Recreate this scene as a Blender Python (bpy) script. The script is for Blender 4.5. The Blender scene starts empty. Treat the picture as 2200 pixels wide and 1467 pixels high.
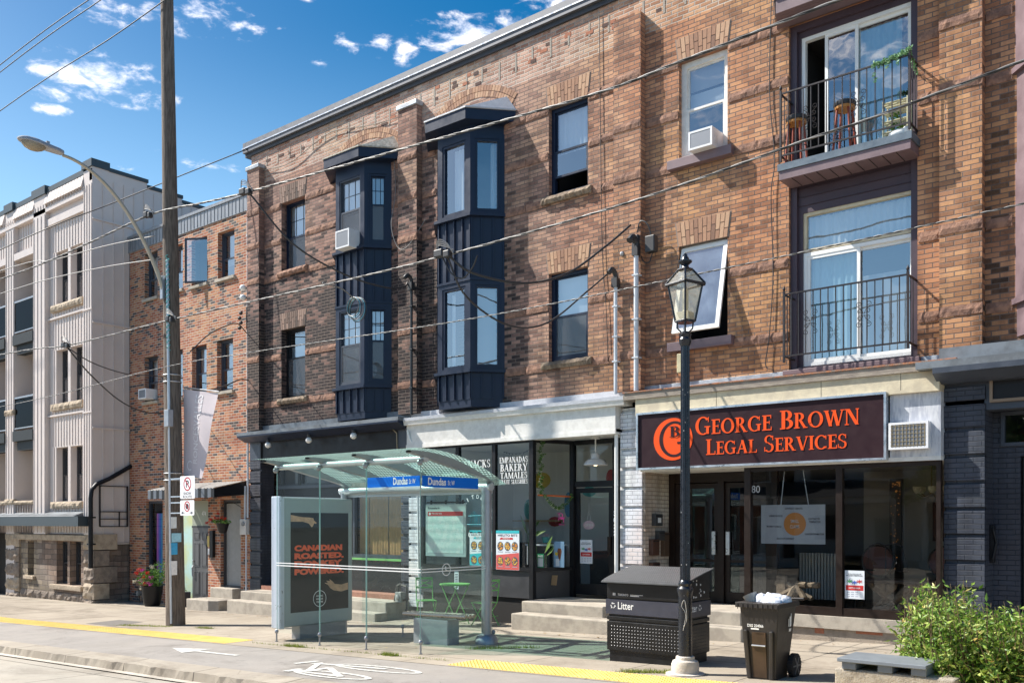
import bpy, math, random
from mathutils import Vector, Matrix, noise
R = random.Random(11)
sc = bpy.context.scene
D = bpy.data
rad = math.radians
# ---------------- camera ----------------
YAW = math.atan2(1620, 1972)
cam = D.objects.new('camera', D.cameras.new('camera'))
sc.collection.objects.link(cam); sc.camera = cam
cam.location = (0, -14.5, 1.9); cam.rotation_euler = (rad(90), 0, YAW)
cam.data.sensor_width = 36; cam.data.lens = 36 * 1972 / 2200
cam.data.shift_y = 386.5 / 2200; cam.data.clip_end = 2000
# ---------------- sun, sky, exposure ----------------
SUN_AZ, SUN_EL = 66.0, 46.0        # degrees: from the facade normal towards the left, height
sdir = Vector((-math.sin(rad(SUN_AZ)) * math.cos(rad(SUN_EL)), -math.cos(rad(SUN_AZ)) * math.cos(rad(SUN_EL)), math.sin(rad(SUN_EL))))
sun = D.objects.new('sun', D.lights.new('sun', 'SUN')); sc.collection.objects.link(sun)
sun.data.energy = 5.0; sun.data.angle = rad(0.55); sun.data.color = (1, .955, .88)
sun.rotation_euler = (-sdir).to_track_quat('-Z', 'Y').to_euler(); sun.location = (-30, -20, 40)
vs = sc.view_settings
vs.view_transform = 'Standard'; vs.look = 'None'; vs.exposure = 0.88; vs.gamma = 1; vs.use_curve_mapping = False

def NN(nt, kind, ins=None, **props):
    n = nt.nodes.new(kind)
    for k, v in props.items(): setattr(n, k, v)
    for k, v in (ins or {}).items():
        s = n.inputs[k]
        if isinstance(v, bpy.types.NodeSocket): nt.links.new(v, s)
        else: s.default_value = v
    return n
def MA(nt, op, a, b=None, c=None, clamp=False):
    n = nt.nodes.new('ShaderNodeMath'); n.operation = op; n.use_clamp = clamp
    for i, v in enumerate((a, b, c)):
        if v is None: continue
        if isinstance(v, bpy.types.NodeSocket): nt.links.new(v, n.inputs[i])
        else: n.inputs[i].default_value = v
    return n.outputs[0]
def MIX(nt, f, a, b, mode='MIX'):
    n = nt.nodes.new('ShaderNodeMix'); n.data_type = 'RGBA'; n.blend_type = mode
    for k, v in ((0, f), (6, a), (7, b)):
        if isinstance(v, bpy.types.NodeSocket): nt.links.new(v, n.inputs[k])
        else: n.inputs[k].default_value = v if k == 0 else (*v[:3], 1)
    return n.outputs[2]
def RAMP(nt, f, stops, mode='LINEAR'):
    n = nt.nodes.new('ShaderNodeValToRGB'); nt.links.new(f, n.inputs[0]); e = n.color_ramp.elements
    n.color_ramp.interpolation = mode
    while len(e) < len(stops): e.new(.5)
    for el, (p, c) in zip(e, stops):
        el.position = p; el.color = (*c, 1) if len(c) == 3 else c
    return n.outputs[0]
def SM(nt, v, a, b, lo=0, hi=1):
    n = nt.nodes.new('ShaderNodeMapRange'); n.interpolation_type = 'SMOOTHSTEP'
    for i, x in enumerate((v, a, b, lo, hi)):
        if isinstance(x, bpy.types.NodeSocket): nt.links.new(x, n.inputs[i])
        else: n.inputs[i].default_value = x
    return n.outputs[0]

w = D.worlds.new('World'); sc.world = w; w.use_nodes = True; nt = w.node_tree; nt.nodes.clear()
sky = NN(nt, 'ShaderNodeTexSky', sky_type='NISHITA', sun_disc=False, sun_elevation=rad(SUN_EL), sun_rotation=math.atan2(sdir.x, sdir.y),
         altitude=200, air_density=1.2, dust_density=2.6, ozone_density=3.6)
hs = NN(nt, 'ShaderNodeHueSaturation', {'Color': sky.outputs[0], 'Saturation': 1.62, 'Hue': .494, 'Value': .94})
gd = NN(nt, 'ShaderNodeNewGeometry'); inc = NN(nt, 'ShaderNodeVectorMath', {0: gd.outputs['Incoming'], 'Scale': -1.0}, operation='SCALE').outputs[0]
tc = NN(nt, 'ShaderNodeTexCoord'); dv = tc.outputs['Generated']
def sphdir(az, el):                # az degrees clockwise from +Y (into the buildings)
    return Vector((math.sin(rad(az)) * math.cos(rad(el)), math.cos(rad(az)) * math.cos(rad(el)), math.sin(rad(el))))
# small fair-weather clouds: azimuth, elevation, half width, half height (degrees), density
CL = [(-63.7, 23.8, 3.9, 1.75, 1.0), (-66.2, 23.7, 1.6, .8, .75), (-66.2, 22.7, 1.3, .6, .75), (-66.0, 21.8, 1.3, .42, .8), (-59.9, 23.2, 1.4, .8, .45),
      (-42.0, 27.9, 3.9, 1.35, 1.1), (-39.4, 28.2, 2.3, 1.2, .9), (-47.6, 27.1, 1.3, .8, .7), (-49.6, 27.1, .9, .75, .7), (-46.2, 26.9, 1.2, .9, .6), (-53.2, 27.2, 1.2, .6, .4), (-51.2, 26.0, .8, .4, .45),
      (-63.3, 27.0, 2.4, .9, .7), (-58.9, 27.7, 3.3, 1.5, .85), (-56.4, 27.4, 2.2, 1.0, .75), (-66, 27.6, 2.0, .6, .5), (-36.8, 29.7, 3.2, .9, .6), (-40.5, 29.9, 2.2, .6, .5), (-52, 29.2, 1.0, .4, .4),
      (-57.6, 20.2, 2.4, .40, .6), (-60.2, 20.8, 1.4, .35, .5), (-62, 19.6, 2.6, .45, .35), (-68, 16.5, 3.2, .6, .35), (-65.5, 14.0, 4, .7, .3),
      (150, 34, 16, 6, .5), (200, 26, 14, 5, .45), (110, 40, 10, 5, .8), (230, 45, 12, 5, .8), (20, 60, 14, 7, .8), (60, 30, 12, 4, .8)]
mk = None
for az, el, wx, wy, dn in CL:
    c = sphdir(az, el); rt = Vector((math.cos(rad(az)), -math.sin(rad(az)), 0)); up = c.cross(rt) * -1
    if up.z < 0: up = -up
    a = NN(nt, 'ShaderNodeVectorMath', {0: dv, 1: rt / math.sin(rad(wx))}, operation='DOT_PRODUCT').outputs['Value']
    b = NN(nt, 'ShaderNodeVectorMath', {0: dv, 1: up / math.sin(rad(wy))}, operation='DOT_PRODUCT').outputs['Value']
    f = NN(nt, 'ShaderNodeVectorMath', {0: dv, 1: c}, operation='DOT_PRODUCT').outputs['Value']
    r2 = MA(nt, 'ADD', MA(nt, 'MULTIPLY', a, a), MA(nt, 'MULTIPLY', b, b))
    m = MA(nt, 'MULTIPLY', MA(nt, 'SUBTRACT', 1.0, MA(nt, 'SQRT', r2)), MA(nt, 'GREATER_THAN', f, 0.0))
    m = MA(nt, 'MULTIPLY', m, dn)
    mk = m if mk is None else MA(nt, 'MAXIMUM', mk, m)
mp = NN(nt, 'ShaderNodeMapping', {'Vector': dv, 'Scale': (1, 1, 2.3)})
nz = NN(nt, 'ShaderNodeTexNoise', {'Vector': mp.outputs[0], 'Scale': 30.0, 'Detail': 9.0, 'Roughness': .62, 'Distortion': .25}).outputs[0]
cm = MA(nt, 'ADD', mk, MA(nt, 'MULTIPLY', MA(nt, 'SUBTRACT', nz, .56), 3.4))
cm = MA(nt, 'MULTIPLY', cm, SM(nt, mk, -.02, .2))
den = SM(nt, cm, .05, 1.0, 0, .93)
ccol = MIX(nt, SM(nt, nz, .42, .68), (9.3, 9.8, 11.4), (13.2, 12.6, 12.8))
dz_ = NN(nt, 'ShaderNodeSeparateXYZ', {0: dv}).outputs[2]
base = MIX(nt, SM(nt, dz_, .50, .12, 0, .60), hs.outputs[0], (6.3, 10.2, 14.2))      # summer haze low in the sky
fin = MIX(nt, den, base, ccol)
bg = NN(nt, 'ShaderNodeBackground', {'Color': fin, 'Strength': .07})
NN(nt, 'ShaderNodeOutputWorld', {'Surface': bg.outputs[0]})

# ---------------- ground height: the street falls to the left ----------------
def zg(x):
    if x > 0: return .174
    if x > -24: return .029 * (x + 6)
    return -.522 + .012 * (x + 24)

# ---------------- mesh helpers ----------------
def root_of(o):
    while o.parent: o = o.parent
    return o
class MB:
    def __init__(s): s.v = []; s.f = []; s.m = []
    def add(s, vs, fs, mat=0, M=None):
        b = len(s.v)
        s.v += [tuple(M @ Vector(p)) if M else tuple(p) for p in vs]
        s.f += [tuple(i + b for i in f) for f in fs]; s.m += [mat] * len(fs)
        return s
    def box(s, x0, x1, y0, y1, z0, z1, mat=0, M=None):
        return s.add([(x0,y0,z0),(x1,y0,z0),(x1,y1,z0),(x0,y1,z0),(x0,y0,z1),(x1,y0,z1),(x1,y1,z1),(x0,y1,z1)],
                     [(0,3,2,1),(4,5,6,7),(0,1,5,4),(1,2,6,5),(2,3,7,6),(3,0,4,7)], mat, M)
    def quad(s, a, b, c, d, mat=0): return s.add([a, b, c, d], [(0,1,2,3)], mat)
    def prism(s, poly, lo, hi, axis='z', mat=0, M=None):
        n = len(poly)
        def P(p, h):
            return {'z': (p[0], p[1], h), 'y': (p[0], h, p[1]), 'x': (h, p[0], p[1])}[axis]
        vs = [P(p, lo) for p in poly] + [P(p, hi) for p in poly]
        fs = [tuple(range(n))[::-1], tuple(range(n, 2*n))] + [(i, (i+1) % n, n+(i+1) % n, n+i) for i in range(n)]
        return s.add(vs, fs, mat, M)
    def tube(s, pts, r, n=8, mat=0, cap=True, M=None):
        pts = [Vector(p) for p in pts]; N = len(pts); vs = []; fs = []
        rs = r if isinstance(r, (list, tuple)) else [r] * N
        t0 = (pts[1] - pts[0]).normalized()
        ref = Vector((0, 0, 1)) if abs(t0.z) < .9 else Vector((1, 0, 0))
        u = t0.cross(ref).normalized()
        for i in range(N):
            t = (pts[min(i+1, N-1)] - pts[max(i-1, 0)]).normalized()
            u = (u - t * u.dot(t)).normalized(); v = t.cross(u)
            for k in range(n):
                a = 2 * math.pi * k / n
                vs.append(pts[i] + (u * math.cos(a) + v * math.sin(a)) * rs[i])
        for i in range(N-1):
            for k in range(n):
                fs.append((i*n+k, i*n+(k+1) % n, (i+1)*n+(k+1) % n, (i+1)*n+k))
        if cap: fs += [tuple(range(n))[::-1], tuple((N-1)*n+k for k in range(n))]
        return s.add(vs, fs, mat, M)
    def lathe(s, prof, n=20, mat=0, c=(0,0,0), M=None):
        vs = []; fs = []
        for (r, z) in prof:
            for k in range(n):
                a = 2*math.pi*k/n; vs.append((c[0]+r*math.cos(a), c[1]+r*math.sin(a), c[2]+z))
        for i in range(len(prof)-1):
            for k in range(n): fs.append((i*n+k, i*n+(k+1) % n, (i+1)*n+(k+1) % n, (i+1)*n+k))
        fs += [tuple(range(n))[::-1], tuple((len(prof)-1)*n+k for k in range(n))]
        return s.add(vs, fs, mat, M)
    def ball(s, c, r, n=12, mat=0, sc_=(1,1,1)):
        vs = []; fs = []; h = n//2
        for i in range(h+1):
            t = math.pi*i/h
            for k in range(n):
                a = 2*math.pi*k/n
                vs.append((c[0]+sc_[0]*r*math.sin(t)*math.cos(a), c[1]+sc_[1]*r*math.sin(t)*math.sin(a), c[2]+sc_[2]*r*math.cos(t)))
        for i in range(h):
            for k in range(n): fs.append((i*n+k, (i+1)*n+k, (i+1)*n+(k+1) % n, i*n+(k+1) % n))
        return s.add(vs, fs, mat)
    def frame(s, x0, x1, z0, z1, y0, y1, t, mat=0, tb=None):
        tb = t if tb is None else tb
        s.box(x0, x0+t, y0, y1, z0, z1, mat); s.box(x1-t, x1, y0, y1, z0, z1, mat)
        s.box(x0+t, x1-t, y0, y1, z1-t, z1, mat); s.box(x0+t, x1-t, y0, y1, z0, z0+tb, mat); return s
    def build(s, name, mats, parent=None, smooth=False, bevel=0, local=False, loc=None):
        me = D.meshes.new(name)
        off = Vector((0,0,0))
        if not local:
            if parent is not None: off = root_of(parent).location
            elif loc is not None: off = Vector(loc)
        me.from_pydata([(p[0]-off[0], p[1]-off[1], p[2]-off[2]) for p in s.v], [], s.f)
        if not isinstance(mats, (list, tuple)): mats = [mats]
        for m in mats: me.materials.append(m)
        me.polygons.foreach_set('material_index', s.m)
        if smooth: me.polygons.foreach_set('use_smooth', [True]*len(s.f))
        me.update(); me.validate()
        o = D.objects.new(name, me); sc.collection.objects.link(o)
        if parent is not None: o.parent = parent
        elif loc is not None: o.location = loc
        if bevel:
            b = o.modifiers.new('bevel', 'BEVEL'); b.width = bevel; b.segments = 2; b.limit_method = 'ANGLE'; b.angle_limit = rad(40)
        if smooth == 'auto':
            sm = o.modifiers.new('edge', 'EDGE_SPLIT'); sm.split_angle = rad(35)
        return o
def tag(o, label, cat, group=None):
    o['label'] = label; o['category'] = cat
    if group: o['group'] = group
    return o
def thing(name, label, cat, loc, group=None):
    o = D.objects.new(name, None); sc.collection.objects.link(o); o.location = loc; o.empty_display_size = .1
    return tag(o, label, cat, group)
def struct(o): o['kind'] = 'structure'; return o
def dup(root, loc, label, rotz=None, group=None):
    r = root.copy(); sc.collection.objects.link(r); r.location = loc; r['label'] = label
    if rotz is not None: r.rotation_euler = (0, 0, rotz)
    if group: r['group'] = group
    for ch in list(root.children):
        c = ch.copy(); sc.collection.objects.link(c); c.parent = r
        for g in list(ch.children):
            d = g.copy(); sc.collection.objects.link(d); d.parent = c
    return r
# wall sheet with rectangular holes, front at y, reveals going back
def wall(mb, x0, x1, z0, z1, holes, y=0.0, depth=.3, mat=0, rmat=None):
    rmat = mat if rmat is None else rmat
    xs = sorted({x0, x1, *[h[0] for h in holes], *[h[1] for h in holes]}); xs = [x for x in xs if x0 <= x <= x1]
    zs = sorted({z0, z1, *[h[2] for h in holes], *[h[3] for h in holes]}); zs = [z for z in zs if z0 <= z <= z1]
    for a, b in zip(xs, xs[1:]):
        for c, d in zip(zs, zs[1:]):
            mx, mz = (a+b)/2, (c+d)/2
            if any(h[0] < mx < h[1] and h[2] < mz < h[3] for h in holes): continue
            mb.quad((a,y,c), (b,y,c), (b,y,d), (a,y,d), mat)
    for a, b, c, d in holes:
        e = y + depth
        mb.quad((a,y,c), (a,y,d), (a,e,d), (a,e,c), rmat); mb.quad((b,y,c), (b,e,c), (b,e,d), (b,y,d), rmat)
        mb.quad((a,y,d), (b,y,d), (b,e,d), (a,e,d), rmat); mb.quad((a,y,c), (a,e,c), (b,e,c), (b,y,c), rmat)
    return mb
# rough quarry-faced stone block row
def rock(mb, x0, x1, z0, z1, y, out=.05, mat=0, step=.06, seed=0, back=.02, axis='x'):
    nx = max(2, int(abs(x1-x0)/step)); nz = max(2, int((z1-z0)/step)); vs = []; fs = []
    for i in range(nx+1):
        for k in range(nz+1):
            x = x0+(x1-x0)*i/nx; z = z0+(z1-z0)*k/nz
            edge = i in (0, nx) or k in (0, nz)
            d = out*(.12 if edge else .7+.55*noise.noise(Vector((x*7+seed, z*9, y*3)))+.45*(R.random()-.5))
            if k in (0, nz) and not i in (0, nx): z += .012*noise.noise(Vector((x*14, z*5, 3)))
            vs.append((x, y-d, z) if axis == 'x' else (y-d, x, z))
    g = lambda i, k: i*(nz+1)+k
    for i in range(nx):
        for k in range(nz): fs.append((g(i,k), g(i+1,k), g(i+1,k+1), g(i,k+1)))
    mb.add(vs, fs, mat)
    b = y+back
    def p(i, k, yy=None): 
        q = vs[g(i,k)]; return q if yy is None else ((q[0], yy, q[2]) if axis == 'x' else (yy, q[1], q[2]))
    for i in range(nx):
        mb.quad(p(i,nz), p(i+1,nz), p(i+1,nz,b), p(i,nz,b), mat); mb.quad(p(i+1,0), p(i,0), p(i,0,b), p(i+1,0,b), mat)
    for k in range(nz):
        mb.quad(p(0,k+1), p(0,k), p(0,k,b), p(0,k+1,b), mat); mb.quad(p(nx,k), p(nx,k+1), p(nx,k+1,b), p(nx,k,b), mat)
    return mb

# ---------------- materials ----------------
MATS = {}
def mat(name, col=(.5,.5,.5), rough=.6, metal=0, var=0, scale=8, bump=0, bscale=40, emit=0, coat=0, spec=.5, stretch=(1,1,1), col2=None):
    if name in MATS: return MATS[name]
    m = D.materials.new(name); m.use_nodes = True; nt = m.node_tree; nt.nodes.clear()
    b = NN(nt, 'ShaderNodeBsdfPrincipled', {'Roughness': rough, 'Metallic': metal, 'Base Color': (*col, 1), 'Specular IOR Level': spec, 'Coat Weight': coat})
    NN(nt, 'ShaderNodeOutputMaterial', {'Surface': b.outputs[0]})
    if var or col2 or bump:
        g = NN(nt, 'ShaderNodeNewGeometry'); mp = NN(nt, 'ShaderNodeMapping', {'Vector': g.outputs['Position'], 'Scale': stretch})
        n1 = NN(nt, 'ShaderNodeTexNoise', {'Vector': mp.outputs[0], 'Scale': scale, 'Detail': 7.0, 'Roughness': .65}).outputs[0]
        if col2: nt.links.new(MIX(nt, SM(nt, n1, .38, .64), col, col2), b.inputs['Base Color'])
        elif var:
            lo = tuple(max(0, c*(1-var)) for c in col); hi = tuple(min(1, c*(1+var)) for c in col)
            nt.links.new(RAMP(nt, n1, [(.25, lo), (.75, hi)]), b.inputs['Base Color'])
        if var: nt.links.new(SM(nt, n1, .2, .8, max(.05, rough-.12), min(1, rough+.12)), b.inputs['Roughness'])
        if bump:
            n2 = NN(nt, 'ShaderNodeTexNoise', {'Vector': mp.outputs[0], 'Scale': bscale, 'Detail': 5.0, 'Roughness': .7}).outputs[0]
            bp = NN(nt, 'ShaderNodeBump', {'Height': n2, 'Strength': bump, 'Distance': .02}); nt.links.new(bp.outputs[0], b.inputs['Normal'])
    if emit:
        b.inputs['Emission Color'].default_value = (*col, 1); b.inputs['Emission Strength'].default_value = emit
    MATS[name] = m; return m
def uvw(nt):
    g = NN(nt, 'ShaderNodeNewGeometry'); p = NN(nt, 'ShaderNodeSeparateXYZ', {0: g.outputs['Position']}); n = NN(nt, 'ShaderNodeSeparateXYZ', {0: g.outputs['True Normal']})
    f = MA(nt, 'GREATER_THAN', MA(nt, 'ABSOLUTE', n.outputs[1]), .5)
    u = MA(nt, 'ADD', p.outputs[1], MA(nt, 'MULTIPLY', f, MA(nt, 'SUBTRACT', p.outputs[0], p.outputs[1])))
    return g, p, u, p.outputs[2]
def brick(name, stops, mortar, bw=.225, bh=.0745, mw=.010, soot_shade=None, tint=None, rough=.88, bump=.5, wig=.006, paint=False, wvar=.54, ltint=None):
    m = D.materials.new(name); m.use_nodes = True; nt = m.node_tree; nt.nodes.clear()
    g, p, u, v = uvw(nt)
    wn = NN(nt, 'ShaderNodeTexNoise', {'Vector': g.outputs['Position'], 'Scale': 3.0, 'Detail': 2.0}).outputs[0]
    u = MA(nt, 'ADD', u, MA(nt, 'MULTIPLY', MA(nt, 'SUBTRACT', wn, .5), wig*3)); v = MA(nt, 'ADD', v, MA(nt, 'MULTIPLY', MA(nt, 'SUBTRACT', wn, .5), wig*2))
    r = MA(nt, 'DIVIDE', v, bh); row = MA(nt, 'FLOOR', r); fr = MA(nt, 'FRACT', r)
    uu = MA(nt, 'ADD', MA(nt, 'DIVIDE', u, bw), MA(nt, 'MULTIPLY', MA(nt, 'FLOORED_MODULO', row, 2.0), .5))
    col = MA(nt, 'FLOOR', uu); fu = MA(nt, 'FRACT', uu)
    du = MA(nt, 'MULTIPLY', MA(nt, 'SUBTRACT', .5, MA(nt, 'ABSOLUTE', MA(nt, 'SUBTRACT', fu, .5))), bw)
    dz = MA(nt, 'MULTIPLY', MA(nt, 'SUBTRACT', .5, MA(nt, 'ABSOLUTE', MA(nt, 'SUBTRACT', fr, .5))), bh)
    dd = MA(nt, 'MINIMUM', du, dz); mask = SM(nt, dd, mw*.3, mw*.8)
    cv = NN(nt, 'ShaderNodeCombineXYZ', {0: col, 1: row})
    wh = NN(nt, 'ShaderNodeTexWhiteNoise', {0: cv.outputs[0]}, noise_dimensions='2D')
    big = NN(nt, 'ShaderNodeTexNoise', {'Vector': g.outputs['Position'], 'Scale': .9, 'Detail': 6.0, 'Roughness': .6}).outputs[0]
    fine = NN(nt, 'ShaderNodeTexNoise', {'Vector': g.outputs['Position'], 'Scale': 34.0, 'Detail': 4.0, 'Roughness': .7}).outputs[0]
    val = MA(nt, 'ADD', MA(nt, 'MULTIPLY', wh.outputs[0], wvar), MA(nt, 'ADD', MA(nt, 'MULTIPLY', big, .5), MA(nt, 'MULTIPLY', MA(nt, 'SUBTRACT', fine, .5), .25)))
    val = MA(nt, 'SUBTRACT', val, .06-(.62-wvar)/2)
    if soot_shade:
        for (xa, xb, za, zb, amt) in soot_shade:     # darker where x goes from xa (0) to xb (1) and z from za (0) to zb (1)
            d = MA(nt, 'MULTIPLY', SM(nt, p.outputs[0], xa, xb) if xa is not None else 1.0, SM(nt, p.outputs[2], za, zb) if za is not None else 1.0)
            d = MA(nt, 'MULTIPLY', d, SM(nt, big, .3, .62, .45, 1.25))
            val = MA(nt, 'SUBTRACT', val, MA(nt, 'MULTIPLY', d, amt))
    c = RAMP(nt, val, stops)
    if tint:
        xa, xb, tcol = tint; c = MIX(nt, SM(nt, p.outputs[0], xa, xb), c, MIX(nt, 1.0, c, tcol, 'MULTIPLY'))
    if ltint: c = MIX(nt, SM(nt, p.outputs[0], -8.5, -13.5), c, MIX(nt, 1.0, c, ltint, 'MULTIPLY'))
    if paint: c = MIX(nt, SM(nt, big, .3, .7), stops[0][1], stops[-1][1])
    sv = NN(nt, 'ShaderNodeMapping', {'Vector': g.outputs['Position'], 'Scale': (2.6, 2.6, .32)}); stn = NN(nt, 'ShaderNodeTexNoise', {'Vector': sv.outputs[0], 'Scale': 1.6, 'Detail': 7.0, 'Roughness': .62}).outputs[0]
    c = MIX(nt, 1.0, c, RAMP(nt, stn, [(.34, (.66,.64,.64)), (.52, (1,1,1)), (.70, (1.0,.97,.95))]), 'MULTIPLY')
    pch = NN(nt, 'ShaderNodeTexNoise', {'Vector': g.outputs['Position'], 'Scale': .55, 'Detail': 3.0}).outputs[0]
    c = MIX(nt, 1.0, c, RAMP(nt, pch, [(.38, (1.0,.88,.82)), (.5, (1,1,1)), (.62, (1.0,1.0,.88))]), 'MULTIPLY')
    mc = MIX(nt, SM(nt, big, .35, .6), tuple(x*.72 for x in mortar), mortar)
    fc = MIX(nt, mask, mc, c)
    hgt = MA(nt, 'ADD', mask, MA(nt, 'MULTIPLY', fine, .5))
    bp = NN(nt, 'ShaderNodeBump', {'Height': hgt, 'Strength': bump, 'Distance': .008})
    b = NN(nt, 'ShaderNodeBsdfPrincipled', {'Base Color': fc, 'Roughness': rough, 'Normal': bp.outputs[0], 'Specular IOR Level': .3})
    NN(nt, 'ShaderNodeOutputMaterial', {'Surface': b.outputs[0]}); MATS[name] = m; return m
def island(name, stops, rough=.85, scale=30, bump=.3, trans=0):      # colour varies from piece to piece
    m = D.materials.new(name); m.use_nodes = True; nt = m.node_tree; nt.nodes.clear()
    g = NN(nt, 'ShaderNodeNewGeometry')
    n1 = NN(nt, 'ShaderNodeTexNoise', {'Vector': g.outputs['Position'], 'Scale': scale, 'Detail': 4.0}).outputs[0]
    v = MA(nt, 'ADD', MA(nt, 'MULTIPLY', g.outputs['Random Per Island'], .85), MA(nt, 'MULTIPLY', n1, .2))
    c = RAMP(nt, v, stops); bp = NN(nt, 'ShaderNodeBump', {'Height': n1, 'Strength': bump, 'Distance': .01})
    b = NN(nt, 'ShaderNodeBsdfPrincipled', {'Base Color': c, 'Roughness': rough, 'Normal': bp.outputs[0]}); s = b.outputs[0]
    if trans:
        t = NN(nt, 'ShaderNodeBsdfTranslucent', {'Color': c}); s = NN(nt, 'ShaderNodeMixShader', {0: trans, 1: s, 2: t.outputs[0]}).outputs[0]
    NN(nt, 'ShaderNodeOutputMaterial', {'Surface': s}); MATS[name] = m; return m
def glass(name, tintc=(.9,.95,.95), boost=.1, ior=1.5, rough=.0, dirt=0, dirtc=(.6,.65,.65), wav=.0, mult=1.3):
    m = D.materials.new(name); m.use_nodes = True; nt = m.node_tree; nt.nodes.clear()
    g = NN(nt, 'ShaderNodeNewGeometry')
    gl = NN(nt, 'ShaderNodeBsdfGlossy', {'Color': (.93,.96,1,1), 'Roughness': rough}); tr = NN(nt, 'ShaderNodeBsdfTransparent', {'Color': (*tintc, 1)})
    if wav:
        n1 = NN(nt, 'ShaderNodeTexNoise', {'Vector': g.outputs['Position'], 'Scale': 1.6, 'Detail': 2.0}).outputs[0]
        bp = NN(nt, 'ShaderNodeBump', {'Height': n1, 'Strength': wav, 'Distance': .02}); nt.links.new(bp.outputs[0], gl.inputs['Normal'])
    cs = MA(nt, 'ABSOLUTE', NN(nt, 'ShaderNodeVectorMath', {0: g.outputs['Normal'], 1: g.outputs['Incoming']}, operation='DOT_PRODUCT').outputs['Value'])
    fr = MA(nt, 'ADD', .045, MA(nt, 'MULTIPLY', .955, MA(nt, 'POWER', MA(nt, 'SUBTRACT', 1.0, cs, clamp=True), 5.0)))
    f = MA(nt, 'ADD', MA(nt, 'MULTIPLY', fr, mult), boost, clamp=True)
    s = NN(nt, 'ShaderNodeMixShader', {0: f, 1: tr.outputs[0], 2: gl.outputs[0]}).outputs[0]
    if dirt:
        n2 = NN(nt, 'ShaderNodeTexNoise', {'Vector': g.outputs['Position'], 'Scale': 2.2, 'Detail': 6.0, 'Roughness': .7}).outputs[0]
        df = NN(nt, 'ShaderNodeBsdfDiffuse', {'Color': (*dirtc, 1)}).outputs[0]
        s = NN(nt, 'ShaderNodeMixShader', {0: SM(nt, n2, .3, .8, dirt*.4, dirt*1.6), 1: s, 2: df}).outputs[0]
    NN(nt, 'ShaderNodeOutputMaterial', {'Surface': s}); MATS[name] = m; return m

SOOT_SHADE = [(-10.6, -13.2, 9.6, 6.6, .42), (-9.0, -14.5, 11.5, 9.5, .13), (-3.4, -3.0, 12, 3, .30)]  # last entry paints the shade right of the end pilaster into the brick
M_row = brick('row_brick', [(.0, (.045,.034,.032)), (.12, (.11,.070,.058)), (.28, (.28,.16,.12)), (.5, (.41,.242,.175)), (.72, (.50,.305,.21)), (1, (.60,.41,.30))],
              (.17,.13,.11), mw=.0125, soot_shade=SOOT_SHADE, tint=(-12, -7, (1.09, .94, .72)), ltint=(.84, .88, .97), bump=.7)
M_par = brick('parapet_brick', [(.0, (.20,.10,.07)), (.3, (.36,.21,.16)), (.6, (.50,.33,.26)), (1, (.62,.48,.40))], (.46,.40,.34), mw=.016, wig=.02, bump=.9, tint=(-12, -7, (1.04, .93, .68)))
M_brown = brick('brown_brick', [(.05, (.05,.045,.05)), (.27, (.11,.09,.09)), (.34, (.34,.115,.065)), (.55, (.41,.165,.09)), (.75, (.47,.25,.145)), (1, (.36,.15,.09))], (.50,.43,.36), mw=.013, wvar=.66)
M_navyb = brick('navy_painted_brick', [(0, (.040,.047,.066)), (1, (.068,.076,.100))], (.03,.036,.05), paint=True, rough=.5, bump=.8)
M_whiteb = brick('white_painted_brick', [(0, (.66,.68,.72)), (1, (.78,.79,.82))], (.42,.43,.46), paint=True, rough=.5, bump=.8)
M_peel = brick('peeling_cream_brick', [(0, (.38,.31,.24)), (1, (.62,.56,.48))], (.28,.22,.18), paint=True, rough=.7, bump=.9)
M_rub = brick('rubble_stone', [(0, (.10,.08,.07)), (.4, (.22,.18,.15)), (.7, (.32,.26,.21)), (1, (.40,.33,.27))], (.16,.13,.11), bw=.42, bh=.17, mw=.02, wig=.05, bump=1.0)
M_vou = island('voussoir_brick', [(0, (.15,.085,.06)), (.3, (.32,.17,.105)), (.7, (.42,.24,.145)), (1, (.50,.32,.20))])
M_voud = island('sooty_voussoir_brick', [(0, (.05,.038,.034)), (.3, (.13,.085,.065)), (.7, (.23,.15,.115)), (1, (.31,.205,.16))])
M_sand = mat('red_sandstone', (.33,.18,.12), .9, scale=7, bump=.8, bscale=34, col2=(.17,.095,.07))
M_sandg = mat('grey_sandstone', (.30,.22,.15), .9, scale=6, bump=.7, bscale=30, col2=(.13,.10,.075))
M_lime = mat('limestone', (.46,.37,.27), .9, scale=5, bump=.6, bscale=26, col2=(.33,.26,.19))
M_navy = mat('navy_paint', (.009,.017,.040), .42, var=.2, scale=3, spec=.35)
M_navy2 = mat('slate_navy_paint', (.045,.054,.074), .45, var=.25, scale=4, bump=.15)
M_black = mat('black_paint', (.010,.010,.012), .45, spec=.3, var=.3, scale=5)
M_char = mat('charcoal_panel', (.040,.040,.044), .5, var=.25, scale=4)
M_white = mat('white_paint', (.78,.78,.76), .5, var=.05, scale=4)
M_offw = mat('weathered_white', (.74,.72,.68), .6, col2=(.64,.62,.58), scale=7, bump=.2)
M_cream = mat('cream_paint', (.62,.54,.38), .6, scale=5, col2=(.50,.43,.31), bump=.25)
M_grey = mat('grey_metal', (.35,.36,.38), .4, metal=.6, var=.15)
M_alu = mat('aluminium', (.62,.64,.67), .32, metal=.85, var=.1)
M_zinc = mat('zinc_flashing', (.42,.46,.50), .5, metal=.4, col2=(.26,.28,.31), scale=3, bump=.2)
M_conc = mat('step_concrete', (.44,.39,.32), .9, col2=(.33,.29,.24), scale=4, bump=.5, bscale=60)
M_plum = mat('plum_paint', (.060,.038,.050), .5, var=.2, scale=3, bump=.1)
M_plum2 = mat('plum_metal', (.17,.115,.125), .5, var=.2, scale=3)
M_dark = mat('dark_interior', (.018,.016,.015), .9)
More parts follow.
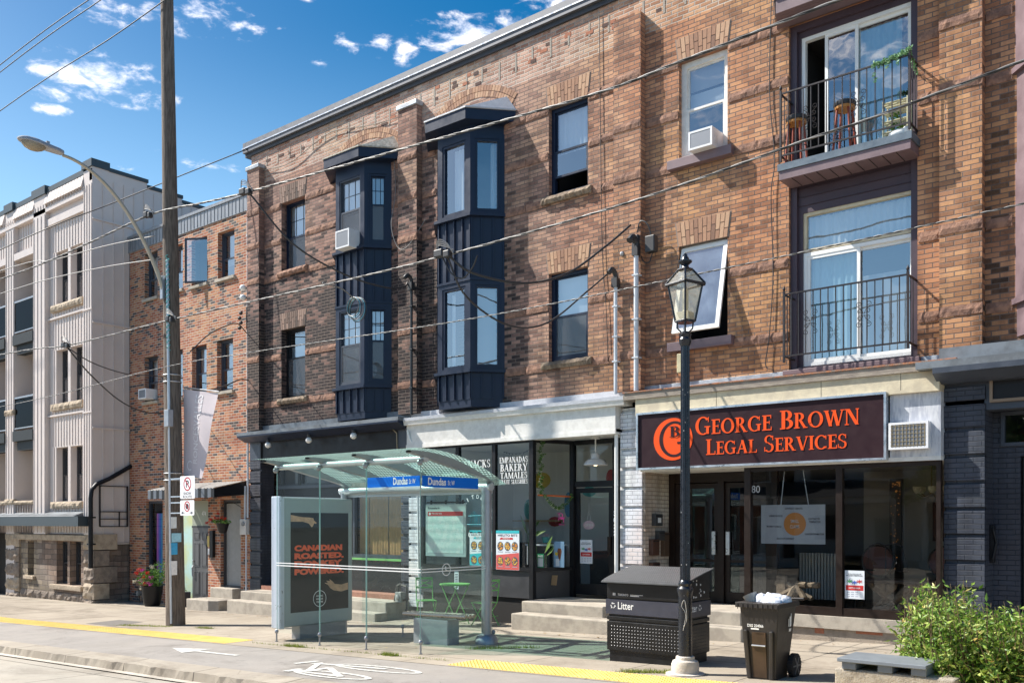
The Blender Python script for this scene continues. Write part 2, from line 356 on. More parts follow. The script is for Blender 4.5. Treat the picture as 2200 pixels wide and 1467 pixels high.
M_rust = mat('rusty_flashing', (.42,.16,.07), .8, col2=(.22,.17,.14), scale=9, bump=.4)
M_wood = mat('weathered_timber', (.24,.20,.17), .9, col2=(.36,.31,.25), scale=5, stretch=(1,8,8), bump=.4)
M_bronze = mat('bronze_frame', (.018,.010,.007), .45, var=.2, spec=.3)
M_red = mat('red_paint', (.55,.03,.03), .5)
M_green = mat('green_metal', (.16,.42,.12), .42, var=.08)
M_iron = mat('wrought_iron', (.035,.03,.032), .5, metal=.4, var=.3, scale=20)
M_cable = mat('black_cable', (.03,.03,.032), .5)
M_cablel = mat('aluminium_cable', (.24,.235,.23), .5, metal=.3)
M_pvc = mat('grey_pvc', (.55,.58,.62), .45, var=.1)
G_win = glass('window_glass', (.88,.93,.95), boost=.25, wav=.12, mult=1.5)
G_shop = glass('shop_glass', (.80,.82,.81), boost=.015, wav=.05, mult=.8)
G_shel = glass('shelter_glass', (.925,.975,.965), boost=.0, dirt=.006, dirtc=(.50,.70,.66), mult=.55)
def curtain_mat(name, c):
    m = D.materials.new(name); m.use_nodes = True; nt = m.node_tree; nt.nodes.clear()
    a = NN(nt, 'ShaderNodeBsdfDiffuse', {'Color': (*c, 1)}); b = NN(nt, 'ShaderNodeBsdfTranslucent', {'Color': (*c, 1)})
    s = NN(nt, 'ShaderNodeMixShader', {0: .3, 1: a.outputs[0], 2: b.outputs[0]}); NN(nt, 'ShaderNodeOutputMaterial', {'Surface': s.outputs[0]}); return m
M_curt = curtain_mat('white_curtain', (.75,.77,.78)); M_blind = curtain_mat('grey_blind', (.50,.50,.50)); M_teal = curtain_mat('pale_teal_curtain', (.42,.60,.64)); M_screen = curtain_mat('insect_screen', (.17,.16,.16))
def mesh_screen():
    m = D.materials.new('outer_screen'); m.use_nodes = True; nt = m.node_tree; nt.nodes.clear(); a = NN(nt, 'ShaderNodeBsdfDiffuse', {'Color': (.10,.10,.105,1)}); b = NN(nt, 'ShaderNodeBsdfTransparent')
    s = NN(nt, 'ShaderNodeMixShader', {0: .42, 1: a.outputs[0], 2: b.outputs[0]}); NN(nt, 'ShaderNodeOutputMaterial', {'Surface': s.outputs[0]}); return m
M_outs = mesh_screen()

# ---------------- lettering ----------------
def serif_glyph(ch):
    T, t, s, h = .19, .075, .085, .06; P = []
    def rect(x0, x1, y0, y1): P.append([(x0,y0),(x1,y0),(x1,y1),(x0,y1)])
    def ser(x0, x1, y): rect(x0-s, x1+s, y, y+h)
    def arc(cx, cy, rx, ry, a0, a1, T_=T, t_=t, n=18):
        for i in range(n):
            a = rad(a0+(a1-a0)*i/n); b = rad(a0+(a1-a0)*(i+1)/n)
            q = lambda r, A: (cx+(rx-(T_ if r else 0))*math.cos(A), cy+(ry-(t_ if r else 0))*math.sin(A))
            P.append([q(0,a), q(0,b), q(1,b), q(1,a)])
    def diag(x0, y0, x1, y1, w): P.append([(x0,y0),(x0+w,y0),(x1+w,y1),(x1,y1)])
    W = .7
    if ch == 'I': rect(s, s+T, 0, 1); ser(s, s+T, 0); ser(s, s+T, 1-h); W = T+2*s
    elif ch in 'EFL':
        rect(s, s+T, 0, 1); ser(s, s+T, 0); ser(s, s+T, 1-h); W = .62
        if ch in 'EL': rect(s+T, W, 0, t); rect(W-.05, W, 0, .24)
        if ch in 'EF': rect(s+T, W-.03, 1-t, 1); rect(W-.08, W-.03, .78, 1); rect(s+T, .47, .49, .49+t); rect(.45, .49, .40, .63)
    elif ch in 'GC':
        arc(.45, .5, .45, .52, 42, 318 if ch == 'C' else 300); W = .84
        rect(.74, .79, .70, .98)
        if ch == 'G': rect(.64, .64+T*.85, .03, .44); rect(.54, .88, .41, .41+h); W = .9
        else: rect(.75, .80, .05, .22)
    elif ch in 'OQ': arc(.46, .5, .46, .52, 0, 360, n=30); W = .92
    elif ch == 'S':
        arc(.3, .755, .27, .265, 30, 235, .13, .06); arc(.3, .265, .29, .285, -145, 60, .14, .06); diag(.40, .40, .12, .60, .12)
        rect(.50, .55, .70, .97); rect(.02, .07, .03, .3); W = .6
    elif ch in 'RPB':
        rect(s, s+T, 0, 1); ser(s, s+T, 0); ser(s, s+T, 1-h)
        arc(s+T+.05, .745, .3, .255, -90, 90); rect(s+T, s+T+.06, .945, 1); rect(s+T, s+T+.06, .49, .545); W = .62
        if ch == 'R': diag(.60, 0, .30, .5, T*.95); rect(.56, .84, 0, h); W = .82
        if ch == 'B': arc(s+T+.05, .27, .36, .275, -90, 90); rect(s+T, s+T+.06, 0, t); W = .68
    elif ch == 'D': rect(s, s+T, 0, 1); ser(s, s+T, 0); ser(s, s+T, 1-h); arc(s+T, .5, .52, .5, -90, 90); W = .8
    elif ch == 'N': rect(s, s+t, 0, 1); rect(.70, .70+t, 0, 1); diag(.70-T*.45, 0, s, 1, T*1.1); ser(s, s+t, 0); ser(.72, .74, 1-h); rect(0, .18, 1-h, 1); W = .85
    elif ch == 'M': rect(s, s+t, 0, 1); rect(.85, .85+T, 0, 1); diag(.46, 0, s, 1, T); diag(.52, 0, .86, 1, t); ser(s, s+t, 0); ser(.85, .85+T, 0); ser(.88, .85+T, 1-h); W = 1.08
    elif ch == 'A': diag(.05, 0, .40, 1, t); diag(.60, 0, .32, 1, T); rect(.18, .62, .30, .30+t); ser(.05, .11, 0); ser(.62, .74, 0); W = .84
    elif ch == 'V': diag(.34, 0, .04, 1, T); diag(.42, 0, .70, 1, t); ser(.06, .20, 1-h); ser(.70, .74, 1-h); W = .82
    elif ch == 'W': diag(.30, 0, .04, 1, T); diag(.36, 0, .56, 1, t); diag(.74, 0, .50, 1, T); diag(.82, 0, 1.06, 1, t); ser(.07, .20, 1-h); ser(.52, .64, 1-h); ser(1.06, 1.12, 1-h); W = 1.18
    elif ch == 'T': rect(.28, .28+T, 0, 1); ser(.28, .28+T, 0); rect(0, .72, 1-t, 1); rect(0, .045, .78, 1); rect(.675, .72, .78, 1); W = .74
    elif ch == 'K': rect(s, s+T, 0, 1); ser(s, s+T, 0); ser(s, s+T, 1-h); diag(s+T, .42, .58, 1, t*1.2); diag(.58, 0, .28, .58, T); ser(.62, .72, 0); ser(.58, .64, 1-h); W = .84
    elif ch == 'Y': rect(.30, .30+T, 0, .45); diag(.30, .42, .02, 1, T); diag(.40, .42, .68, 1, t); ser(.30, .30+T, 0); ser(.05, .16, 1-h); ser(.68, .72, 1-h); W = .78
    elif ch == 'U': rect(s, s+T, .28, 1); rect(.66, .66+t, .28, 1); arc(.40, .30, .32, .32, 180, 360); ser(s, s+T, 1-h); ser(.66, .71, 1-h); W = .82
    elif ch == 'H': rect(s, s+T, 0, 1); rect(.6, .6+T, 0, 1); rect(s+T, .6, .48, .48+t); [ser(q, q+T, z) for q in (s, .6) for z in (0, 1-h)]; W = .86
    elif ch == ' ': W = .42
    return P, W
def serif_text(mb, words, x0, x1, z0, h, y, mat=0, small=.78, caps=True, out=.006, zslope=0):
    """words: string; first letter of each word at full height, the rest as small capitals; fitted between x0 and x1"""
    items = []; x = 0; first = True
    for ch in words:
        if ch == ' ': x += .40; first = True; continue
        P, W = serif_glyph(ch); k = 1 if (first or not caps) else small; first = False
        items.append((P, x, k)); x += (W+.05)*k
    sx = (x1-x0)/(x-.05)
    i = 0
    for P, ox, k in items:
        for poly in P:
            i += 1; yy = y-out-.00012*(i % 40)
            mb.add([(x0+(ox+px*k)*sx, yy, z0+pz*k*h) for px, pz in poly], [(0,1,2,3)], mat)
def sans(mb, s, x0, z0, w=None, h=.1, y=0, mat=0, M=None, bold=0, axis='x', sign=1):
    """built-in sans lettering fitted to a width and height, standing on a vertical plane"""
    cu = D.curves.new('t', 'FONT'); cu.body = s; cu.size = 1; cu.offset = bold; cu.resolution_u = 3
    ob = D.objects.new('t', cu); sc.collection.objects.link(ob)
    dg = bpy.context.evaluated_depsgraph_get(); me = D.meshes.new_from_object(ob.evaluated_get(dg))
    vs = [v.co.copy() for v in me.vertices]; fs = [tuple(p.vertices) for p in me.polygons]
    D.objects.remove(ob); D.meshes.remove(me); D.curves.remove(cu)
    if not vs: return
    ax = min(v.x for v in vs); bx = max(v.x for v in vs); az = min(v.y for v in vs); bz = max(v.y for v in vs)
    kz = h/(bz-az); kx = w/(bx-ax) if w else kz
    out = []
    for v in vs:
        a = (v.x-ax)*kx; b = (v.y-az)*kz
        if axis == 'x': out.append((x0+sign*a, y, z0+b))
        elif axis == 'y': out.append((y, x0+sign*a, z0+b))
        elif axis == 'up': out.append((x0-b, y, z0+a))
    mb.add(out, fs, mat, M)
# ================= ground, road, pavement =================
def strip(name, y0, y1, dz0, dz1, m, x0=-70, x1=30, step=1.0, skirt=0, jit=0):
    mb = MB(); n = int((x1-x0)/step)
    J = lambda x: jit*(noise.noise(Vector((x*2.3,1,0)))+.8*noise.noise(Vector((x*9,2,0)))) if jit else 0
    for i in range(n):
        a = x0+i*step; b = a+step
        mb.quad((a,y0+J(a),zg(a)+dz0-abs(J(a))*.5), (b,y0+J(b),zg(b)+dz0-abs(J(b))*.5), (b,y1,zg(b)+dz1), (a,y1,zg(a)+dz1))
        if skirt: mb.quad((a,y0-.02,zg(a)+dz0-skirt), (b,y0-.02,zg(b)+dz0-skirt), (b,y0+J(b),zg(b)+dz0-abs(J(b))*.5), (a,y0+J(a),zg(a)+dz0-abs(J(a))*.5))
    return struct(mb.build(name, m))
def paving(name, c1, c2, c3, jx, jy, jw=.008, spots=.3, oy=0.0, rough=.9, crack=True):
    m = D.materials.new(name); m.use_nodes = True; nt = m.node_tree; nt.nodes.clear()
    g = NN(nt, 'ShaderNodeNewGeometry'); p = NN(nt, 'ShaderNodeSeparateXYZ', {0: g.outputs['Position']})
    n1 = NN(nt, 'ShaderNodeTexNoise', {'Vector': g.outputs['Position'], 'Scale': 1.1, 'Detail': 8.0, 'Roughness': .7}).outputs[0]
    n2 = NN(nt, 'ShaderNodeTexNoise', {'Vector': g.outputs['Position'], 'Scale': 140.0, 'Detail': 3.0, 'Roughness': .6}).outputs[0]
    sp = NN(nt, 'ShaderNodeTexVoronoi', {'Vector': g.outputs['Position'], 'Scale': 3.6}).outputs['Distance']
    c = MIX(nt, SM(nt, n1, .35, .62), c1, c2); c = MIX(nt, MA(nt, 'MULTIPLY', SM(nt, n2, .5, .72), .5), c, c3)
    if jx:
        cx = NN(nt, 'ShaderNodeCombineXYZ', {0: MA(nt, 'FLOOR', MA(nt, 'DIVIDE', p.outputs[0], jx)), 1: MA(nt, 'FLOOR', MA(nt, 'DIVIDE', MA(nt, 'ADD', p.outputs[1], oy), jy))})
        wn = NN(nt, 'ShaderNodeTexWhiteNoise', {0: cx.outputs[0]}, noise_dimensions='2D').outputs[0]
        c = MIX(nt, MA(nt, 'MULTIPLY', wn, .28), c, c3)
        ds = []
        for o, j, of in ((0, jx, 0.0), (1, jy, oy)):
            q = MA(nt, 'FRACT', MA(nt, 'DIVIDE', MA(nt, 'ADD', p.outputs[o], of), j)); ds.append(MA(nt, 'MULTIPLY', MA(nt, 'SUBTRACT', .5, MA(nt, 'ABSOLUTE', MA(nt, 'SUBTRACT', q, .5))), j))
        jm = SM(nt, MA(nt, 'MINIMUM', *ds), jw*.5, jw*1.5); c = MIX(nt, jm, tuple(x*.35 for x in c3), c)
    if crack:
        wv = NN(nt, 'ShaderNodeTexVoronoi', {'Vector': g.outputs['Position'], 'Scale': .42}, feature='DISTANCE_TO_EDGE').outputs['Distance']
        ck = MA(nt, 'MULTIPLY', SM(nt, MA(nt, 'ADD', wv, MA(nt, 'MULTIPLY', n1, .02)), .010, .016, 1, 0), SM(nt, n1, .5, .6)); c = MIX(nt, MA(nt, 'MULTIPLY', ck, .7), c, tuple(x*.4 for x in c3))
    n4 = NN(nt, 'ShaderNodeTexNoise', {'Vector': g.outputs['Position'], 'Scale': .45, 'Detail': 9.0, 'Roughness': .72, 'Distortion': .6}).outputs[0]
    c = MIX(nt, 1.0, c, RAMP(nt, n4, [(.36, (.70,.68,.66)), (.50, (1,1,1)), (.66, (1.0,.985,.96))]), 'MULTIPLY')
    st = SM(nt, sp, .03, .10, min(1, spots*2.2), 0); c = MIX(nt, MA(nt, 'MULTIPLY', st, SM(nt, n1, .4, .6)), c, tuple(x*.45 for x in c3))
    bp = NN(nt, 'ShaderNodeBump', {'Height': n2, 'Strength': .35, 'Distance': .006})
    b = NN(nt, 'ShaderNodeBsdfPrincipled', {'Base Color': c, 'Roughness': rough, 'Normal': bp.outputs[0], 'Specular IOR Level': .3})
    NN(nt, 'ShaderNodeOutputMaterial', {'Surface': b.outputs[0]}); return m
M_side = paving('pavement_concrete', (.385,.335,.27), (.32,.275,.22), (.25,.215,.17), 1.6, 1.55, .009, oy=0)
M_lane = paving('bike_lane_asphalt', (.31,.285,.26), (.27,.25,.23), (.18,.17,.155), 0, 0, crack=True, spots=.4)
M_kerb = paving('kerb_concrete', (.40,.355,.29), (.33,.29,.24), (.25,.22,.18), 1.9, 50, .012, spots=.2)
M_road = paving('road_concrete', (.43,.39,.33), (.36,.33,.28), (.27,.245,.21), 4.5, 3.2, .012, oy=1.5, spots=.35)
M_gut = paving('gutter_concrete', (.56,.52,.45), (.46,.42,.36), (.33,.30,.26), 3.8, 50, .012, spots=.2)
mb = MB(); mb.quad((-600,-600,-3), (600,-600,-3), (600,600,-3), (-600,600,-3)); struct(mb.build('ground', mat('ground_soil', (.16,.15,.12), .95, var=.3, scale=.5)))
strip('pavement', -5.32, 2.0, 0, 0, M_side)
strip('bike_lane', -7.12, -5.32, -.006, -.004, M_lane)
strip('kerb', -7.52, -7.12, -.012, 0.003, M_kerb, skirt=.16, step=.125, jit=.035)
strip('road', -22.0, -7.5, -.14, -.15, M_road)
strip('gutter', -7.68, -7.515, -.132, -.137, M_gut)
strip('far_pavement', -30, -22.0, .02, .02, M_side)
mb = MB()
for yy in (-9.3, -10.8):
    for i in range(90): a = -65+i; mb.quad((a,yy-.035,zg(a)-.139), (a+1,yy-.035,zg(a+1)-.139), (a+1,yy+.035,zg(a+1)-.139), (a,yy+.035,zg(a)-.139))
struct(mb.build('tram_rails', mat('rail_steel', (.22,.21,.22), .3, metal=.8, var=.2)))
# yellow tactile paving with raised domes, two runs
M_tac = mat('tactile_yellow', (.80,.60,.17), .65, col2=(.74,.51,.12), scale=3)
def tactile(xa, xb, skew):
    mb = MB(); y0, y1 = -5.27, -4.66; n = int((xb-xa)/.62); st = (xb-xa)/n
    for i in range(n):
        a = xa+i*st; b = a+st-.006
        ya = y0 if not (skew and (i >= n-1 if skew > 0 else i == 0)) else y0
        mb.add([(a,y0,zg(a)+.004), (b,y0,zg(b)+.004), (b,y1,zg(b)+.004), (a,y1,zg(a)+.004)], [(0,1,2,3)])
    s = .067
    for i in range(int((xb-xa)/s)):
        x = xa+.03+i*s
        for k in range(9):
            y = y0+.035+k*s; z = zg(x)+.0045; r = .017
            vs = [(x+r*math.cos(a), y+r*math.sin(a), z) for a in (0,1.047,2.094,3.142,4.189,5.236)]+[(x+r*.55*math.cos(a), y+r*.55*math.sin(a), z+.009) for a in (0,1.047,2.094,3.142,4.189,5.236)]
            mb.add(vs, [tuple(range(6,12))]+[(j,(j+1)%6,6+(j+1)%6,6+j) for j in range(6)])
    return struct(mb.build('tactile_paving', M_tac))
tactile(-34, -14.1, 1); tactile(-8.75, 3, -1)
# painted lane marks: bicycle and arrow
M_mark = mat('road_paint', (.62,.61,.57), .7, col2=(.40,.39,.36), scale=16)
def mark_poly(mb, pts, k=0): mb.add([(x, y, zg(x)+.0+.0015+.0002*k) for x, y in pts], [tuple(range(len(pts)))])
mb = MB(); mark_poly(mb, [(-14.35,-6.12), (-13.55,-6.42), (-13.55,-5.86)]); mark_poly(mb, [(-13.6,-6.20), (-12.4,-6.20), (-12.4,-6.10), (-13.6,-6.10)], 1)
o = mb.build('lane_arrow_marking', M_mark); struct(o)
mb = MB(); k = 0
def ringm(cx, cy, rx, ry, w, a0=0, a1=360, n=28):
    global k
    for i in range(n):
        a = rad(a0+(a1-a0)*i/n); b = rad(a0+(a1-a0)*(i+1)/n); k += 1
        mark_poly(mb, [(cx+rx*math.cos(a), cy+ry*math.sin(a)), (cx+rx*math.cos(b), cy+ry*math.sin(b)), (cx+(rx-w*1.6)*math.cos(b), cy+(ry-w)*math.sin(b)), (cx+(rx-w*1.6)*math.cos(a), cy+(ry-w)*math.sin(a))], k % 3)
def linem(x0, y0, x1, y1, w):
    global k; k += 1; d = Vector((x1-x0, y1-y0)).normalized(); n = Vector((-d.y, d.x))*w/2
    mark_poly(mb, [(x0-n.x,y0-n.y), (x1-n.x,y1-n.y), (x1+n.x,y1+n.y), (x0+n.x,y0+n.y)], 3+k % 5)
ringm(-9.45, -6.72, .75, .21, .07); ringm(-9.35, -6.02, .85, .21, .07)
linem(-9.2,-6.78, -10.0,-6.30, .09); linem(-10.0,-6.30, -10.0,-6.68, .11); linem(-9.2,-5.98, -10.6,-6.12, .09); linem(-10.0,-6.68, -10.55,-6.02, .10)
linem(-9.2,-6.75, -10.3,-6.75, .09); linem(-10.7,-5.92, -10.8,-6.28, .12); linem(-10.25,-6.58, -10.25,-6.85, .14)
struct(mb.build('bicycle_marking', M_mark))
# darker asphalt patch, grass tufts in the joints
mb = MB(); mb.quad((-20.9,-4.45,zg(-20.9)+.004), (-19.5,-4.5,zg(-19.5)+.004), (-19.9,-3.6,zg(-19.9)+.004), (-21.1,-3.55,zg(-21.1)+.004)); struct(mb.build('asphalt_patch', mat('patch_asphalt', (.15,.135,.12), .95, var=.25, scale=14)))
M_grass = island('grass_blade', [(0, (.10,.14,.02)), (.5, (.20,.27,.04)), (1, (.36,.33,.08))], trans=.3)
def tufts(name, spots_, n):
    mb = MB()
    for _ in range(n):
        x0, y0, x1, y1, wd, h = R.choice(spots_); t = R.random(); x = x0+(x1-x0)*t+R.gauss(0, wd); y = y0+(y1-y0)*t+R.gauss(0, wd*.6); a = R.random()*6.28; l = h*R.uniform(.4, 1.1); z = zg(x)-.005
        dx, dy = math.cos(a), math.sin(a); mb.add([(x-dy*.004,y+dx*.004,z), (x+dy*.004,y-dx*.004,z), (x+dx*l*.5,y+dy*l*.5,z+l)], [(0,1,2)])
    o = mb.build(name, M_grass); o['kind'] = 'stuff'; o['label'] = 'short green grass tufts growing in the pavement joints'; o['category'] = 'grass'; return o
tufts('grass', [(-19.6,-4.3,-18.2,-3.95,.10,.045), (-19.6,-4.3,-18.2,-3.95,.10,.045), (-13.7,-4.95,-9.0,-4.95,.03,.05), (-12.8,-4.95,-12.3,-4.95,.05,.07), (-10.4,-4.95,-10.1,-4.95,.05,.07), (-17.3,-3.8,-16.9,-3.75,.06,.05), (-9.7,-3.75,-8.9,-3.1,.06,.07), (-6.3,-4.6,-5.75,-4.35,.06,.06), (-6.3,-4.6,-5.75,-4.35,.06,.06)], 3600)
# litter of dry leaves and small debris along the foot of the shops
M_leafd = island('dry_leaf', [(0, (.20,.12,.05)), (1, (.42,.30,.15))])
mb = MB()
for _ in range(240):
    x = R.uniform(-22, -3.5); y = R.choice([-1.2+R.gauss(0,.12), -.35+R.gauss(0,.15), R.uniform(-4.5,-1.5)]); a = R.random()*6.28; s = R.uniform(.008,.028); z = zg(x)+.006
    if -20.3 < x < -14.8 and y > -1.2 or -11.3 < x < -6.4 and y > -1.1: y = -1.3-R.random()*.2
    mb.add([(x+s*math.cos(a),y+s*math.sin(a),z), (x-s*math.sin(a),y+s*math.cos(a),z+.008), (x-s*math.cos(a),y-s*math.sin(a),z), (x+s*math.sin(a)*.5,y-s*math.cos(a)*.5,z+.003)], [(0,1,2,3)])
o = mb.build('fallen_leaves', M_leafd); o['kind'] = 'stuff'; o['label'] = 'dry leaf litter scattered along the foot of the shopfronts'; o['category'] = 'leaves'

# ================= windows =================
def cover(mb, x0, x1, z0, z1, y, wavy, mat=0):
    n = max(1, int((x1-x0)/.02)) if wavy else 1
    for i in range(n):
        a = x0+(x1-x0)*i/n; b = x0+(x1-x0)*(i+1)/n
        ya = y+(wavy*math.sin(a*62)+wavy*.6*math.sin(a*31+1) if wavy else 0); yb = y+(wavy*math.sin(b*62)+wavy*.6*math.sin(b*31+1) if wavy else 0)
        mb.quad((a,ya,z0), (b,yb,z0), (b,yb,z1), (a,ya,z1), mat)
def window(parent, x0, x1, z0, z1, fm, y=.12, kind='hung', split=.48, covers=(), t=.05, grid=None, label=None, opened=0, T=None, gl=None, half=False, screen=False, depth=1.1):
    """T: optional matrix for windows on slanted faces; otherwise plain facade coordinates"""
    gl = gl or G_win; mb = MB()
    def tr(m):
        if T is not None: m.v = [tuple(T @ Vector(p)) for p in m.v]
        return m
    mb.frame(x0, x1, z0, z1, y, y+.09, t)
    a, b, c, d = x0+t, x1-t, z0+t, z1-t; zm = c+(d-c)*split; pn = MB()
    if kind == 'hung':
        mb.frame(a, b, zm-.02, d, y+.045, y+.08, .035); mb.frame(a, b, c+opened, zm+.03+opened*.0, y+.008, y+.042, .04)
        pn.quad((a+.035,y+.06,zm), (b-.035,y+.06,zm), (b-.035,y+.06,d-.03), (a+.035,y+.06,d-.03))
        pn.quad((a+.04,y+.025,c+opened+.03), (b-.04,y+.025,c+opened+.03), (b-.04,y+.025,zm), (a+.04,y+.025,zm))
    elif kind == 'fixed': pn.quad((a,y+.045,c), (b,y+.045,c), (b,y+.045,d), (a,y+.045,d))
    elif kind == 'slide':
        xm = (a+b)/2; mb.frame(xm-.50 if half else a, xm+.03, c, d, y+.01, y+.045, .05); mb.frame(xm-.03, b, c, d, y+.05, y+.085, .05)
        a_ = xm-.46 if half else a+.04; pn.quad((a_,y+.028,c+.04), (xm,y+.028,c+.04), (xm,y+.028,d-.04), (a_,y+.028,d-.04)); pn.quad((xm,y+.068,c+.04), (b-.04,y+.068,c+.04), (b-.04,y+.068,d-.04), (xm,y+.068,d-.04))
    if grid:
        nx, nz, zc = grid; ys = y+.052; zlo = zm+.02 if kind == 'hung' else zc
        for i in range(1, nx): q = a+(b-a)*i/nx; mb.box(q-.008, q+.008, ys, ys+.012, zlo, d)
        for i in range(1, nz): q = zlo+(d-zlo)*i/nz; mb.box(a, b, ys+.002, ys+.014, q-.008, q+.008)
    e = y+.09; f = e+depth
    mb.quad((x0,f,z0), (x1,f,z0), (x1,f,z1), (x0,f,z1), 1)
    for q in ([(x0,e,z0),(x0,f,z0),(x0,f,z1),(x0,e,z1)], [(x1,e,z0),(x1,f,z0),(x1,f,z1),(x1,e,z1)], [(x0,e,z1),(x1,e,z1),(x1,f,z1),(x0,f,z1)], [(x0,e,z0),(x1,e,z0),(x1,f,z0),(x0,f,z0)]): mb.quad(*q, 1)
    wo = tr(mb).build('window', [fm, M_dark], parent)
    if label: wo['label'] = label
    tr(pn).build('pane', gl, wo)
    if screen: sb = MB(); sb.quad((a+.04,y+.012,c+.03), (b-.04,y+.012,c+.03), (b-.04,y+.012,zm), (a+.04,y+.012,zm)); tr(sb).build('screen', M_outs, wo)
    for (u0, u1, v0, v1, cm, wavy) in covers:
        cb = MB(); W, H = b-a, d-c; cover(cb, a+W*u0, a+W*u1, c+H*v0, c+H*v1, y+.15, wavy); tr(cb).build('blind' if not wavy else 'curtain', cm, wo)
    return wo
def jack_arch(parent, x0, x1, z0, z1, spread=.06, y=0, vm=None):
    mb = MB(); n = int((x1-x0)/.073)
    for i in range(n):
        def X(u, f): return (x0+x1)/2 + ((x1-x0)*(u-.5))*(1+spread*f*2)
        u0, u1 = i/n+.07/n, (i+1)/n-.07/n; cut = .36 if i % 2 else .62
        for (f0, f1) in ((0, cut-.02), (cut+.02, 1)):
            mb.prism([(X(u0,f0), z0+(z1-z0)*f0), (X(u1,f0), z0+(z1-z0)*f0), (X(u1,f1), z0+(z1-z0)*f1+.004*R.random()), (X(u0,f1), z0+(z1-z0)*f1)], y-.012-.003*R.random(), y+.02, 'y')
    mb.prism([(x0-.02,z0-.001), (x1+.02,z0-.001), ((x0+x1)/2+(x1-x0)*.5*(1+2*spread)+.02,z1+.006), ((x0+x1)/2-(x1-x0)*.5*(1+2*spread)-.02,z1+.006)], y-.004, y+.021, 'y', 1)
    return mb.build('brick_lintel', [vm or M_vou, mat('lintel_mortar', (.24,.19,.16), .95, var=.2)], parent)
def curve_arch(parent, xc, half, zs, rise, y=0, rows=2):
    mb = MB(); Rr = (half*half+rise*rise)/(2*rise); zc = zs+rise-Rr; a = math.asin(half/Rr)
    for rw in range(rows):
        r0 = Rr+rw*.125; n = int(2*a*Rr/.072)
        for i in range(n):
            t0 = -a+2*a*(i+.06)/n; t1 = -a+2*a*(i+.94)/n; r1 = r0+.113
            mb.prism([(xc+r*math.sin(t), zc+r*math.cos(t)) for r, t in ((r0,t0),(r0,t1),(r1,t1),(r1,t0))], y-.010-.004*R.random(), y+.02, 'y')
    return mb.build('brick_arch', M_vou, parent)

# ================= the brick row: four shop buildings sharing one front =================
ZT = 11.62
PIL = [(-20.85,-20.33), (-15.09,-14.50), (-9.34,-8.76), (-3.69,-3.12)]
BANDS = [(9.95,10.10), (9.06,9.20), (8.13,8.28), (6.07,6.22), (4.87,5.02)]
def upper(root, x0, x1, holes, left, right, segs):
    wm = MB(); wall(wm, x0, x1, 4.2, 10.78, holes, 0, .34); wall(wm, x0, x1, 10.78, ZT, [], 0.0, .3, 1)
    zb = 12.5 if False else ZT
    wm.quad((x0,.45,4.0), (x0,14,4.0), (x0,14,zb), (x0,.0,zb)); wm.quad((x1,.45,4.0), (x1,14,4.0), (x1,14,zb), (x1,.45,zb)) if right else None
    wm.quad((x0,14,-1), (x1,14,-1), (x1,14,zb), (x0,14,zb))
    wm.build('wall', [M_row, M_par], root)
    rf = MB(); rf.box(x0-.0, x1, .02, 14.1, ZT-.25, ZT-.1); rf.build('roof', mat('roof_felt', (.12,.12,.12), .9), root)
    # sheet metal cornice on the parapet: dark brick ledge, bright drip, grey coping
    cp = MB(); cp.box(x0-(.22 if left else 0), x1, -.045, .3, ZT+.0, ZT+.10, 0); cp.box(x0-(.24 if left else 0), x1, -.11, .3, ZT+.10, ZT+.20, 1); cp.box(x0-(.25 if left else 0), x1, -.13, .32, ZT+.20, ZT+.225, 2)
    cp.box(x0-(.25 if left else 0), x1, -.10, .35, ZT+.225, ZT+.37, 1); cp.build('parapet_coping', [M_char, mat('coping_metal', (.12,.125,.14), .5, metal=.2, var=.15), M_alu], root)
    for si, (a, b) in enumerate(segs):
        for (c, d) in BANDS:
            bm_ = MB(); n = max(1, round((b-a)/.55)); 
            for i in range(n): u0 = a+(b-a)*i/n; u1 = a+(b-a)*(i+1)/n; rock(bm_, u0+.006, u1-.006, c, d, -.014, .022, step=.05, seed=si*3+c+i*1.7)
            bm_.build('stone_band', M_sand, root)
    # damaged corbel table: mortar pockets and broken brick under the coping
    pm_ = [mat('old_mortar', (.34,.30,.25), .95, var=.25, scale=20, bump=.5), mat('raw_brick', (.36,.14,.08), .95, var=.3, scale=20), mat('painted_hole_shade', (.10,.06,.05), .95)]  # third tone paints the dark of missing bricks onto raised patches
    x = x0+.25
    while x < x1-.2:
        h = R.uniform(.22,.42); zz = 11.42+R.uniform(-.04,.04); MB().box(x-.02, x+.02, -.006, .01, zz-h, zz).build('mortar_pocket', pm_[0], root)
        if R.random() < .8:
            for _ in range(R.randint(1,3)): w_ = R.uniform(.08,.2); q = x+R.uniform(-.2,.2); zq = zz-R.uniform(.05,.35); MB().box(q-w_/2, q+w_/2, -R.uniform(.003,.010), .01, zq, zq+.062).build('broken_brick', pm_[1 if R.random() < .5 else 2], root)
        x += R.uniform(.42,.5)
def pilaster(root, i, top, cap=None):
    a, b = PIL[i]; pm = MB(); pm.box(a, b, -.17, .02, 4.3, top); pm.build('pilaster', M_row, root)
    for (c, d) in BANDS:
        bm_ = MB(); rock(bm_, a-.006, b+.006, c, d, -.180, .022, step=.05, seed=i); bm_.build('stone_band', M_sand, root)
    if cap: cm_ = MB(); cm_.box(a-.03, b+.03, -.21, .03, top, top+.10); cm_.build('pilaster_cap', cap, root, bevel=.01)

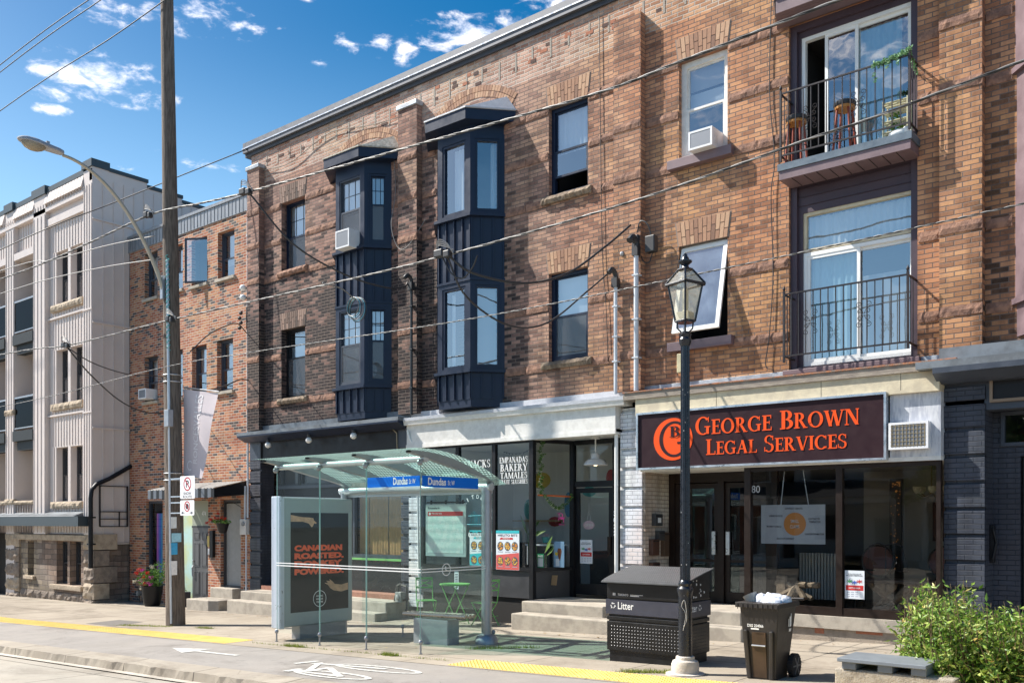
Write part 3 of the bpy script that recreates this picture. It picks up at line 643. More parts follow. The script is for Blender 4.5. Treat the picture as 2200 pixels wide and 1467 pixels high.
# ---- building 1: black shopfront ----
b1 = thing('row_building', 'sooty brown brick building with black shopfront, three round lamps and one navy bay', 'building', (-17.9, 0, zg(-18)), 'attached brick shop buildings in the row')
upper(b1, -20.9, -14.8, [(-19.6,-18.63,8.33,10.08), (-19.6,-18.63,5.06,6.82)], True, False, [(-20.33,-19.61), (-18.62,-17.4), (-15.47,-15.10)])
pilaster(b1, 0, 11.15, M_zinc); pilaster(b1, 1, 11.12, M_zinc)
for z in (10.08, 6.82): jack_arch(b1, -19.6, -18.63, z, z+.42, vm=M_voud)
curve_arch(b1, -16.4, 1.15, 10.45, .42)
window(b1, -19.6, -18.63, 8.33, 10.08, M_navy, y=.16, grid=(3,2,0), screen=True, covers=[(0,1,0,.45,M_blind,0), (0,1,.55,1,M_curt,.01)], t=.04)
window(b1, -19.6, -18.63, 5.06, 6.82, M_black, y=.16, split=.58, screen=True, covers=[(0,1,.0,.58,M_screen,0), (.0,1,.60,.78,M_curt,0)], t=.04)
for z, m_ in ((8.33, M_sand), (5.06, M_sandg)):
    sm = MB(); rock(sm, -19.72, -18.5, z-.15, z-.01, -.05, .06, step=.05, seed=z, back=.2); sm.build('window_sill', m_, b1)

def bay(root, xl, xr, d, z_bot, z_s2, z_t2, z_s3, z_t3, dark, eave, win_kw):
    """canted bay from xl to xr, projecting d; panels of vertical boards below each window"""
    P = [(xl,0), (xl+d,-d), (xr-d,-d), (xr,0)]
    for (za, zb) in ((z_bot, z_s2), (z_t2+.02, z_s3)):
        body = MB()
        body.prism([(xl+.02,.02), (xl+d+.01,-d+.03), (xr-d-.01,-d+.03), (xr-.02,.02)], za, zb-.06, 'z')
        for (p, q) in zip(P, P[1:]):
            L = math.hypot(q[0]-p[0], q[1]-p[1]); ux, uy = (q[0]-p[0])/L, (q[1]-p[1])/L; nx, ny = uy, -ux; n = max(2, int(L/.2))
            for i in range(n+1):
                c = L*i/n; c = min(max(c, .02), L-.02); w_ = .014
                vs = [(p[0]+ux*(c+s*w_)+nx*o_, p[1]+uy*(c+s*w_)+ny*o_) for s, o_ in ((-1,-.02), (1,-.02), (1,.006), (-1,.006))]
                body.prism(vs, za+.01, zb-.065, 'z')
        body.build('bay_panel', M_navy, root)
    for z in (z_s2, z_s3):
        MB().prism([(xl-.06,0), (xl+d-.05,-d-.07), (xr-d+.05,-d-.07), (xr+.06,0)], z-.06, z, 'z').build('bay_sill', M_navy, root)
    MB().prism([(xl-.02,0), (xl+d-.01,-d-.02), (xr-d+.01,-d-.02), (xr+.02,0)], z_t2-.01, z_t2+.04, 'z').build('bay_moulding', M_navy, root)
    MB().prism([(xl,0.02), (xl+d,-d), (xr-d,-d), (xr,0.02)], z_t3, z_t3+.30, 'z').build('bay_frieze', M_navy, root)
    MB().prism([(xl+.03,.02), (xl+d+.02,-d+.04), (xr-d-.02,-d+.04), (xr-.03,.02)], z_bot-.16, z_bot, 'z').build('bay_foot', M_navy, root)
    for lv, (zs, zt) in enumerate(((z_s2, z_t2), (z_s3, z_t3))):
        for fi, (p, q) in enumerate(zip(P, P[1:])):
            L = math.hypot(q[0]-p[0], q[1]-p[1]); th = math.atan2(q[1]-p[1], q[0]-p[0]); T = Matrix.Translation((p[0], p[1], 0)) @ Matrix.Rotation(th, 4, 'Z')
            s = MB(); post = .13 if fi == 1 else .10
            s.box(.0, post, 0, .05, zs, zt); s.box(L-post, L, 0, .05, zs, zt); s.box(post, L-post, 0, .05, zt-.10, zt); s.box(post, L-post, 0, .05, zs, zs+.06)
            s.v = [tuple(T @ Vector(v)) for v in s.v]; s.build('bay_frame', M_navy, root)
            kw = dict(win_kw(lv, fi)); window(root, post, L-post, zs+.06, zt-.10, kw.pop('fm', M_navy), y=.015, T=T, depth=.12 if fi != 1 else .5, **kw)
    # hipped roof with deep fascia
    e = eave; zf0, zf1 = z_t3+.18, z_t3+.40; o_ = .27
    F = [(xl-o_-.03,0.01), (xl+d-o_*.40,-d-o_), (xr-d+o_*.40,-d-o_), (xr+o_+.03,0.01)]
    rf = MB(); rf.prism(F, zf0, zf1, 'z', 0)
    top = [(F[0][0]+.22,.0), (F[1][0]+.14,-.30), (F[2][0]-.14,-.30), (F[3][0]-.22,.0)]; n = 4
    F2 = [(x_-(.02 if i<2 else -.02), y_-.02) for i, (x_, y_) in enumerate(F)]
    rf.add([(x_, y_, zf1+.004) for x_, y_ in F2]+[(x_, y_, zf1+(.24 if y_ < -.1 else .36)) for x_, y_ in top], [(0,1,5,4), (1,2,6,5), (2,3,7,6), (4,5,6,7)], 1)
    rf.add([(x_, y_, zf1+.0) for x_, y_ in F2]+[(x_, y_, zf1+.03) for x_, y_ in F2], [(0,1,5,4), (1,2,6,5), (2,3,7,6), (0,3,2,1)], 1)
    rf.build('bay_roof', [M_navy, e], root)
def wk1(lv, fi):
    if fi == 1: return dict(kind='hung', split=.52, fm=M_navy2, grid=(3,2,0), t=.035, screen=True, covers=[(0,1,.0,.5,M_blind,0), (0,1,.55,1,M_curt,.01)])
    return dict(kind='hung', split=.55, fm=M_navy, grid=(3,2,0), t=.05, screen=True, covers=[(0,1,0,1,M_blind,0)])
def wk2(lv, fi):
    if fi == 1: return dict(kind='fixed', fm=M_navy, t=.05, covers=[(.28,.8,0,.97,M_curt,.012)] if lv == 1 else [(.15,.32,0,.97,M_curt,0)])
    return dict(kind='fixed', fm=M_navy, t=.05, covers=[(0,1,0,1,M_blind,0)] if lv == 0 else [(.7,1,0,1,M_curt,.01)])
M_shing = mat('worn_shingle', (.36,.33,.27), .9, col2=(.55,.52,.45), scale=16, bump=.8)
M_wmetal = mat('white_roof_metal', (.50,.51,.54), .5, var=.12, scale=10, bump=.5)
bay(b1, -17.36, -15.48, .44, 4.42, 5.02, 6.90, 8.20, 9.95, 0, M_shing, wk1)

# ---- shopfront 1 ----
def quoin_pier(root, x0, x1, z0, z1, m, y=0.0, h=.30, gap=.055, out=.05, label=None):
    q = MB(); q.box(x0+.01, x1-.01, y-.0, y+.4, z0, z1); z = z0
    while z < z1-.1:
        q.box(x0, x1, y-out, y+.01, z, min(z+h, z1)); z += h+gap
    o = q.build('brick_pier', m, root, bevel=.006)
    if label: o['label'] = label
zb1 = zg(-18)
f1 = MB(); f1.box(-20.92, -14.80, -.45, .05, 4.14, 4.22, 1); f1.prism([(-.45,4.10),(-.45,4.14),(.03,4.14),(.03,3.98),(-.2,3.98)], -20.9, -14.81, 'x', 0); f1.box(-20.9, -14.8, -.05, .2, 4.22, 4.40, 1)
f1.build('shop_cornice', [M_navy, mat('dark_zinc', (.20,.22,.24), .5, metal=.3, col2=(.13,.14,.15), scale=3)], b1)
f1 = MB(); f1.box(-20.42, -15.18, -.03, .3, 3.44, 3.99); f1.frame(-20.42, -15.14, 3.44, 4.0, -.06, -.032, .03); f1.build('sign_board', M_black, b1)
f1 = MB(); f1.box(-20.9, -20.42, -.06, .3, 3.5, 4.0); f1.box(-15.2, -14.82, -.07, .3, 3.55, 4.0); f1.build('sign_bracket', M_navy2, b1, bevel=.02)
quoin_pier(b1, -20.9, -20.44, zg(-20.6)-.2, 3.5, M_navyb); quoin_pier(b1, -15.13, -14.87, .2, 3.55, M_navyb, y=.01)
def lit_bulb(parent, x, z, y=-.30):
    t = thing('globe_lamp', parent[0], 'lamp', (x, y, z), 'round white globe lamps under the black cornice')
    m = MB(); m.ball((0,0,0), .078, 18); m.build('globe', M_white, t, smooth=True, local=True)
    m = MB(); m.lathe([(.04,.06), (.045,.12), (.03,.16)], 12); m.build('socket', M_char, t, local=True)
lit_bulb(['white globe lamp nearest the navy pier at the left end of the black fascia'], -19.75, 3.86); lit_bulb(['middle white globe lamp of three under the black cornice'], -18.1, 3.89); lit_bulb(['white globe lamp nearest the white shopfront under the black cornice'], -16.45, 3.90)
cb = MB(); cb.tube([(-19.9,-.26,4.05), (-18.1,-.27,4.06), (-16.4,-.27,4.07), (-15.3,-.2,4.03), (-15.22,-.09,3.9), (-15.2,-.09,3.5)], .012, 6); cb.build('lamp_cable', mat('old_cable', (.35,.29,.2), .7), b1)
# back of the recess: transom, door, papered window, tiled base
g1 = MB(); wall(g1, -20.44, -15.13, zb1-.2, 3.5, [(-20.3,-19.5,2.85,3.40), (-19.4,-17.4,2.85,3.4), (-20.2,-19.3,.30,2.75), (-17.28,-15.2,1.06,2.9)], .45, .12); g1.quad((-20.44,-.0,3.44), (-15.13,-.0,3.44), (-15.13,.45,3.44), (-20.44,.45,3.44)); g1.build('shop_wall', M_black, b1)
t_ = MB(); t_.box(-20.4, -17.35, .40, .46, 2.76, 2.84); t_.box(-17.34, -15.2, .42, .46, .99, 1.06); t_.frame(-17.3, -15.2, 1.06, 2.9, .42, .5, .05); t_.build('shop_trim', M_navy2, b1)
for a, b, c, d in ((-20.3,-19.5,2.85,3.40), (-19.4,-17.4,2.85,3.4)): window(b1, a, b, c, d, M_char, y=.47, kind='fixed', t=.04, gl=G_shop, covers=[(0,1,0,1,M_screen,0)])
dr = MB(); dr.box(-20.2, -19.3, .52, .56, .30, 2.75); dr.frame(-20.1, -19.4, .5, 2.6, .50, .53, .06); do = dr.build('door', M_black, b1); h_ = MB(); h_.tube([(-19.45,.47,1.2), (-19.45,.47,1.5)], .015); h_.build('handle', M_alu, do)
pp = MB()
for i in range(6): a = -17.25+i*.34; cover(pp, a, a+.33, 1.11, 2.86, .60+.01*(i % 2), .004)
po = pp.build('papered_window', mat('kraft_paper', (.52,.30,.12), .85, col2=(.42,.24,.09), scale=3, bump=.3), b1); pg_ = MB(); pg_.quad((-17.25,.5,1.1), (-15.25,.5,1.1), (-15.25,.5,2.86), (-17.25,.5,2.86)); pg_.build('pane', G_shop, po)
ba = MB(); ba.box(-17.35, -15.16, .3, .47, .22, .98); ba.box(-17.36, -15.15, .26, .48, .98, 1.02, 1); ba.box(-17.4, -15.14, .22, .5, .14, .22, 2)
ba.build('tiled_base', [mat('black_tile', (.012,.013,.016), .2, var=.4, scale=14), M_green, M_conc], b1)
st = MB(); st.box(-20.30, -14.86, -.75, .5, zg(-21)-.3, .13); st.box(-20.34, -14.80, -1.12, -.75, zg(-21)-.3, -.08); st.build('front_steps', M_conc, b1, bevel=.02)
kr = MB(); kr.box(-20.3, -15.0, -.12, .3, .13, .235); kr.build('threshold', mat('brick_threshold', (.32,.15,.10), .9, var=.3, scale=12), b1)

# ---- building 2: white shopfront ----
b2 = thing('row_building', 'brown brick building with white fascia, food shop below and tall navy bay above', 'building', (-11.9, 0, zg(-12)), 'attached brick shop buildings in the row')
upper(b2, -14.8, -9.05, [(-10.97,-10.03,8.31,10.06), (-10.97,-10.03,5.05,6.79)], False, False, [(-14.49,-14.06), (-12.1,-10.98), (-10.02,-9.35)])
pilaster(b2, 2, 11.15)
for z in (10.06, 6.79): jack_arch(b2, -10.97, -10.03, z, z+.42, vm=M_vou if z > 8 else M_vou)
curve_arch(b2, -13.07, 1.15, 10.42, .42)
window(b2, -10.97, -10.03, 8.31, 10.06, M_navy, y=.10, split=.50, t=.075, opened=.30, covers=[(0,1,.50,1,M_curt,.006)])
window(b2, -10.97, -10.03, 5.05, 6.79, M_navy, y=.10, split=.50, t=.075, screen=True, covers=[(0,1,.52,1,M_curt,0), (0,1,0,.5,M_blind,0)])
for z in (8.31, 5.05):
    sm = MB(); rock(sm, -11.12, -9.92, z-.15, z-.01, -.06, .06, step=.05, seed=z, back=.2); sm.build('window_sill', M_sandg, b2)
bay(b2, -14.03, -12.11, .50, 4.42, 5.02, 6.86, 8.22, 9.86, 0, M_wmetal, wk2)
f2 = MB(); f2.box(-14.80, -9.05, -.30, .05, 4.12, 4.19, 1); f2.prism([(-.27,4.03),(-.29,4.12),(.03,4.12),(.03,4.03)], -14.8, -9.05, 'x', 0); f2.box(-14.78, -9.28, -.2, .1, 3.52, 4.03, 0); f2.box(-14.8, -9.05, -.04, .2, 4.19, 4.34, 1)
f2.box(-14.79, -9.27, -.215, -.19, 3.52, 3.60, 0); f2.build('shop_cornice', [M_offw, M_wmetal], b2)
quoin_pier(b2, -14.87, -14.42, .0, 3.55, M_whiteb, y=.0); quoin_pier(b2, -9.27, -8.80, -.3, 4.0, M_whiteb, y=.0)
ce = MB(); ce.box(-14.4, -9.28, -.17, 6, 3.56, 3.62); ce.build('recess_ceiling', M_white, b2)
# black glazed front with canted corner at the door
P2 = [(-14.4,-.1), (-11.30,-.1), (-10.98,.85), (-9.30,.85)]
fr = MB(); ZS, ZH = .98, 3.55
def seg_bar(m, p, q, z0, z1, w=.05, mat=0): 
    L = math.hypot(q[0]-p[0], q[1]-p[1]); T = Matrix.Translation((p[0],p[1],0)) @ Matrix.Rotation(math.atan2(q[1]-p[1], q[0]-p[0]), 4, 'Z'); m.box(0, L, -w/2, w/2, z0, z1, mat, T)
seg_bar(fr, P2[0], P2[1], ZH-.07, ZH, .07); seg_bar(fr, P2[0], P2[1], ZS-.07, ZS, .09); seg_bar(fr, P2[1], P2[2], ZH-.073, ZH-.003, .07); seg_bar(fr, P2[1], P2[2], ZS-.073, ZS-.003, .08)
for x in (-14.36, -13.31, -12.29): fr.box(x-.045, x+.045, -.14, -.05, ZS, ZH-.07)
fr.box(-11.35, -11.25, -.15, -.05, zg(-11.3), ZH-.003); fr.box(-11.03, -10.93, .78, .88, .30, ZH-.006)
fr.box(-10.0, -9.88, .80, .90, .30, ZH); fr.box(-9.38, -9.28, .8, .9, .3, ZH); fr.box(-10.93, -9.28, .81, .89, 2.60, 2.72); fr.box(-10.93, -9.28, .81, .89, 3.46, 3.55)
fo = fr.build('shop_frame', M_black, b2)
gp = MB(); gp.quad((-14.36,-.1,ZS), (-11.3,-.1,ZS), (-11.3,-.1,ZH-.05), (-14.36,-.1,ZH-.05)); gp.quad((-11.30,-.1,ZS), (-10.98,.83,ZS), (-10.98,.83,ZH-.05), (-11.3,-.1,ZH-.05)); gp.quad((-10.95,.85,2.7), (-9.3,.85,2.7), (-9.3,.85,3.5), (-10.95,.85,3.5)); gp.quad((-9.88,.85,.32), (-9.36,.85,.32), (-9.36,.85,2.62), (-9.88,.85,2.62))
gp.build('pane', G_shop, fo)
bs = MB(); bs.prism([(-14.4,-.1), (-11.31,-.1), (-11.02,.8), (-14.4,.8)], .36, ZS-.08, 'z'); bs.prism([(-14.4,-.06), (-11.36,-.06), (-11.1,.8), (-14.4,.8)], zg(-14)-.2, .36, 'z', 1); bs.build('shop_base', [M_char, M_dark], b2)
dd = MB(); dd.frame(-10.92, -10.01, .42, 2.58, .84, .88, .10, 0, .22); do = dd.build('door', M_black, b2); q = MB(); q.quad((-10.85,.86,.6), (-10.08,.86,.6), (-10.08,.86,2.5), (-10.85,.86,2.5)); q.build('pane', G_shop, do); q = MB(); q.box(-10.12, -10.04, .80, .83, 1.25, 1.6); q.build('push_plate', M_bronze, do)
st = MB(); st.box(-11.18, -9.28, -.60, .95, -.3, .36); st.box(-11.10, -8.80, -1.02, -.6, -.4, .16); st.build('front_steps', M_conc, b2, bevel=.02)
# right side wall of recess and downpipe
q = MB(); q.box(-9.30, -9.27, .0, .85, .2, 3.55); q.build('recess_wall', M_white, b2)
q = MB(); q.tube([(-9.33,-.09,3.95), (-9.33,-.09,.3)], .035, 10); q.build('downpipe', M_white, b2, smooth='auto'); q = MB(); q.tube([(-14.72,-.24,3.92), (-14.66,-.22,3.72), (-14.55,-.1,3.5), (-14.52,-.07,.35)], .022, 8); q.build('downpipe', M_white, b2, smooth='auto')
# shop interior
M_wallw = mat('shop_white_wall', (.74,.74,.72), .7); M_floor = mat('shop_floor', (.16,.13,.11), .5, var=.2)
q = MB(); q.quad((-14.5,.8,.36), (-9.3,.8,.36), (-9.3,5,.36), (-14.5,5,.36), 1); q.quad((-14.5,3.2,.3), (-9.3,3.2,.3), (-9.3,3.2,3.6), (-14.5,3.2,3.6)); q.quad((-14.5,-.05,.3), (-14.5,5,.3), (-14.5,5,3.6), (-14.5,-.05,3.6)); q.quad((-9.27,.9,.3), (-9.27,5,.3), (-9.27,5,3.6), (-9.27,.9,3.6))
q.box(-14.3, -12.6, 2.2, 2.8, .36, 1.4, 2); q.box(-14.2, -12.9, 2.8, 3.15, 1.9, 1.94, 3); q.box(-11.3, -10.2, 2.8, 3.15, 2.3, 2.34, 3); q.box(-11.5, -10.3, 2.2, 2.8, .36, 1.25, 2)
q.build('shop_interior', [M_wallw, M_floor, M_char, mat('pine_shelf', (.45,.30,.15), .6)], b2)
mu = MB()
for (x, z, rx, rz, mi) in ((-13.6,2.9,.28,.2,0), (-12.8,2.3,.12,.3,1), (-12.2,2.6,.2,.12,2), (-11.6,2.9,.13,.2,3), (-11.2,2.6,.11,.26,2), (-10.7,2.8,.2,.2,0), (-13.2,1.9,.2,.12,3), (-14.0,2.2,.15,.25,2)):
    mu.add([(x+rx*math.cos(a*.524), 3.185, z+rz*math.sin(a*.524)) for a in range(12)], [tuple(range(12))], mi)
mu.build('painted_mural', [mat('mural_yellow', (.7,.5,.05)), mat('mural_blue', (.1,.3,.5)), mat('mural_teal', (.1,.45,.45)), mat('mural_red', (.55,.08,.08))], b2)

# ---- building 3: legal office ----
b3 = thing('row_building', 'orange brick building with plum sliding door panel, two balconies and maroon signboard', 'building', (-6.3, 0, zg(-6.3)), 'attached brick shop buildings in the row')
upper(b3, -9.05, -3.4, [(-8.07,-7.13,8.31,10.05), (-8.07,-7.13,5.08,6.78), (-6.04,-4.04,4.3,10.0)], False, False, [(-8.75,-8.08), (-7.12,-6.05), (-4.03,-3.70)])
pilaster(b3, 3, 11.6)
for z in (10.05, 6.78): jack_arch(b3, -8.07, -7.13, z, z+.42)
curve_arch(b3, -5.04, 1.15, 10.5, .42)
window(b3, -8.07, -7.13, 8.31, 10.05, M_offw, y=.10, split=.5, t=.10, covers=[(0,1,.75,1,M_blind,0), (0,1,.52,.72,M_curt,0)])
for z in (8.31, 5.08):
    sm = MB(); sm.box(-8.24, -7.0, -.13, .12, z-.17, z-.01); sm.build('window_sill', M_plum2, b3, bevel=.006)
# top hung sash pushed open
aw = MB(); aw.frame(-8.07, -7.13, 5.08, 6.78, .10, .17, .035); e = .19; aw.quad((-8.07,1.1,5.08), (-7.13,1.1,5.08), (-7.13,1.1,6.78), (-8.07,1.1,6.78), 1)
for qd in ([(-8.07,e,5.08),(-8.07,1.1,5.08),(-8.07,1.1,6.78),(-8.07,e,6.78)], [(-7.13,e,5.08),(-7.13,1.1,5.08),(-7.13,1.1,6.78),(-7.13,e,6.78)], [(-8.07,e,6.78),(-7.13,e,6.78),(-7.13,1.1,6.78),(-8.07,1.1,6.78)]): aw.quad(*qd, 1)
wo = aw.build('window', [M_white, M_dark], b3); wo['label'] = 'top hung white window standing open'
T = Matrix.Translation((0,.10,6.74)) @ Matrix.Rotation(rad(-13), 4, 'X') @ Matrix.Translation((0,-.10,-6.74))
sa = MB(); sa.frame(-8.05, -7.15, 5.14, 6.74, .06, .10, .075); sa.v = [tuple(T @ Vector(v)) for v in sa.v]; so = sa.build('open_sash', M_white, wo)
sa = MB(); sa.quad((-7.98,.08,5.2), (-7.22,.08,5.2), (-7.22,.08,6.68), (-7.98,.08,6.68)); sa.v = [tuple(T @ Vector(v)) for v in sa.v]; sa.build('pane', glass('frosted_glass', (.55,.62,.70), boost=.28, rough=.08, dirt=.22, dirtc=(.40,.50,.64)), wo)
# plum panel with two sliding doors
pn = MB(); wall(pn, -6.04, -4.04, 4.3, 10.0, [(-5.88,-4.12,7.62,9.80), (-5.85,-4.09,4.43,6.93)], .12, .12)
for i in range(3): pn.box(-6.04, -4.04, .10, .12, 7.05+i*.14, 7.052+i*.14)
pn.frame(-6.04, -4.04, 4.3, 10.0, .06, .119, .11); pn.build('timber_panel', M_plum, b3)
window(b3, -5.88, -4.12, 7.62, 9.80, M_white, y=.14, kind='slide', t=.06, covers=[(.50,.90,0,.98,M_teal,.012)], label='white sliding door standing half open, blue curtain behind', half=True)
window(b3, -5.85, -4.09, 4.43, 6.28, M_white, y=.14, kind='slide', t=.06, covers=[(0.02,.48,0,.98,M_teal,.014), (.52,1,0,.75,M_blind,0)])
window(b3, -5.85, -4.09, 6.29, 6.93, M_cream, y=.14, kind='fixed', t=.05, covers=[(0.0,1,0,1,M_curt,.012)])
ev = MB(); ev.prism([(-6.25,.02), (-6.05,-.5), (-4.03,-.5), (-3.83,.02)], 10.0, 10.22, 'z'); ev.add([(-6.27,.0,10.225), (-6.07,-.53,10.225), (-4.01,-.53,10.225), (-3.81,0,10.225), (-5.9,0,10.55), (-4.2,0,10.55)], [(0,1,4), (1,2,5,4), (2,3,5)], 1)
for i in range(1,4): ev.box(-6.1, -3.98, -.5+.1*i, -.496+.1*i, 9.994, 10.001)
ev.build('brow_roof', [M_plum2, M_zinc], b3)
bl = MB(); bl.box(-6.05, -4.00, -.44, .06, 7.50, 7.61, 0); bl.box(-6.03, -4.02, -.42, .05, 7.36, 7.495, 1)
for i in range(1, 10): x = -6.03+i*.2; bl.box(x-.003, x+.003, -.40, .03, 7.352, 7.361, 2)
bl.build('balcony_slab', [mat('slate_blue_paint', (.10,.135,.17), .5, var=.2), M_plum2, M_dark], b3)
def railing(root, x0, x1, zt, zb, y, n, ends=(0,1), butter=()):
    m = MB()
    for z in (zt, zb): m.box(x0, x1, y-.012, y+.012, z-.012, z+.012)
    for x in (x0, x1):
        for z in (zt, zb): m.box(x-.012, x+.012, y, .06, z-.014, z+.010)
    for x in (x0, x1): m.box(x-.016, x+.016, y-.016, y+.016, zb-.10, zt+.05); m.lathe([(.008,0), (.022,.02), (.026,.04), (.016,.06), (.004,.09)], 8, c=(x, y, zt+.05))
    for i in range(1, n): x = x0+(x1-x0)*i/n; m.box(x-.007, x+.007, y-.007, y+.007, zb, zt)
    for x in (x0, x1):
        for k_ in (1, 2): yy = y+(.05-y)*k_/3; m.box(x-.006, x+.006, yy-.006, yy+.006, zb, zt)
    for xc in butter:
        zc = (zt+zb)/2+.0
        for sx in (-1, 1):
            for sz in (-1, 1):
                for (ccx, ccz, r0, a0) in ((.070, .155, .042, -.4), (.062, .055, .034, -1.2)):
                    pts = [(xc+sx*.006, y, zc+sz*.012), (xc+sx*.03, y, zc+sz*(ccz*.45))]
                    for i in range(15):
                        a = a0+i/14*6.6; r = r0*(1-i/14*.7); pts.append((xc+sx*(ccx+r*math.cos(a)), y, zc+sz*(ccz+r*math.sin(a))))
                    m.tube(pts, .0048, 4)
    return m.build('railing', M_iron, root)
railing(b3, -6.01, -4.04, 8.74, 7.75, -.40, 16, butter=(-5.53, -4.78))
railing(b3, -5.98, -4.08, 5.54, 4.55, -.34, 16, butter=(-5.55, -4.72))
# fascia, rusty flashing, signboard
lo = MB(); lo.box(-6.10, -3.98, -.12, .1, 4.28, 4.36); lo.build('door_threshold', M_plum2, b3, bevel=.01)
f3 = MB(); f3.box(-9.04, -3.42, -.34, .05, 4.22, 4.245, 0); f3.box(-9.03, -3.42, -.32, .05, 4.10, 4.22, 1); f3.box(-8.8, -3.66, -.28, .2, 3.80, 4.10, 2); f3.box(-9.0, -3.66, -.03, .2, 4.245, 4.36, 4); f3.box(-4.38, -3.66, -.20, .2, 2.86, 3.80, 3)
for x in (-7.2, -5.4, -4.2): f3.box(x-.003, x+.003, -.283, -.27, 3.85, 4.1, 5)
f3.build('shop_fascia', [M_rust, M_wood, M_cream, mat('blistered_white', (.62,.63,.66), .6, col2=(.40,.42,.48), scale=3, stretch=(6,6,1.2), bump=.5), M_zinc, M_dark], b3, bevel=.012)
so_ = MB(); so_.box(-8.76, -3.66, -.2, .9, 2.80, 2.86); so_.build('recess_ceiling', M_offw, b3)
sg = MB(); sg.box(-8.72, -4.43, -.30, -.2, 2.86, 3.81, 0); so2 = sg.build('shop_sign', mat('maroon_board', (.028,.011,.015), .5, var=.1, spec=.2), b3)
sg = MB(); sg.frame(-8.755, -4.395, 2.825, 3.845, -.33, -.2, .035); sg.build('sign_frame', M_alu, so2)
lt = MB(); serif_text(lt, 'GEORGE BROWN', -7.58, -4.80, 3.385, .30, -.30, small=.82); serif_text(lt, 'LEGAL SERVICES', -7.38, -4.99, 3.035, .265, -.30, small=.82)
cx, cz = -8.02, 3.34
def ell(m, rx, rz, dx, y, n=40, mat=0): m.add([(cx+dx+rx*math.cos(2*math.pi*i/n), y, cz+rz*math.sin(2*math.pi*i/n)) for i in range(n)], [tuple(range(n))], mat)
ell(lt, .385, .37, 0, -.306)
for i in range(30):
    a = rad(48+264*i/30); b = rad(48+264*(i+1)/30)
    lt.add([(cx+.03+r_*math.cos(t), -.308-.0001*(i % 2), cz+q_*math.sin(t)) for r_, q_, t in ((.30,.315,a), (.30,.315,b), (.225,.27,b), (.225,.27,a))], [(0,1,2,3)], 1)
lt.box(cx+.20, cx+.25, -.311, -.309, cz-.20, cz-.05, 1); lt.box(cx+.09, cx+.28, -.3125, -.3105, cz-.085, cz-.05, 1)
bb = MB(); serif_text(bb, 'B', 0, .20, 0, .19, 0, out=0)
for p in bb.v: pass
lt.add([(cx-.06+p[0], -.3135+p[1], cz+.035+p[2]) for p in bb.v], bb.f, 1)
lt.build('lettering', [mat('sign_orange', (.80,.085,.012), .5, spec=.2), mat('maroon_board')], so2)
# glazed front
fr = MB(); ZS, ZH = .55, 2.80
fr.box(-6.76, -6.65, -.14, -.03, .2, ZH); fr.box(-5.22, -5.12, -.14, -.03, .42, ZH); fr.box(-3.74, -3.68, -.14, -.03, .42, ZH); fr.box(-6.65, -3.74, -.13, -.04, .42, ZS); fr.box(-6.65, -3.74, -.13, -.04, ZH-.07, ZH)
fr.box(-8.74, -8.62, .82, .92, .3, ZH); fr.box(-7.72, -7.60, .8, .9, .3, 2.65); fr.box(-6.72, -6.60, .82, .92, .3, ZH); fr.box(-8.62, -6.72, .83, .91, 2.62, ZH); fo = fr.build('shop_frame', M_bronze, b3)
gp = MB(); gp.quad((-6.68,-.09,ZS), (-3.7,-.09,ZS), (-3.7,-.09,ZH-.05), (-6.68,-.09,ZH-.05)); gp.quad((-6.70,-.03,ZS), (-6.70,.85,ZS), (-6.70,.85,ZH), (-6.7,-.03,ZH)); gp.build('pane', G_shop, fo)
q = MB(); q.box(-6.72, -6.66, -.03, .84, .2, .55); q.build('return_base', M_bronze, b3)
for a, b, hx in ((-8.62,-7.72,-7.80), (-7.60,-6.72,-7.52)):
    dd = MB(); dd.frame(a+.005, b-.005, .42, 2.6, .85, .89, .09, 0, .2); dd.box(a+.1, b-.1, .855, .885, 1.16, 1.21); do = dd.build('door', M_bronze, b3)
    q = MB(); q.quad((a+.08,.87,.6), (b-.08,.87,.6), (b-.08,.87,2.52), (a+.08,.87,2.52)); q.build('pane', glass('smoked_glass', (.10,.11,.11), boost=.05), do); q = MB(); q.box(hx-.035, hx+.035, .79, .83, 1.3, 1.72); q.build('handle', M_alu, do)
q = MB(); q.box(-8.82, -8.75, -.02, .86, .2, 2.86); q.build('recess_wall', M_peel, b3)
q = MB(); q.box(-6.68, -3.69, -.20, .2, .22, .415, 0); q.box(-6.66, -3.70, -.15, .2, -.3, .22, 1); q.box(-6.6, -6.3, -.156, -.1, .12, .2, 2); q.box(-5.55, -5.40, -.156, -.1, .13, .21, 2); q.box(-4.9, -4.5, -.154, -.1, .17, .21, 2)
q.build('shop_base', [M_conc, mat('parged_base', (.36,.30,.24), .95, col2=(.26,.22,.18), scale=5, bump=.9), mat('raw_brick')], b3)
st = MB(); st.box(-8.80, -6.62, -.55, .9, -.4, .42); st.box(-8.80, -6.42, -.95, -.55, -.4, .20); st.build('front_steps', M_conc, b3, bevel=.02)
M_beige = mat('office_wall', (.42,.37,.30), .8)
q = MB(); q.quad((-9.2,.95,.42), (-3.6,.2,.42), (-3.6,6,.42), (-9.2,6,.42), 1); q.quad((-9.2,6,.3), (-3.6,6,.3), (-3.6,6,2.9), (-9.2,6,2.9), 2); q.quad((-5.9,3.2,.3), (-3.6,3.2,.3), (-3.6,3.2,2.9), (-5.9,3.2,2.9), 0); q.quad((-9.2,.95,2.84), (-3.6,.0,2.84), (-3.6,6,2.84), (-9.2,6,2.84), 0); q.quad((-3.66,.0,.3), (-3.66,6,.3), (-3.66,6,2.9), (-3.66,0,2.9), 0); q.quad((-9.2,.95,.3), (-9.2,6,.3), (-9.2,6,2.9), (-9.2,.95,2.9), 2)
q.box(-4.65, -3.7, 3.12, 3.19, 1.55, 2.25, 3)
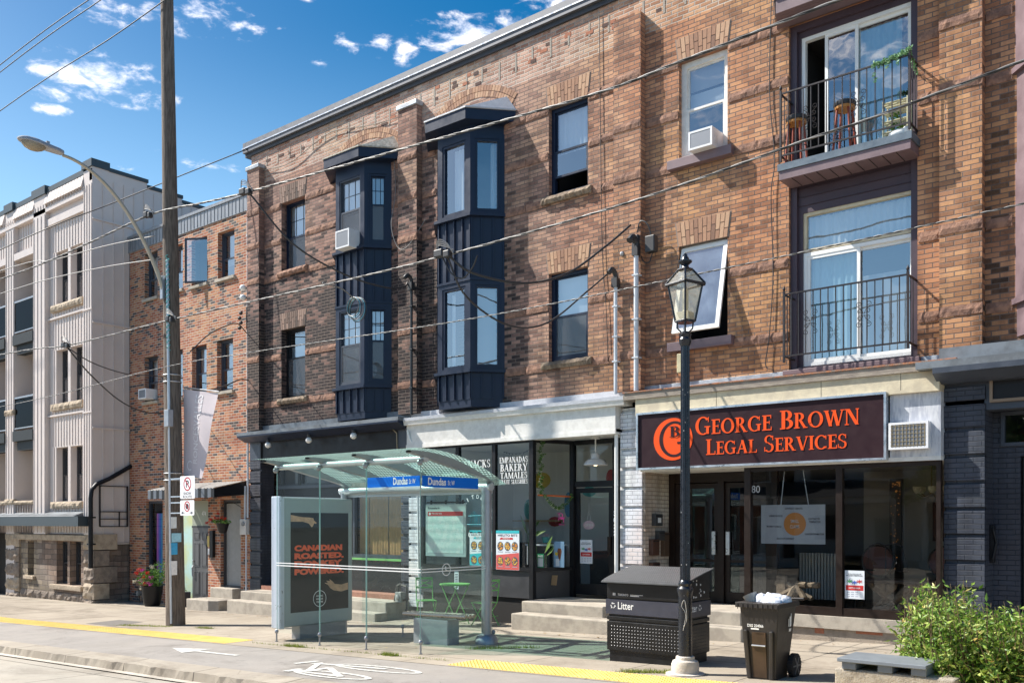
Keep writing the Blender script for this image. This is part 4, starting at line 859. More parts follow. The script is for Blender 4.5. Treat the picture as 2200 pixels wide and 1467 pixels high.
q.build('office_interior', [M_beige, M_floor, mat('office_dark_wall', (.10,.09,.085), .8), mat('brown_board', (.09,.035,.02), .6)], b3)

# ---- building 4: navy shopfront at the right edge ----
b4 = thing('row_building', 'brick building with navy shopfront and plum clad bay, cut by the right edge', 'building', (-1, 0, zg(-1)), 'attached brick shop buildings in the row')
upper(b4, -3.4, 6, [], False, True, [(-3.11,-2.76)])
P = [(-2.74,0.01), (-2.34,-.42), (-.6,-.42), (-.2,.01)]
q = MB()
for (za, zb) in ((4.5, 4.95), (6.95, 8.2)): q.prism([(x+.01 if x<-1 else x-.01, y+.01) for x, y in P], za, zb, 'z')
q.prism([(-2.80,.01), (-2.36,-.5), (-.6,-.5), (-.1,.01)], 4.95, 5.03, 'z'); q.prism([(-2.80,.01), (-2.36,-.5), (-.6,-.5), (-.1,.01)], 8.2, 8.28, 'z'); q.prism(P, 6.80, 6.95, 'z'); q.prism(P, 9.9, 10.4, 'z')
for (za, zb) in ((5.03, 6.8), (8.28, 9.9)):
    q.prism([(x, y+.001) for x, y in P], za, zb, 'z'); q.prism([(-2.22,-.43), (-1.2,-.43), (-1.2,-.40), (-2.22,-.40)], za+.1, zb-.1, 'z', 1)
q.build('bay', [M_plum2, mat('dark_blind_glass', (.05,.06,.08), .15)], b4)
f4 = MB(); f4.box(-3.93, 6, -.50, .05, 4.10, 4.20, 1); f4.prism([(-.5,4.02),(-.5,4.1),(.02,4.1),(.02,3.9),(-.2,3.9)], -3.7, 6, 'x', 0); f4.box(-3.69, 6, -.19, .1, 4.20, 4.42, 1); f4.box(-3.66, 6, -.0, .3, 3.5, 4.0, 0); f4.build('shop_cornice', [M_navy2, mat('dark_zinc')], b4)
quoin_pier(b4, -3.66, -3.11, -.2, 3.85, M_navyb, y=0, h=.33)
q = MB(); wall(q, -3.11, 6, -.3, 3.95, [(-3.0,-1.6,3.0,3.5), (-2.75,-1.6,.2,2.85), (-1.3,4,.6,3.4)], .45, .15); q.quad((-3.11,0,-.3), (-3.11,.45,-.3), (-3.11,.45,3.95), (-3.11,0,3.95)); q.build('shop_wall', M_navyb, b4)
q = MB(); q.frame(-3.05, 0, 3.60, 4.05, -.06, 0, .04, 1); q.box(-3.01, -.04, -.03, 0, 3.64, 4.01, 0); q.build('sign_box', [M_black, mat('bronze_trim', (.22,.16,.11), .5)], b4)
wo = window(b4, -3.0, -1.6, 3.0, 3.5, M_navy2, y=.42, kind='fixed', t=.05, gl=G_shop)
q = MB()
for a, b in (((-2.62,3.08),(-2.62,3.3)), ((-2.62,3.3),(-2.72,3.40)), ((-2.72,3.40),(-2.66,3.36)), ((-2.62,3.3),(-2.52,3.40)), ((-2.62,3.46),(-2.67,3.38)), ((-2.62,3.46),(-2.57,3.38)), ((-2.67,3.38),(-2.62,3.3)), ((-2.57,3.38),(-2.62,3.3))): q.tube([(a[0],.46,a[1]), (b[0],.46,b[1])], .004, 4)
q.build('leaded_tulip', M_offw, wo)
dd = MB(); dd.frame(-2.72, -1.62, .25, 2.82, .5, .56, .12); do = dd.build('door', M_black, b4); q = MB(); q.quad((-2.65,.53,.3), (-1.7,.53,.3), (-1.7,.53,2.75), (-2.65,.53,2.75)); q.build('pane', glass('dark_door_glass', (.12,.14,.16), boost=.08, dirt=.05, dirtc=(.3,.35,.4)), do)
q = MB(); q.quad((-3.2,5,-.3), (6,5,-.3), (6,5,4), (-3.2,5,4)); q.quad((-3.2,.5,3.95), (6,.5,3.95), (6,5,3.95), (-3.2,5,3.95)); q.quad((-3.2,.6,-.3), (-3.2,5,-.3), (-3.2,5,4), (-3.2,.6,4)); q.quad((-3.2,.5,.2), (6,.5,.2), (6,5,.2), (-3.2,5,.2)); q.build('shop_interior', M_dark, b4)
# ================= brown brick building =================
b5 = thing('brick_building', 'orange brown brick building with grey metal fascia between siding block and dark row', 'building', (-24.1, 0, zg(-24)))
W5 = [(-26.4,-25.64,8.65,10.02), (-25.02,-24.26,8.65,9.97), (-23.80,-23.0,8.62,9.93), (-22.48,-21.68,8.6,9.9), (-26.4,-25.64,5.53,6.88), (-25.02,-24.26,5.5,6.9), (-23.78,-23.03,5.53,6.9), (-22.52,-21.75,5.49,6.91)]
D5 = [(-26.32,-25.36,-.28,2.52), (-24.75,-22.96,-.45,2.5), (-22.35,-21.39,-.45,2.5)]
m = MB(); wall(m, -27.3, -20.93, -1.2, 10.24, W5+D5, 0, .25); m.box(-27.3, -27.28, .0, 10, -1.2, 10.2); m.quad((-27.3,12,-1), (-20.9,12,-1), (-20.9,12,10.6), (-27.3,12,10.6)); m.build('wall', M_brown, b5)
m = MB(); m.box(-27.32, -20.94, -.03, .2, 10.22, 10.66)
x = -27.2
while x < -21: m.box(x, x+.012, -.042, -.028, 10.24, 10.63); x += .17
m.box(-27.34, -20.94, -.06, .25, 10.64, 10.72); m.box(-27.3, -20.94, .1, 12, 10.3, 10.4); m.build('metal_fascia', mat('seamed_metal', (.30,.31,.33), .45, metal=.4, col2=(.20,.21,.22), stretch=(6,6,.5), scale=3), b5)
for i, (a, b, c, d) in enumerate(W5):
    kd = 'hung'; cv = [(0,1,.45,1,M_curt,.008)] if i % 2 == 0 else [(0,1,.3,1,M_blind,0)]
    if i == 2:
        q = MB(); q.frame(a, b, c, d, .12, .2, .05); q.quad((a,1.1,c), (b,1.1,c), (b,1.1,d), (a,1.1,d), 1); q.quad((a,.2,c), (a,1.1,c), (a,1.1,d), (a,.2,d), 1); q.quad((a,.2,d), (b,.2,d), (b,1.1,d), (a,1.1,d), 1); wo = q.build('window', [M_navy2, M_dark], b5); wo['label'] = 'window with its sash swung wide open'
        T = Matrix.Translation((b-.03,.12,0)) @ Matrix.Rotation(rad(32), 4, 'Z') @ Matrix.Translation((-b+.03,-.12,0))
        q = MB(); q.frame(a+.02, b-.02, c+.02, d-.02, .08, .12, .05); q.v = [tuple(T @ Vector(v)) for v in q.v]; q.build('open_sash', M_navy2, wo); q = MB(); q.quad((a+.06,.1,c+.06), (b-.06,.1,c+.06), (b-.06,.1,d-.06), (a+.06,.1,d-.06)); q.v = [tuple(T @ Vector(v)) for v in q.v]; q.build('pane', G_win, wo)
    else: window(b5, a, b, c, d, M_navy2, y=.14, kind=kd, covers=cv, split=.42, t=.05)
    s = MB(); s.box(a-.06, b+.06, -.07, .13, c-.09, c-.005); s.build('window_sill', M_conc, b5, bevel=.008)
window(b5, -26.32, -25.36, -.28, 2.52, M_navy2, y=.10, kind='fixed', t=.07, gl=glass('clear_glass', (.9,.92,.92), boost=.04, mult=.8))
fl = MB()
for i in range(8): a = -26.04+.085*i; cover(fl, a, a+.085, .05, 2.15, .2, .012, i)
fl.build('rainbow_flag', [mat('flag_%d' % i, c, .7) for i, c in enumerate([(.42,.12,.45), (.20,.10,.50), (.03,.14,.55), (.02,.30,.55), (.03,.42,.32), (.35,.55,.06), (.75,.62,.04), (.80,.45,.05)])], b5)
# mural panel, six panel door, second recessed door
q = MB(); q.box(-24.75, -23.92, .10, .14, -.45, 2.5); q.build('mural_panel', mat('mural_panel', (.42,.62,.62), .6, col2=(.50,.55,.30), scale=1.2), b5)
q = MB(); q.box(-23.92, -22.96, .10, .14, 1.78, 2.5); q.box(-23.92, -22.96, .08, .15, 1.72, 1.78, 1); q.build('door_transom', [mat('sage_panel', (.30,.33,.27), .7), M_char], b5)
M_door = mat('grey_door', (.10,.10,.105), .4, var=.08)
def six_panel(x0, x1, z0, z1, y, label=None):
    q = MB(); q.box(x0, x1, y, y+.04, z0, z1); do = q.build('door', M_door, b5); W = x1-x0; H = z1-z0
    if label: do['label'] = label
    q = MB()
    for (u0, u1) in ((.13,.44), (.56,.87)):
        for (v0, v1) in ((.84,.94), (.48,.80), (.10,.42)):
            a, b, c, d = x0+W*u0, x0+W*u1, z0+H*v0, z0+H*v1; q.frame(a, b, c, d, y-.012, y, .018); q.box(a+.04, b-.04, y-.016, y, c+.04, d-.04)
    q.build('door_moulding', M_door, do, bevel=.004)
    q = MB(); q.tube([(x0+.08,y-.02,z0+H*.5), (x0+.08,y-.07,z0+H*.47), (x0+.10,y-.07,z0+H*.36), (x0+.10,y-.02,z0+H*.33)], .014, 8); q.ball((x0+.08,y-.03,z0+H*.56), .03, 8); q.build('handle', M_grey, do); return do
six_panel(-23.88, -23.0, -.42, 1.72, .08)
q = MB(); q.frame(-22.35, -21.39, .08, 2.5, .10, .2, .07); q.box(-22.28, -21.46, .15, .19, .08, 2.4, 1); q.build('door', [M_char, mat('pale_grey_door', (.27,.27,.26), .6, var=.15)], b5)
q = MB()
for x in (-21.45, -22.28): pass
for s_, lab in ((0, '474'),): sans(q, lab, -23.42, 2.06, .2, .13, .095, 0)
q.build('door_number', M_white, b5)
q = MB(); q.box(-22.75, -22.6, -.09, 0, .9, 1.65); q.box(-22.92, -22.82, -.05, 0, 1.2, 1.5, 1); q.box(-22.93, -22.85, -.03, 0, .98, 1.15, 2); q.build('letter_box', [M_black, mat('brass_plate', (.45,.33,.10), .4, metal=.6), M_white], b5)
# corrugated awning
aw = MB(); n = 44
for i in range(n):
    a = -24.4+3.3*i/n; b = a+3.3/n; za, zb_ = ((0, .025) if i % 2 else (.025, 0)); aw.quad((a,-1.0,2.76+za), (b,-1.0,2.76+zb_), (b,.01,2.98+zb_), (a,.01,2.98+za), 0)
    aw.quad((a,-1.0,2.53), (b,-1.0,2.53), (b,-1.0,2.76+zb_), (a,-1.0,2.76+za), 1 if (i//2) % 2 else 2)
aw.quad((-21.1,-1.0,2.53), (-21.1,0,2.62), (-21.1,0,2.98), (-21.1,-1.0,2.76), 1); aw.quad((-24.4,-1.0,2.53), (-24.4,0,2.62), (-24.4,0,2.98), (-24.4,-1.0,2.76), 1); aw.build('awning', [mat('awning_metal', (.40,.39,.37), .5, metal=.3, var=.2), M_black, mat('awning_grey', (.11,.125,.15), .5)], b5)
st = MB(); st.box(-22.42, -21.36, -.28, .12, -.7, .10); st.prism([(-22.5,-.95), (-21.45,-.95), (-21.2,-.8), (-21.2,-.2), (-22.5,-.2)], -.9, -.17, 'z'); st.build('front_steps', M_conc, b5, bevel=.02)
cd = MB(); cd.tube([(-20.98,-.06,10.5), (-20.98,-.06,2.0)], .028, 8); cd.tube([(-21.1,-.06,2.85), (-21.1,-.06,1.95)], .03, 8); cd.tube([(-21.05,-.06,1.6), (-21.05,-.06,-.4)], .022, 8)
for z in (9.5,7.2,5,3): cd.box(-21.02, -20.94, -.095, 0, z, z+.03)
cd.build('conduit', M_pvc, b5)

# ================= beige siding block =================
b6 = thing('apartment_building', 'pale mauve siding block with dark balconies and a stone ground floor', 'building', (-31, -1.16, zg(-31)))
M_sid = mat('mauve_siding', (.60,.525,.485), .5, var=.05, scale=2); M_sidc = mat('cream_siding', (.56,.52,.43), .6, var=.06)
Y6 = -1.16; wm = MB(); openings = []
XS = [(-30.0,-29.15), (-29.02,-28.18)]
for (c, d) in ((8.80,10.50), (5.65,7.37), (2.54,4.26)):
    for (a, b) in XS: openings.append((a+.04, b+.0, c, d))
wall(wm, -30.45, -27.8, 1.52, 12.0, openings, Y6+.12, .27)
# piers, spandrels
wm.box(-27.86, -27.33, Y6, Y6+.5, 1.5, 12.55); wm.box(-31.28, -30.42, Y6-.02, Y6+2.0, 1.5, 12.45)
BAYS = [(-32.82,-31.28), (-35.0,-33.48), (-39.2,-35.6)]
for a, b in ((-33.48,-32.82), (-35.6,-35.0), (-46,-39.2)): wm.box(a, b, Y6-.0, Y6+2.0, -1, 12.44)
wm.box(-46, -27.88, Y6+.03, Y6+.3, 11.9, 12.55)
for a, b in BAYS:
    wm.box(a, b, Y6+.15, Y6+.4, 10.95, 12.0); wm.box(a, b, Y6-.01, Y6+.35, 10.72, 10.95)
    wm.quad((a,Y6+1.9,1.5), (b,Y6+1.9,1.5), (b,Y6+1.9,11), (a,Y6+1.9,11), 1)
wm.box(-30.42, -27.86, Y6+.02, Y6+.3, 11.40, 11.62); wm.box(-46, -27.86, Y6-.02, Y6+.3, 11.86, 12.0)
# side wall and back
wm.quad((-27.326,Y6+.001,1.2), (-27.326,14,1.2), (-27.326,14,12.3), (-27.326,Y6+.001,12.3)); wm.quad((-46,14,-1), (-27.33,14,-1), (-27.33,14,12.3), (-46,14,12.3)); wm.quad((-46,Y6,-1), (-46,14,-1), (-46,14,12.3), (-46,Y6,12.3)); wm.quad((-46,Y6+.3,11.9), (-27.33,Y6+.3,11.9), (-27.33,14,11.9), (-46,14,11.9))
for (y0, y1, z) in ((Y6,-.63,12.78), (-.63,.6,12.6), (.6,1.8,12.43), (1.8,14,12.28)): wm.box(-27.5, -27.322, y0, y1, 12.2, z)
wm.box(-46, -27.34, 11.5, 12, 3, 12)
wo_ = wm.build('wall', [M_sid, M_sidc], b6)
bt = MB()
def battens(x0, x1, z0, z1, y, s=.19, mat=0):
    n = max(1, int((x1-x0)/s))
    for i in range(n+1): x = x0+(x1-x0)*i/n; bt.box(x-.011, x+.011, y-.02, y+.004, z0, z1, mat)
for (za, zb_) in ((1.55,2.52), (4.30,5.24), (5.34,5.62), (7.40,8.36), (8.46,8.77), (10.52,11.38)): battens(-30.38, -27.9, za, zb_, Y6+.12)
for c, d in ((8.80,10.50), (5.65,7.37), (2.54,4.26)): battens(-30.38, -30.1, c-.03, d+.03, Y6+.12); battens(-28.1, -27.9, c-.03, d+.03, Y6+.12)
battens(-27.83, -27.36, 1.55, 12.1, Y6, .155); battens(-31.25, -30.45, 1.55, 11.8, Y6-.02, .26); battens(-33.45, -32.85, 1.55, 11.8, Y6, .2); battens(-35.57, -35.03, 1.55, 11.8, Y6, .18); battens(-46, -39.3, 1.55, 11.8, Y6, .19)
battens(-46, -27.9, 12.0, 12.14, Y6-.02)
for a, b in BAYS: battens(a, b, 10.96, 11.85, Y6+.15); battens(a, a+.7, 1.6, 10.9, Y6+1.9, .19, 1); battens(a, b, 1.55, 2.45, Y6+.05)
y = Y6+.33
while y < 9: bt.box(-27.34, -27.295, y-.012, y+.012, 1.25, 12.3); y += .33
for z in (8.40, 5.29): bt.box(-31.3, -27.86, Y6+.05, Y6+.13, z-.035, z+.02); bt.box(-27.88, -27.31, Y6-.03, Y6+.02, z-.1, z-.05)
for z in (11.04, 7.92, 4.74): bt.box(-27.34, -27.28, Y6, 9, z-.03, z+.02)
bt.build('siding_batten', [M_sid, M_sidc], b6)
n = 92; secs = {}
for i in range(n):
    a = -46+18.14*i/n; b = a+18.14/n-.03
    if any(p-.02 < (a+b)/2 < q+.02 for p, q in ((-31.3,-30.4), (-33.5,-32.8), (-35.6,-35.0))): continue
    pm = secs.setdefault(sum(a > q for q in (-35.3, -33.1, -30.8)), MB()); pm.add([(a,Y6-.08,12.10), (b,Y6-.08,12.10), (b,Y6+.02,12.50), (a,Y6+.02,12.50), (a,Y6+.06,12.10), (b,Y6+.06,12.10), (b,Y6+.1,12.48), (a,Y6+.1,12.48)], [(0,1,2,3), (0,3,7,4), (1,5,6,2), (0,4,5,1)])
for pm in secs.values(): pm.build('mansard_strip', M_sid, b6)
cp = MB()
cp.box(-46, -27.86, Y6+.0, Y6+.3, 12.48, 12.64); cp.box(-27.92, -27.28, Y6-.05, -.63, 12.60, 12.83)
for a, b in ((-31.34,-30.36), (-33.5,-32.8)): cp.box(a, b, Y6-.07, Y6+.4, 12.45, 12.72)
for (y0, y1, z) in ((-.63,.6,12.60), (.6,1.8,12.43), (1.8,14,12.28)): cp.box(-27.52, -27.28, y0, y1+.02, z-.02, z+.09)
cp.build('roof_coping', mat('blue_black_coping', (.035,.05,.06), .5), b6)
for (a, b, c, d) in openings:
    window(b6, a, b, c, d, M_char, y=Y6+.39-.09+.02, kind='hung', t=.05, covers=[(0,1,.5,1,M_screen,0)], depth=.6)
for c in (8.80, 5.65, 2.54): s = MB(); rock(s, -30.15, -28.02, c-.22, c-.01, Y6+.02, .05, step=.07, seed=c, back=.3); s.build('window_sill', M_lime, b6)
for i, (a, b) in enumerate(BAYS):
    for z in (4.78, 8.02): sl = MB(); sl.box(a, b, Y6-.06, Y6+1.7, z-.18, z+.16); sl.box(a+.12, b, Y6+.05, Y6+.3, z-.48, z-.18); sl.build('balcony_slab', mat('slate_balcony', (.035,.04,.043), .6, spec=.2), b6)
    for z in (4.94, 8.18):
        rl = MB(); rl.box(a, b, Y6+.0, Y6+.05, z+1.10, z+1.16); rl.box(a, b, Y6+.0, Y6+.04, z+.08, z+.12); ro = rl.build('balcony_railing', M_grey, b6); gl_ = MB(); gl_.box(a+.02, b-.02, Y6+.02, Y6+.03, z+.12, z+1.10); gl_.build('pane', glass('smoked_rail_glass', (.10,.11,.11), boost=.0, wav=.4, mult=.3), ro)
        dk = MB(); dk.box(a+.55, b-.01, Y6+1.80, Y6+1.89, z, z+2.9); dk.build('balcony_door', M_dark, b6)
    s = MB(); rock(s, a, b, 2.48, 2.60, Y6-.02, .04, step=.08, back=.3, seed=i); s.build('window_sill', M_lime, b6)
for a, b in ((-33.52,-32.78), (-35.64,-34.96)): s = MB(); rock(s, a, b, 5.52, 5.70, Y6-.03, .05, seed=a, back=.1); rock(s, a, b, 2.48, 2.66, Y6-.03, .05, seed=a, back=.1); s.build('stone_band', M_lime, b6)
# stone ground floor
gm = MB(); wall(gm, -33.45, -27.62, -1.3, 1.52, [(-31.95,-31.49,.12,1.25), (-29.85,-29.10,-.08,1.28), (-28.95,-28.2,-.08,1.28)], Y6+.08, .35)
gm.quad((-27.40,Y6,-1.3), (-27.40,.1,-1.3), (-27.40,.1,1.22), (-27.40,Y6,1.22)); gm.quad((-27.4,Y6,1.22), (-27.4,.1,1.22), (-27.3,.1,1.25), (-27.3,Y6,1.25)); gm.box(-27.85, -27.42, Y6+.02, Y6+.5, -1.2, 1.5)
gm.build('stone_wall', M_rub, b6)
for j in range(5):
    for (x0, x1) in ((-27.92,-27.28), (-33.5,-32.5)):
        s = MB(); z = -.95+j*.5; rock(s, x0, x1, z, z+.47, Y6+.03, .09, step=.09, seed=j*7+x0, back=.1)
        if x0 > -30: s.box(-27.36, -27.26, Y6+.03, Y6+.75-.25*(j % 2), z, z+.47)
        s.build('quoin_stone', M_lime if j in (1,4) else mat('dark_quoin', (.30,.24,.19), .95, col2=(.20,.16,.13), scale=5, bump=.8), b6)
for j in range(2):
    for i in range(9):
        s = MB(); x0 = -32.5+i*.53; rock(s, x0, x0+.51, -.9+.28*j, -.64+.28*j, Y6+.07, .07, step=.08, seed=i+9*j, back=.05); s.build('base_stone', mat('dark_quoin'), b6)
s = MB(); s.box(-33.5, -27.7, Y6-.02, Y6+.2, 1.30, 1.48); s.box(-30.1, -28.0, Y6-.04, Y6+.2, -.24, -.09); s.box(-32.1, -31.35, Y6-.02, Y6+.2, .0, .11); s.build('stone_course', M_lime, b6, bevel=.01)
for (a, b, c, d) in [(-31.95,-31.49,.12,1.25), (-29.85,-29.10,-.08,1.28), (-28.95,-28.2,-.08,1.28)]: window(b6, a, b, c, d, M_char, y=Y6+.28, t=.05, covers=[(0,1,.45,1,M_blind,0)] if a > -29.5 else [(0,1,0,1,M_screen,0)], depth=.6)
c_ = MB(); c_.box(-33.9, -27.35, Y6-.42, Y6+.0, 1.76, 2.06); c_.prism([(Y6-.3,2.065), (Y6+.05,2.20), (Y6+.05,2.065)], -33.9, -27.9, 'x', 1); c_.box(-39, -33.95, Y6-.8, Y6, 1.5, 2.12)
c_.build('canopy', [mat('blue_black_coping'), mat('dark_zinc')], b6)
q = MB(); q.box(-39.2, -33.5, Y6+.3, Y6+.4, -1, 1.5); q.build('entrance', M_dark, b6)
dp = MB(); dp.tube([(-27.2,.0,3.62), (-27.2,-.7,3.2), (-27.2,-1.1,3.02), (-27.2,-1.24,2.85), (-27.2,-1.27,2.6), (-27.2,-1.27,.5)], .065, 10)
for z in (2.0, 1.2): dp.box(-27.28, -27.12, -1.35, -1.15, z, z+.05)
dp.build('downpipe', M_black, b6, smooth='auto')
gr = MB()
for y0 in (-.95, -.08): gr.box(-27.30, -27.26, y0-.02, y0+.02, 1.75, 3.0)
for z in (1.75, 1.98, 2.2, 2.98): gr.box(-27.30, -27.26, -.95, -.08, z-.012, z+.012)
gr.box(-27.30, -27.26, -.35, -.33, 1.75, 2.2); gr.build('wall_grille', M_iron, b6)
# ================= utility pole and what hangs on it =================
M_pole = mat('pole_wood', (.19,.15,.12), .9, col2=(.09,.07,.055), scale=7, stretch=(5,5,.35), bump=.9, bscale=9)
px0, py0 = -18.38, -3.67; LEAN = .42/13.6
up = thing('utility_pole', 'tall weathered round wooden utility pole leaning slightly left', 'utility pole', (px0, py0, zg(px0)))
def pc(z): return px0-.02-(z-zg(px0))*LEAN*.85, py0
m = MB(); zz = [zg(px0)-.1+i*.35 for i in range(46)]; n = 20; vs = []; fs = []
for i, z in enumerate(zz):
    cx, cy = pc(z); r = .205-.0052*(z+.3)
    for k_ in range(n):
        a = 6.2832*k_/n; rr = r*(1+.05*noise.noise(Vector((math.cos(a)*2.2, math.sin(a)*2.2, z*.15)))+.02*noise.noise(Vector((math.cos(a)*9, math.sin(a)*9, z*.1)))); vs.append((cx+rr*math.cos(a), cy+rr*math.sin(a), z))
for i in range(len(zz)-1):
    for k_ in range(n): fs.append((i*n+k_, i*n+(k_+1) % n, (i+1)*n+(k_+1) % n, (i+1)*n+k_))
fs.append(tuple((len(zz)-1)*n+k_ for k_ in range(n))); m.add(vs, fs); m.build('shaft', M_pole, up, smooth=True)
def on_pole(z, ang, out=.02):
    cx, cy = pc(z); r = .205-.0052*(z+.3)+out; return (cx+r*math.cos(rad(ang)), cy+r*math.sin(rad(ang)), z)
m = MB(); m.tube([on_pole(z, -55) for z in (-.3,1,2,3,3.95)], .022, 8); m.build('conduit', M_pvc, up)
m = MB(); m.tube([on_pole(z, -52, .03) for z in (4.3,5,6,7,7.6)], .028, 8); m.build('conduit', mat('pale_conduit', (.50,.58,.66), .5), up)
m = MB(); p = on_pole(4.12, -50, .05); m.box(p[0]-.09, p[0]+.09, p[1]-.07, p[1]+.05, 3.95, 4.32); m.build('junction_box', M_grey, up, bevel=.01)
m = MB()
for z in (5.1, 4.95, 2.95, 2.8): m.tube([on_pole(z, a, .012) for a in range(-180, 181, 18)], .012, 6)
m.build('steel_strap', M_alu, up)
m = MB(); cp_ = []
for i in range(150):
    z = 5.6+i*.014; p = on_pole(z, -47, .07); a = i*.8; cp_.append((p[0]+.035*math.cos(a), p[1]+.035*math.sin(a), z))
m.tube(cp_, .009, 5)
m.build('coiled_tie', mat('teal_plastic', (.06,.35,.36), .5), up)
def paper(name, label, cat, pts, m_, th=.004, parent=None, group=None):
    q = MB(); q.add(pts, [(0,1,2,3)]); o = q.build(name, m_, parent, loc=pts[0] if parent is None else None)
    s = o.modifiers.new('thick', 'SOLIDIFY'); s.thickness = th
    if parent is None: tag(o, label, cat, group)
    return o
for (za, zb_, ang, wd, c, lab) in ((1.18,1.44,-38,.17,(.05,.35,.60),'bright blue flyer stapled to the wooden pole'), (.74,1.05,-36,.13,(.75,.72,.70),'pale pink notice stapled low on the wooden pole'), (1.75,2.0,-34,.12,(.70,.70,.68),'torn white paper scrap peeling off the wooden pole'), (1.45,1.65,-20,.20,(.35,.62,.72),'pale blue card fixed to the right side of the pole')):
    p = Vector(on_pole((za+zb_)/2, ang, .02)); t = Vector((-math.sin(rad(ang)), math.cos(rad(ang)), 0))*wd/2
    paper('notice', lab, 'flyer', [(p.x-t.x,p.y-t.y,za), (p.x+t.x,p.y+t.y,za+.01), (p.x+t.x,p.y+t.y,zb_), (p.x-t.x,p.y-t.y,zb_)], mat('paper_'+lab[:6], c, .7, var=.2, scale=18), group='papers on the pole')
# street light on its arm
sl = thing('street_light', 'grey cobra head street light on a long curved arm above the road', 'street light', (pc(7.1)[0], -3.85, 7.1))
ax = pc(7.2)[0]
pts = []
for i in range(25):
    t = i/24; y = -3.88-2.05*(1-(1-t)**1.35); z = 6.95+2.35*(1-(1-t)**1.75)+0*t; pts.append((ax, -3.84+(-2.18)*t**1.15, 6.9+2.32*(1-(1-t)**1.9)))
m = MB(); m.tube(pts, [.045-.014*i/24 for i in range(25)], 10); m.build('arm', mat('galvanised_arm', (.42,.38,.31), .5, metal=.3, var=.12), sl, smooth=True)
m = MB(); m.box(ax-.05, ax+.05, -3.9, -3.84, 6.75, 7.25); m.build('bracket', M_grey, sl)
hx, hy, hz = ax, -6.02, 9.23
hd = MB(); vs = []; fs = []; L = .86; prof = [(0,.075,.07), (.08,.10,.085), (.30,.13,.09), (.52,.165,.105), (.70,.15,.09), (.80,.10,.06), (.86,.03,.02)]; n = 16
for (s_, w_, h_) in prof:
    for k_ in range(n): a = 6.2832*k_/n; vs.append((hx+w_*math.cos(a), hy-s_, hz+.05*s_+max(-.02,h_*math.sin(a))+.02))
for i in range(len(prof)-1):
    for k_ in range(n): fs.append((i*n+k_, i*n+(k_+1) % n, (i+1)*n+(k_+1) % n, (i+1)*n+k_))
fs += [tuple(range(n))[::-1], tuple((len(prof)-1)*n+k_ for k_ in range(n))]; hd.add(vs, fs); hd.box(hx-.03, hx+.03, hy-.32, hy-.26, hz+.09, hz+.17); hd.build('lamp_head', mat('lamp_grey', (.34,.34,.36), .45, var=.2, scale=9), sl, smooth='auto')
ln = MB(); ln.ball((hx, hy-.56, hz+.03), .15, 14, sc_=(.95,1.55,.85)); ln.build('lens', mat('amber_lens', (.30,.25,.18), .25, var=.2), sl, smooth=True)
# banner
bn = thing('street_banner', 'lilac fabric banner with pale lettering hanging from the wooden pole', 'banner', (-18.2, -3.6, 3.8))
m = MB(); vs = []; fs = []; NX, NZ = 14, 30
for j in range(NZ+1):
    for i in range(NX+1):
        u = i/NX; v = j/NZ; x = -18.36+u*(1.30-.52*(1-v)**1.0); z = 2.90+1.90*v-.20*u*v*1.0-.08*u*(1-v); y = -3.52+.025*math.sin(u*5+v*3)+.02*math.sin(v*7)*u; vs.append((x, y, z))
for j in range(NZ):
    for i in range(NX): a = j*(NX+1)+i; fs.append((a, a+1, a+NX+2, a+NX+1))
m.add(vs, fs); bo = m.build('banner_cloth', mat('lilac_cloth', (.56,.50,.52), .8, var=.06, scale=2), bn, smooth=True)
def banner_pt(u, v): x = -18.36+u*(1.30-.52*(1-v)); z = 2.90+1.90*v-.20*u*v-.08*u*(1-v); y = -3.52+.025*math.sin(u*5+v*3)+.02*math.sin(v*7)*u; return (x, y-.006, z)
q = MB(); sans(q, 'RONCESVALLES', 0, 0, 1.0, .2, 0, 0, bold=.01); q.v = [banner_pt(.64-p[2]*1.05+(0), .16+.80*p[0]) for p in q.v]; q.build('lettering', mat('pale_print', (.74,.71,.72), .8), bn)
q = MB(); 
for i in range(16):
    a = rad(40+i*17); b = rad(40+(i+1)*17); q.add([banner_pt(.28+.13*math.cos(t)*k_, .13+.06*math.sin(t)*k_) for t, k_ in ((a,1),(b,1),(b,.72),(a,.72))], [(0,1,2,3)])
q.build('emblem', mat('pale_print'), bn)
m = MB(); m.tube([(-18.3,-3.53,4.83), (-17.0,-3.50,4.63)], .014, 8); m.build('banner_rod', M_grey, bn); m = MB(); m.tube([(-18.3,-3.53,2.91), (-17.56,-3.52,2.82)], .012, 8); m.build('banner_rod', M_grey, bn)
# parking signs
def sign_plate(name, label, x0, x1, z0, z1, y=-3.92):
    t = thing(name, label, 'road sign', ((x0+x1)/2, y, z0), 'parking signs on the wooden pole')
    m = MB(); r = .03; pts = []
    for (cx, cz, a0) in ((x1-r,z1-r,0), (x0+r,z1-r,90), (x0+r,z0+r,180), (x1-r,z0+r,270)):
        for k_ in range(5): a = rad(a0+k_*22.5); pts.append((cx+r*math.cos(a), cz+r*math.sin(a)))
    m.prism(pts, y-.003, y, 'y'); m.build('plate', mat('sign_white', (.80,.80,.82), .4), t)
    m = MB(); m.box(-18.2, x0+.05, y+.01, y+.03, z1-.06, z1-.035); m.box(-18.2, x0+.05, y+.01, y+.03, z0+.04, z0+.065); m.build('bracket', M_alu, t); return t
def disc(m, cx, cz, r0, r1, y, mat=0, n=32):
    for i in range(n):
        a = 6.2832*i/n; b = 6.2832*(i+1)/n; m.add([(cx+r*math.cos(t), y, cz+r*math.sin(t)) for r, t in ((r1,a),(r1,b),(r0,b),(r0,a))], [(0,1,2,3)], mat)
M_sred = mat('sign_red', (.45,.02,.03), .5); M_sblk = mat('sign_black', (.015,.015,.03), .5)
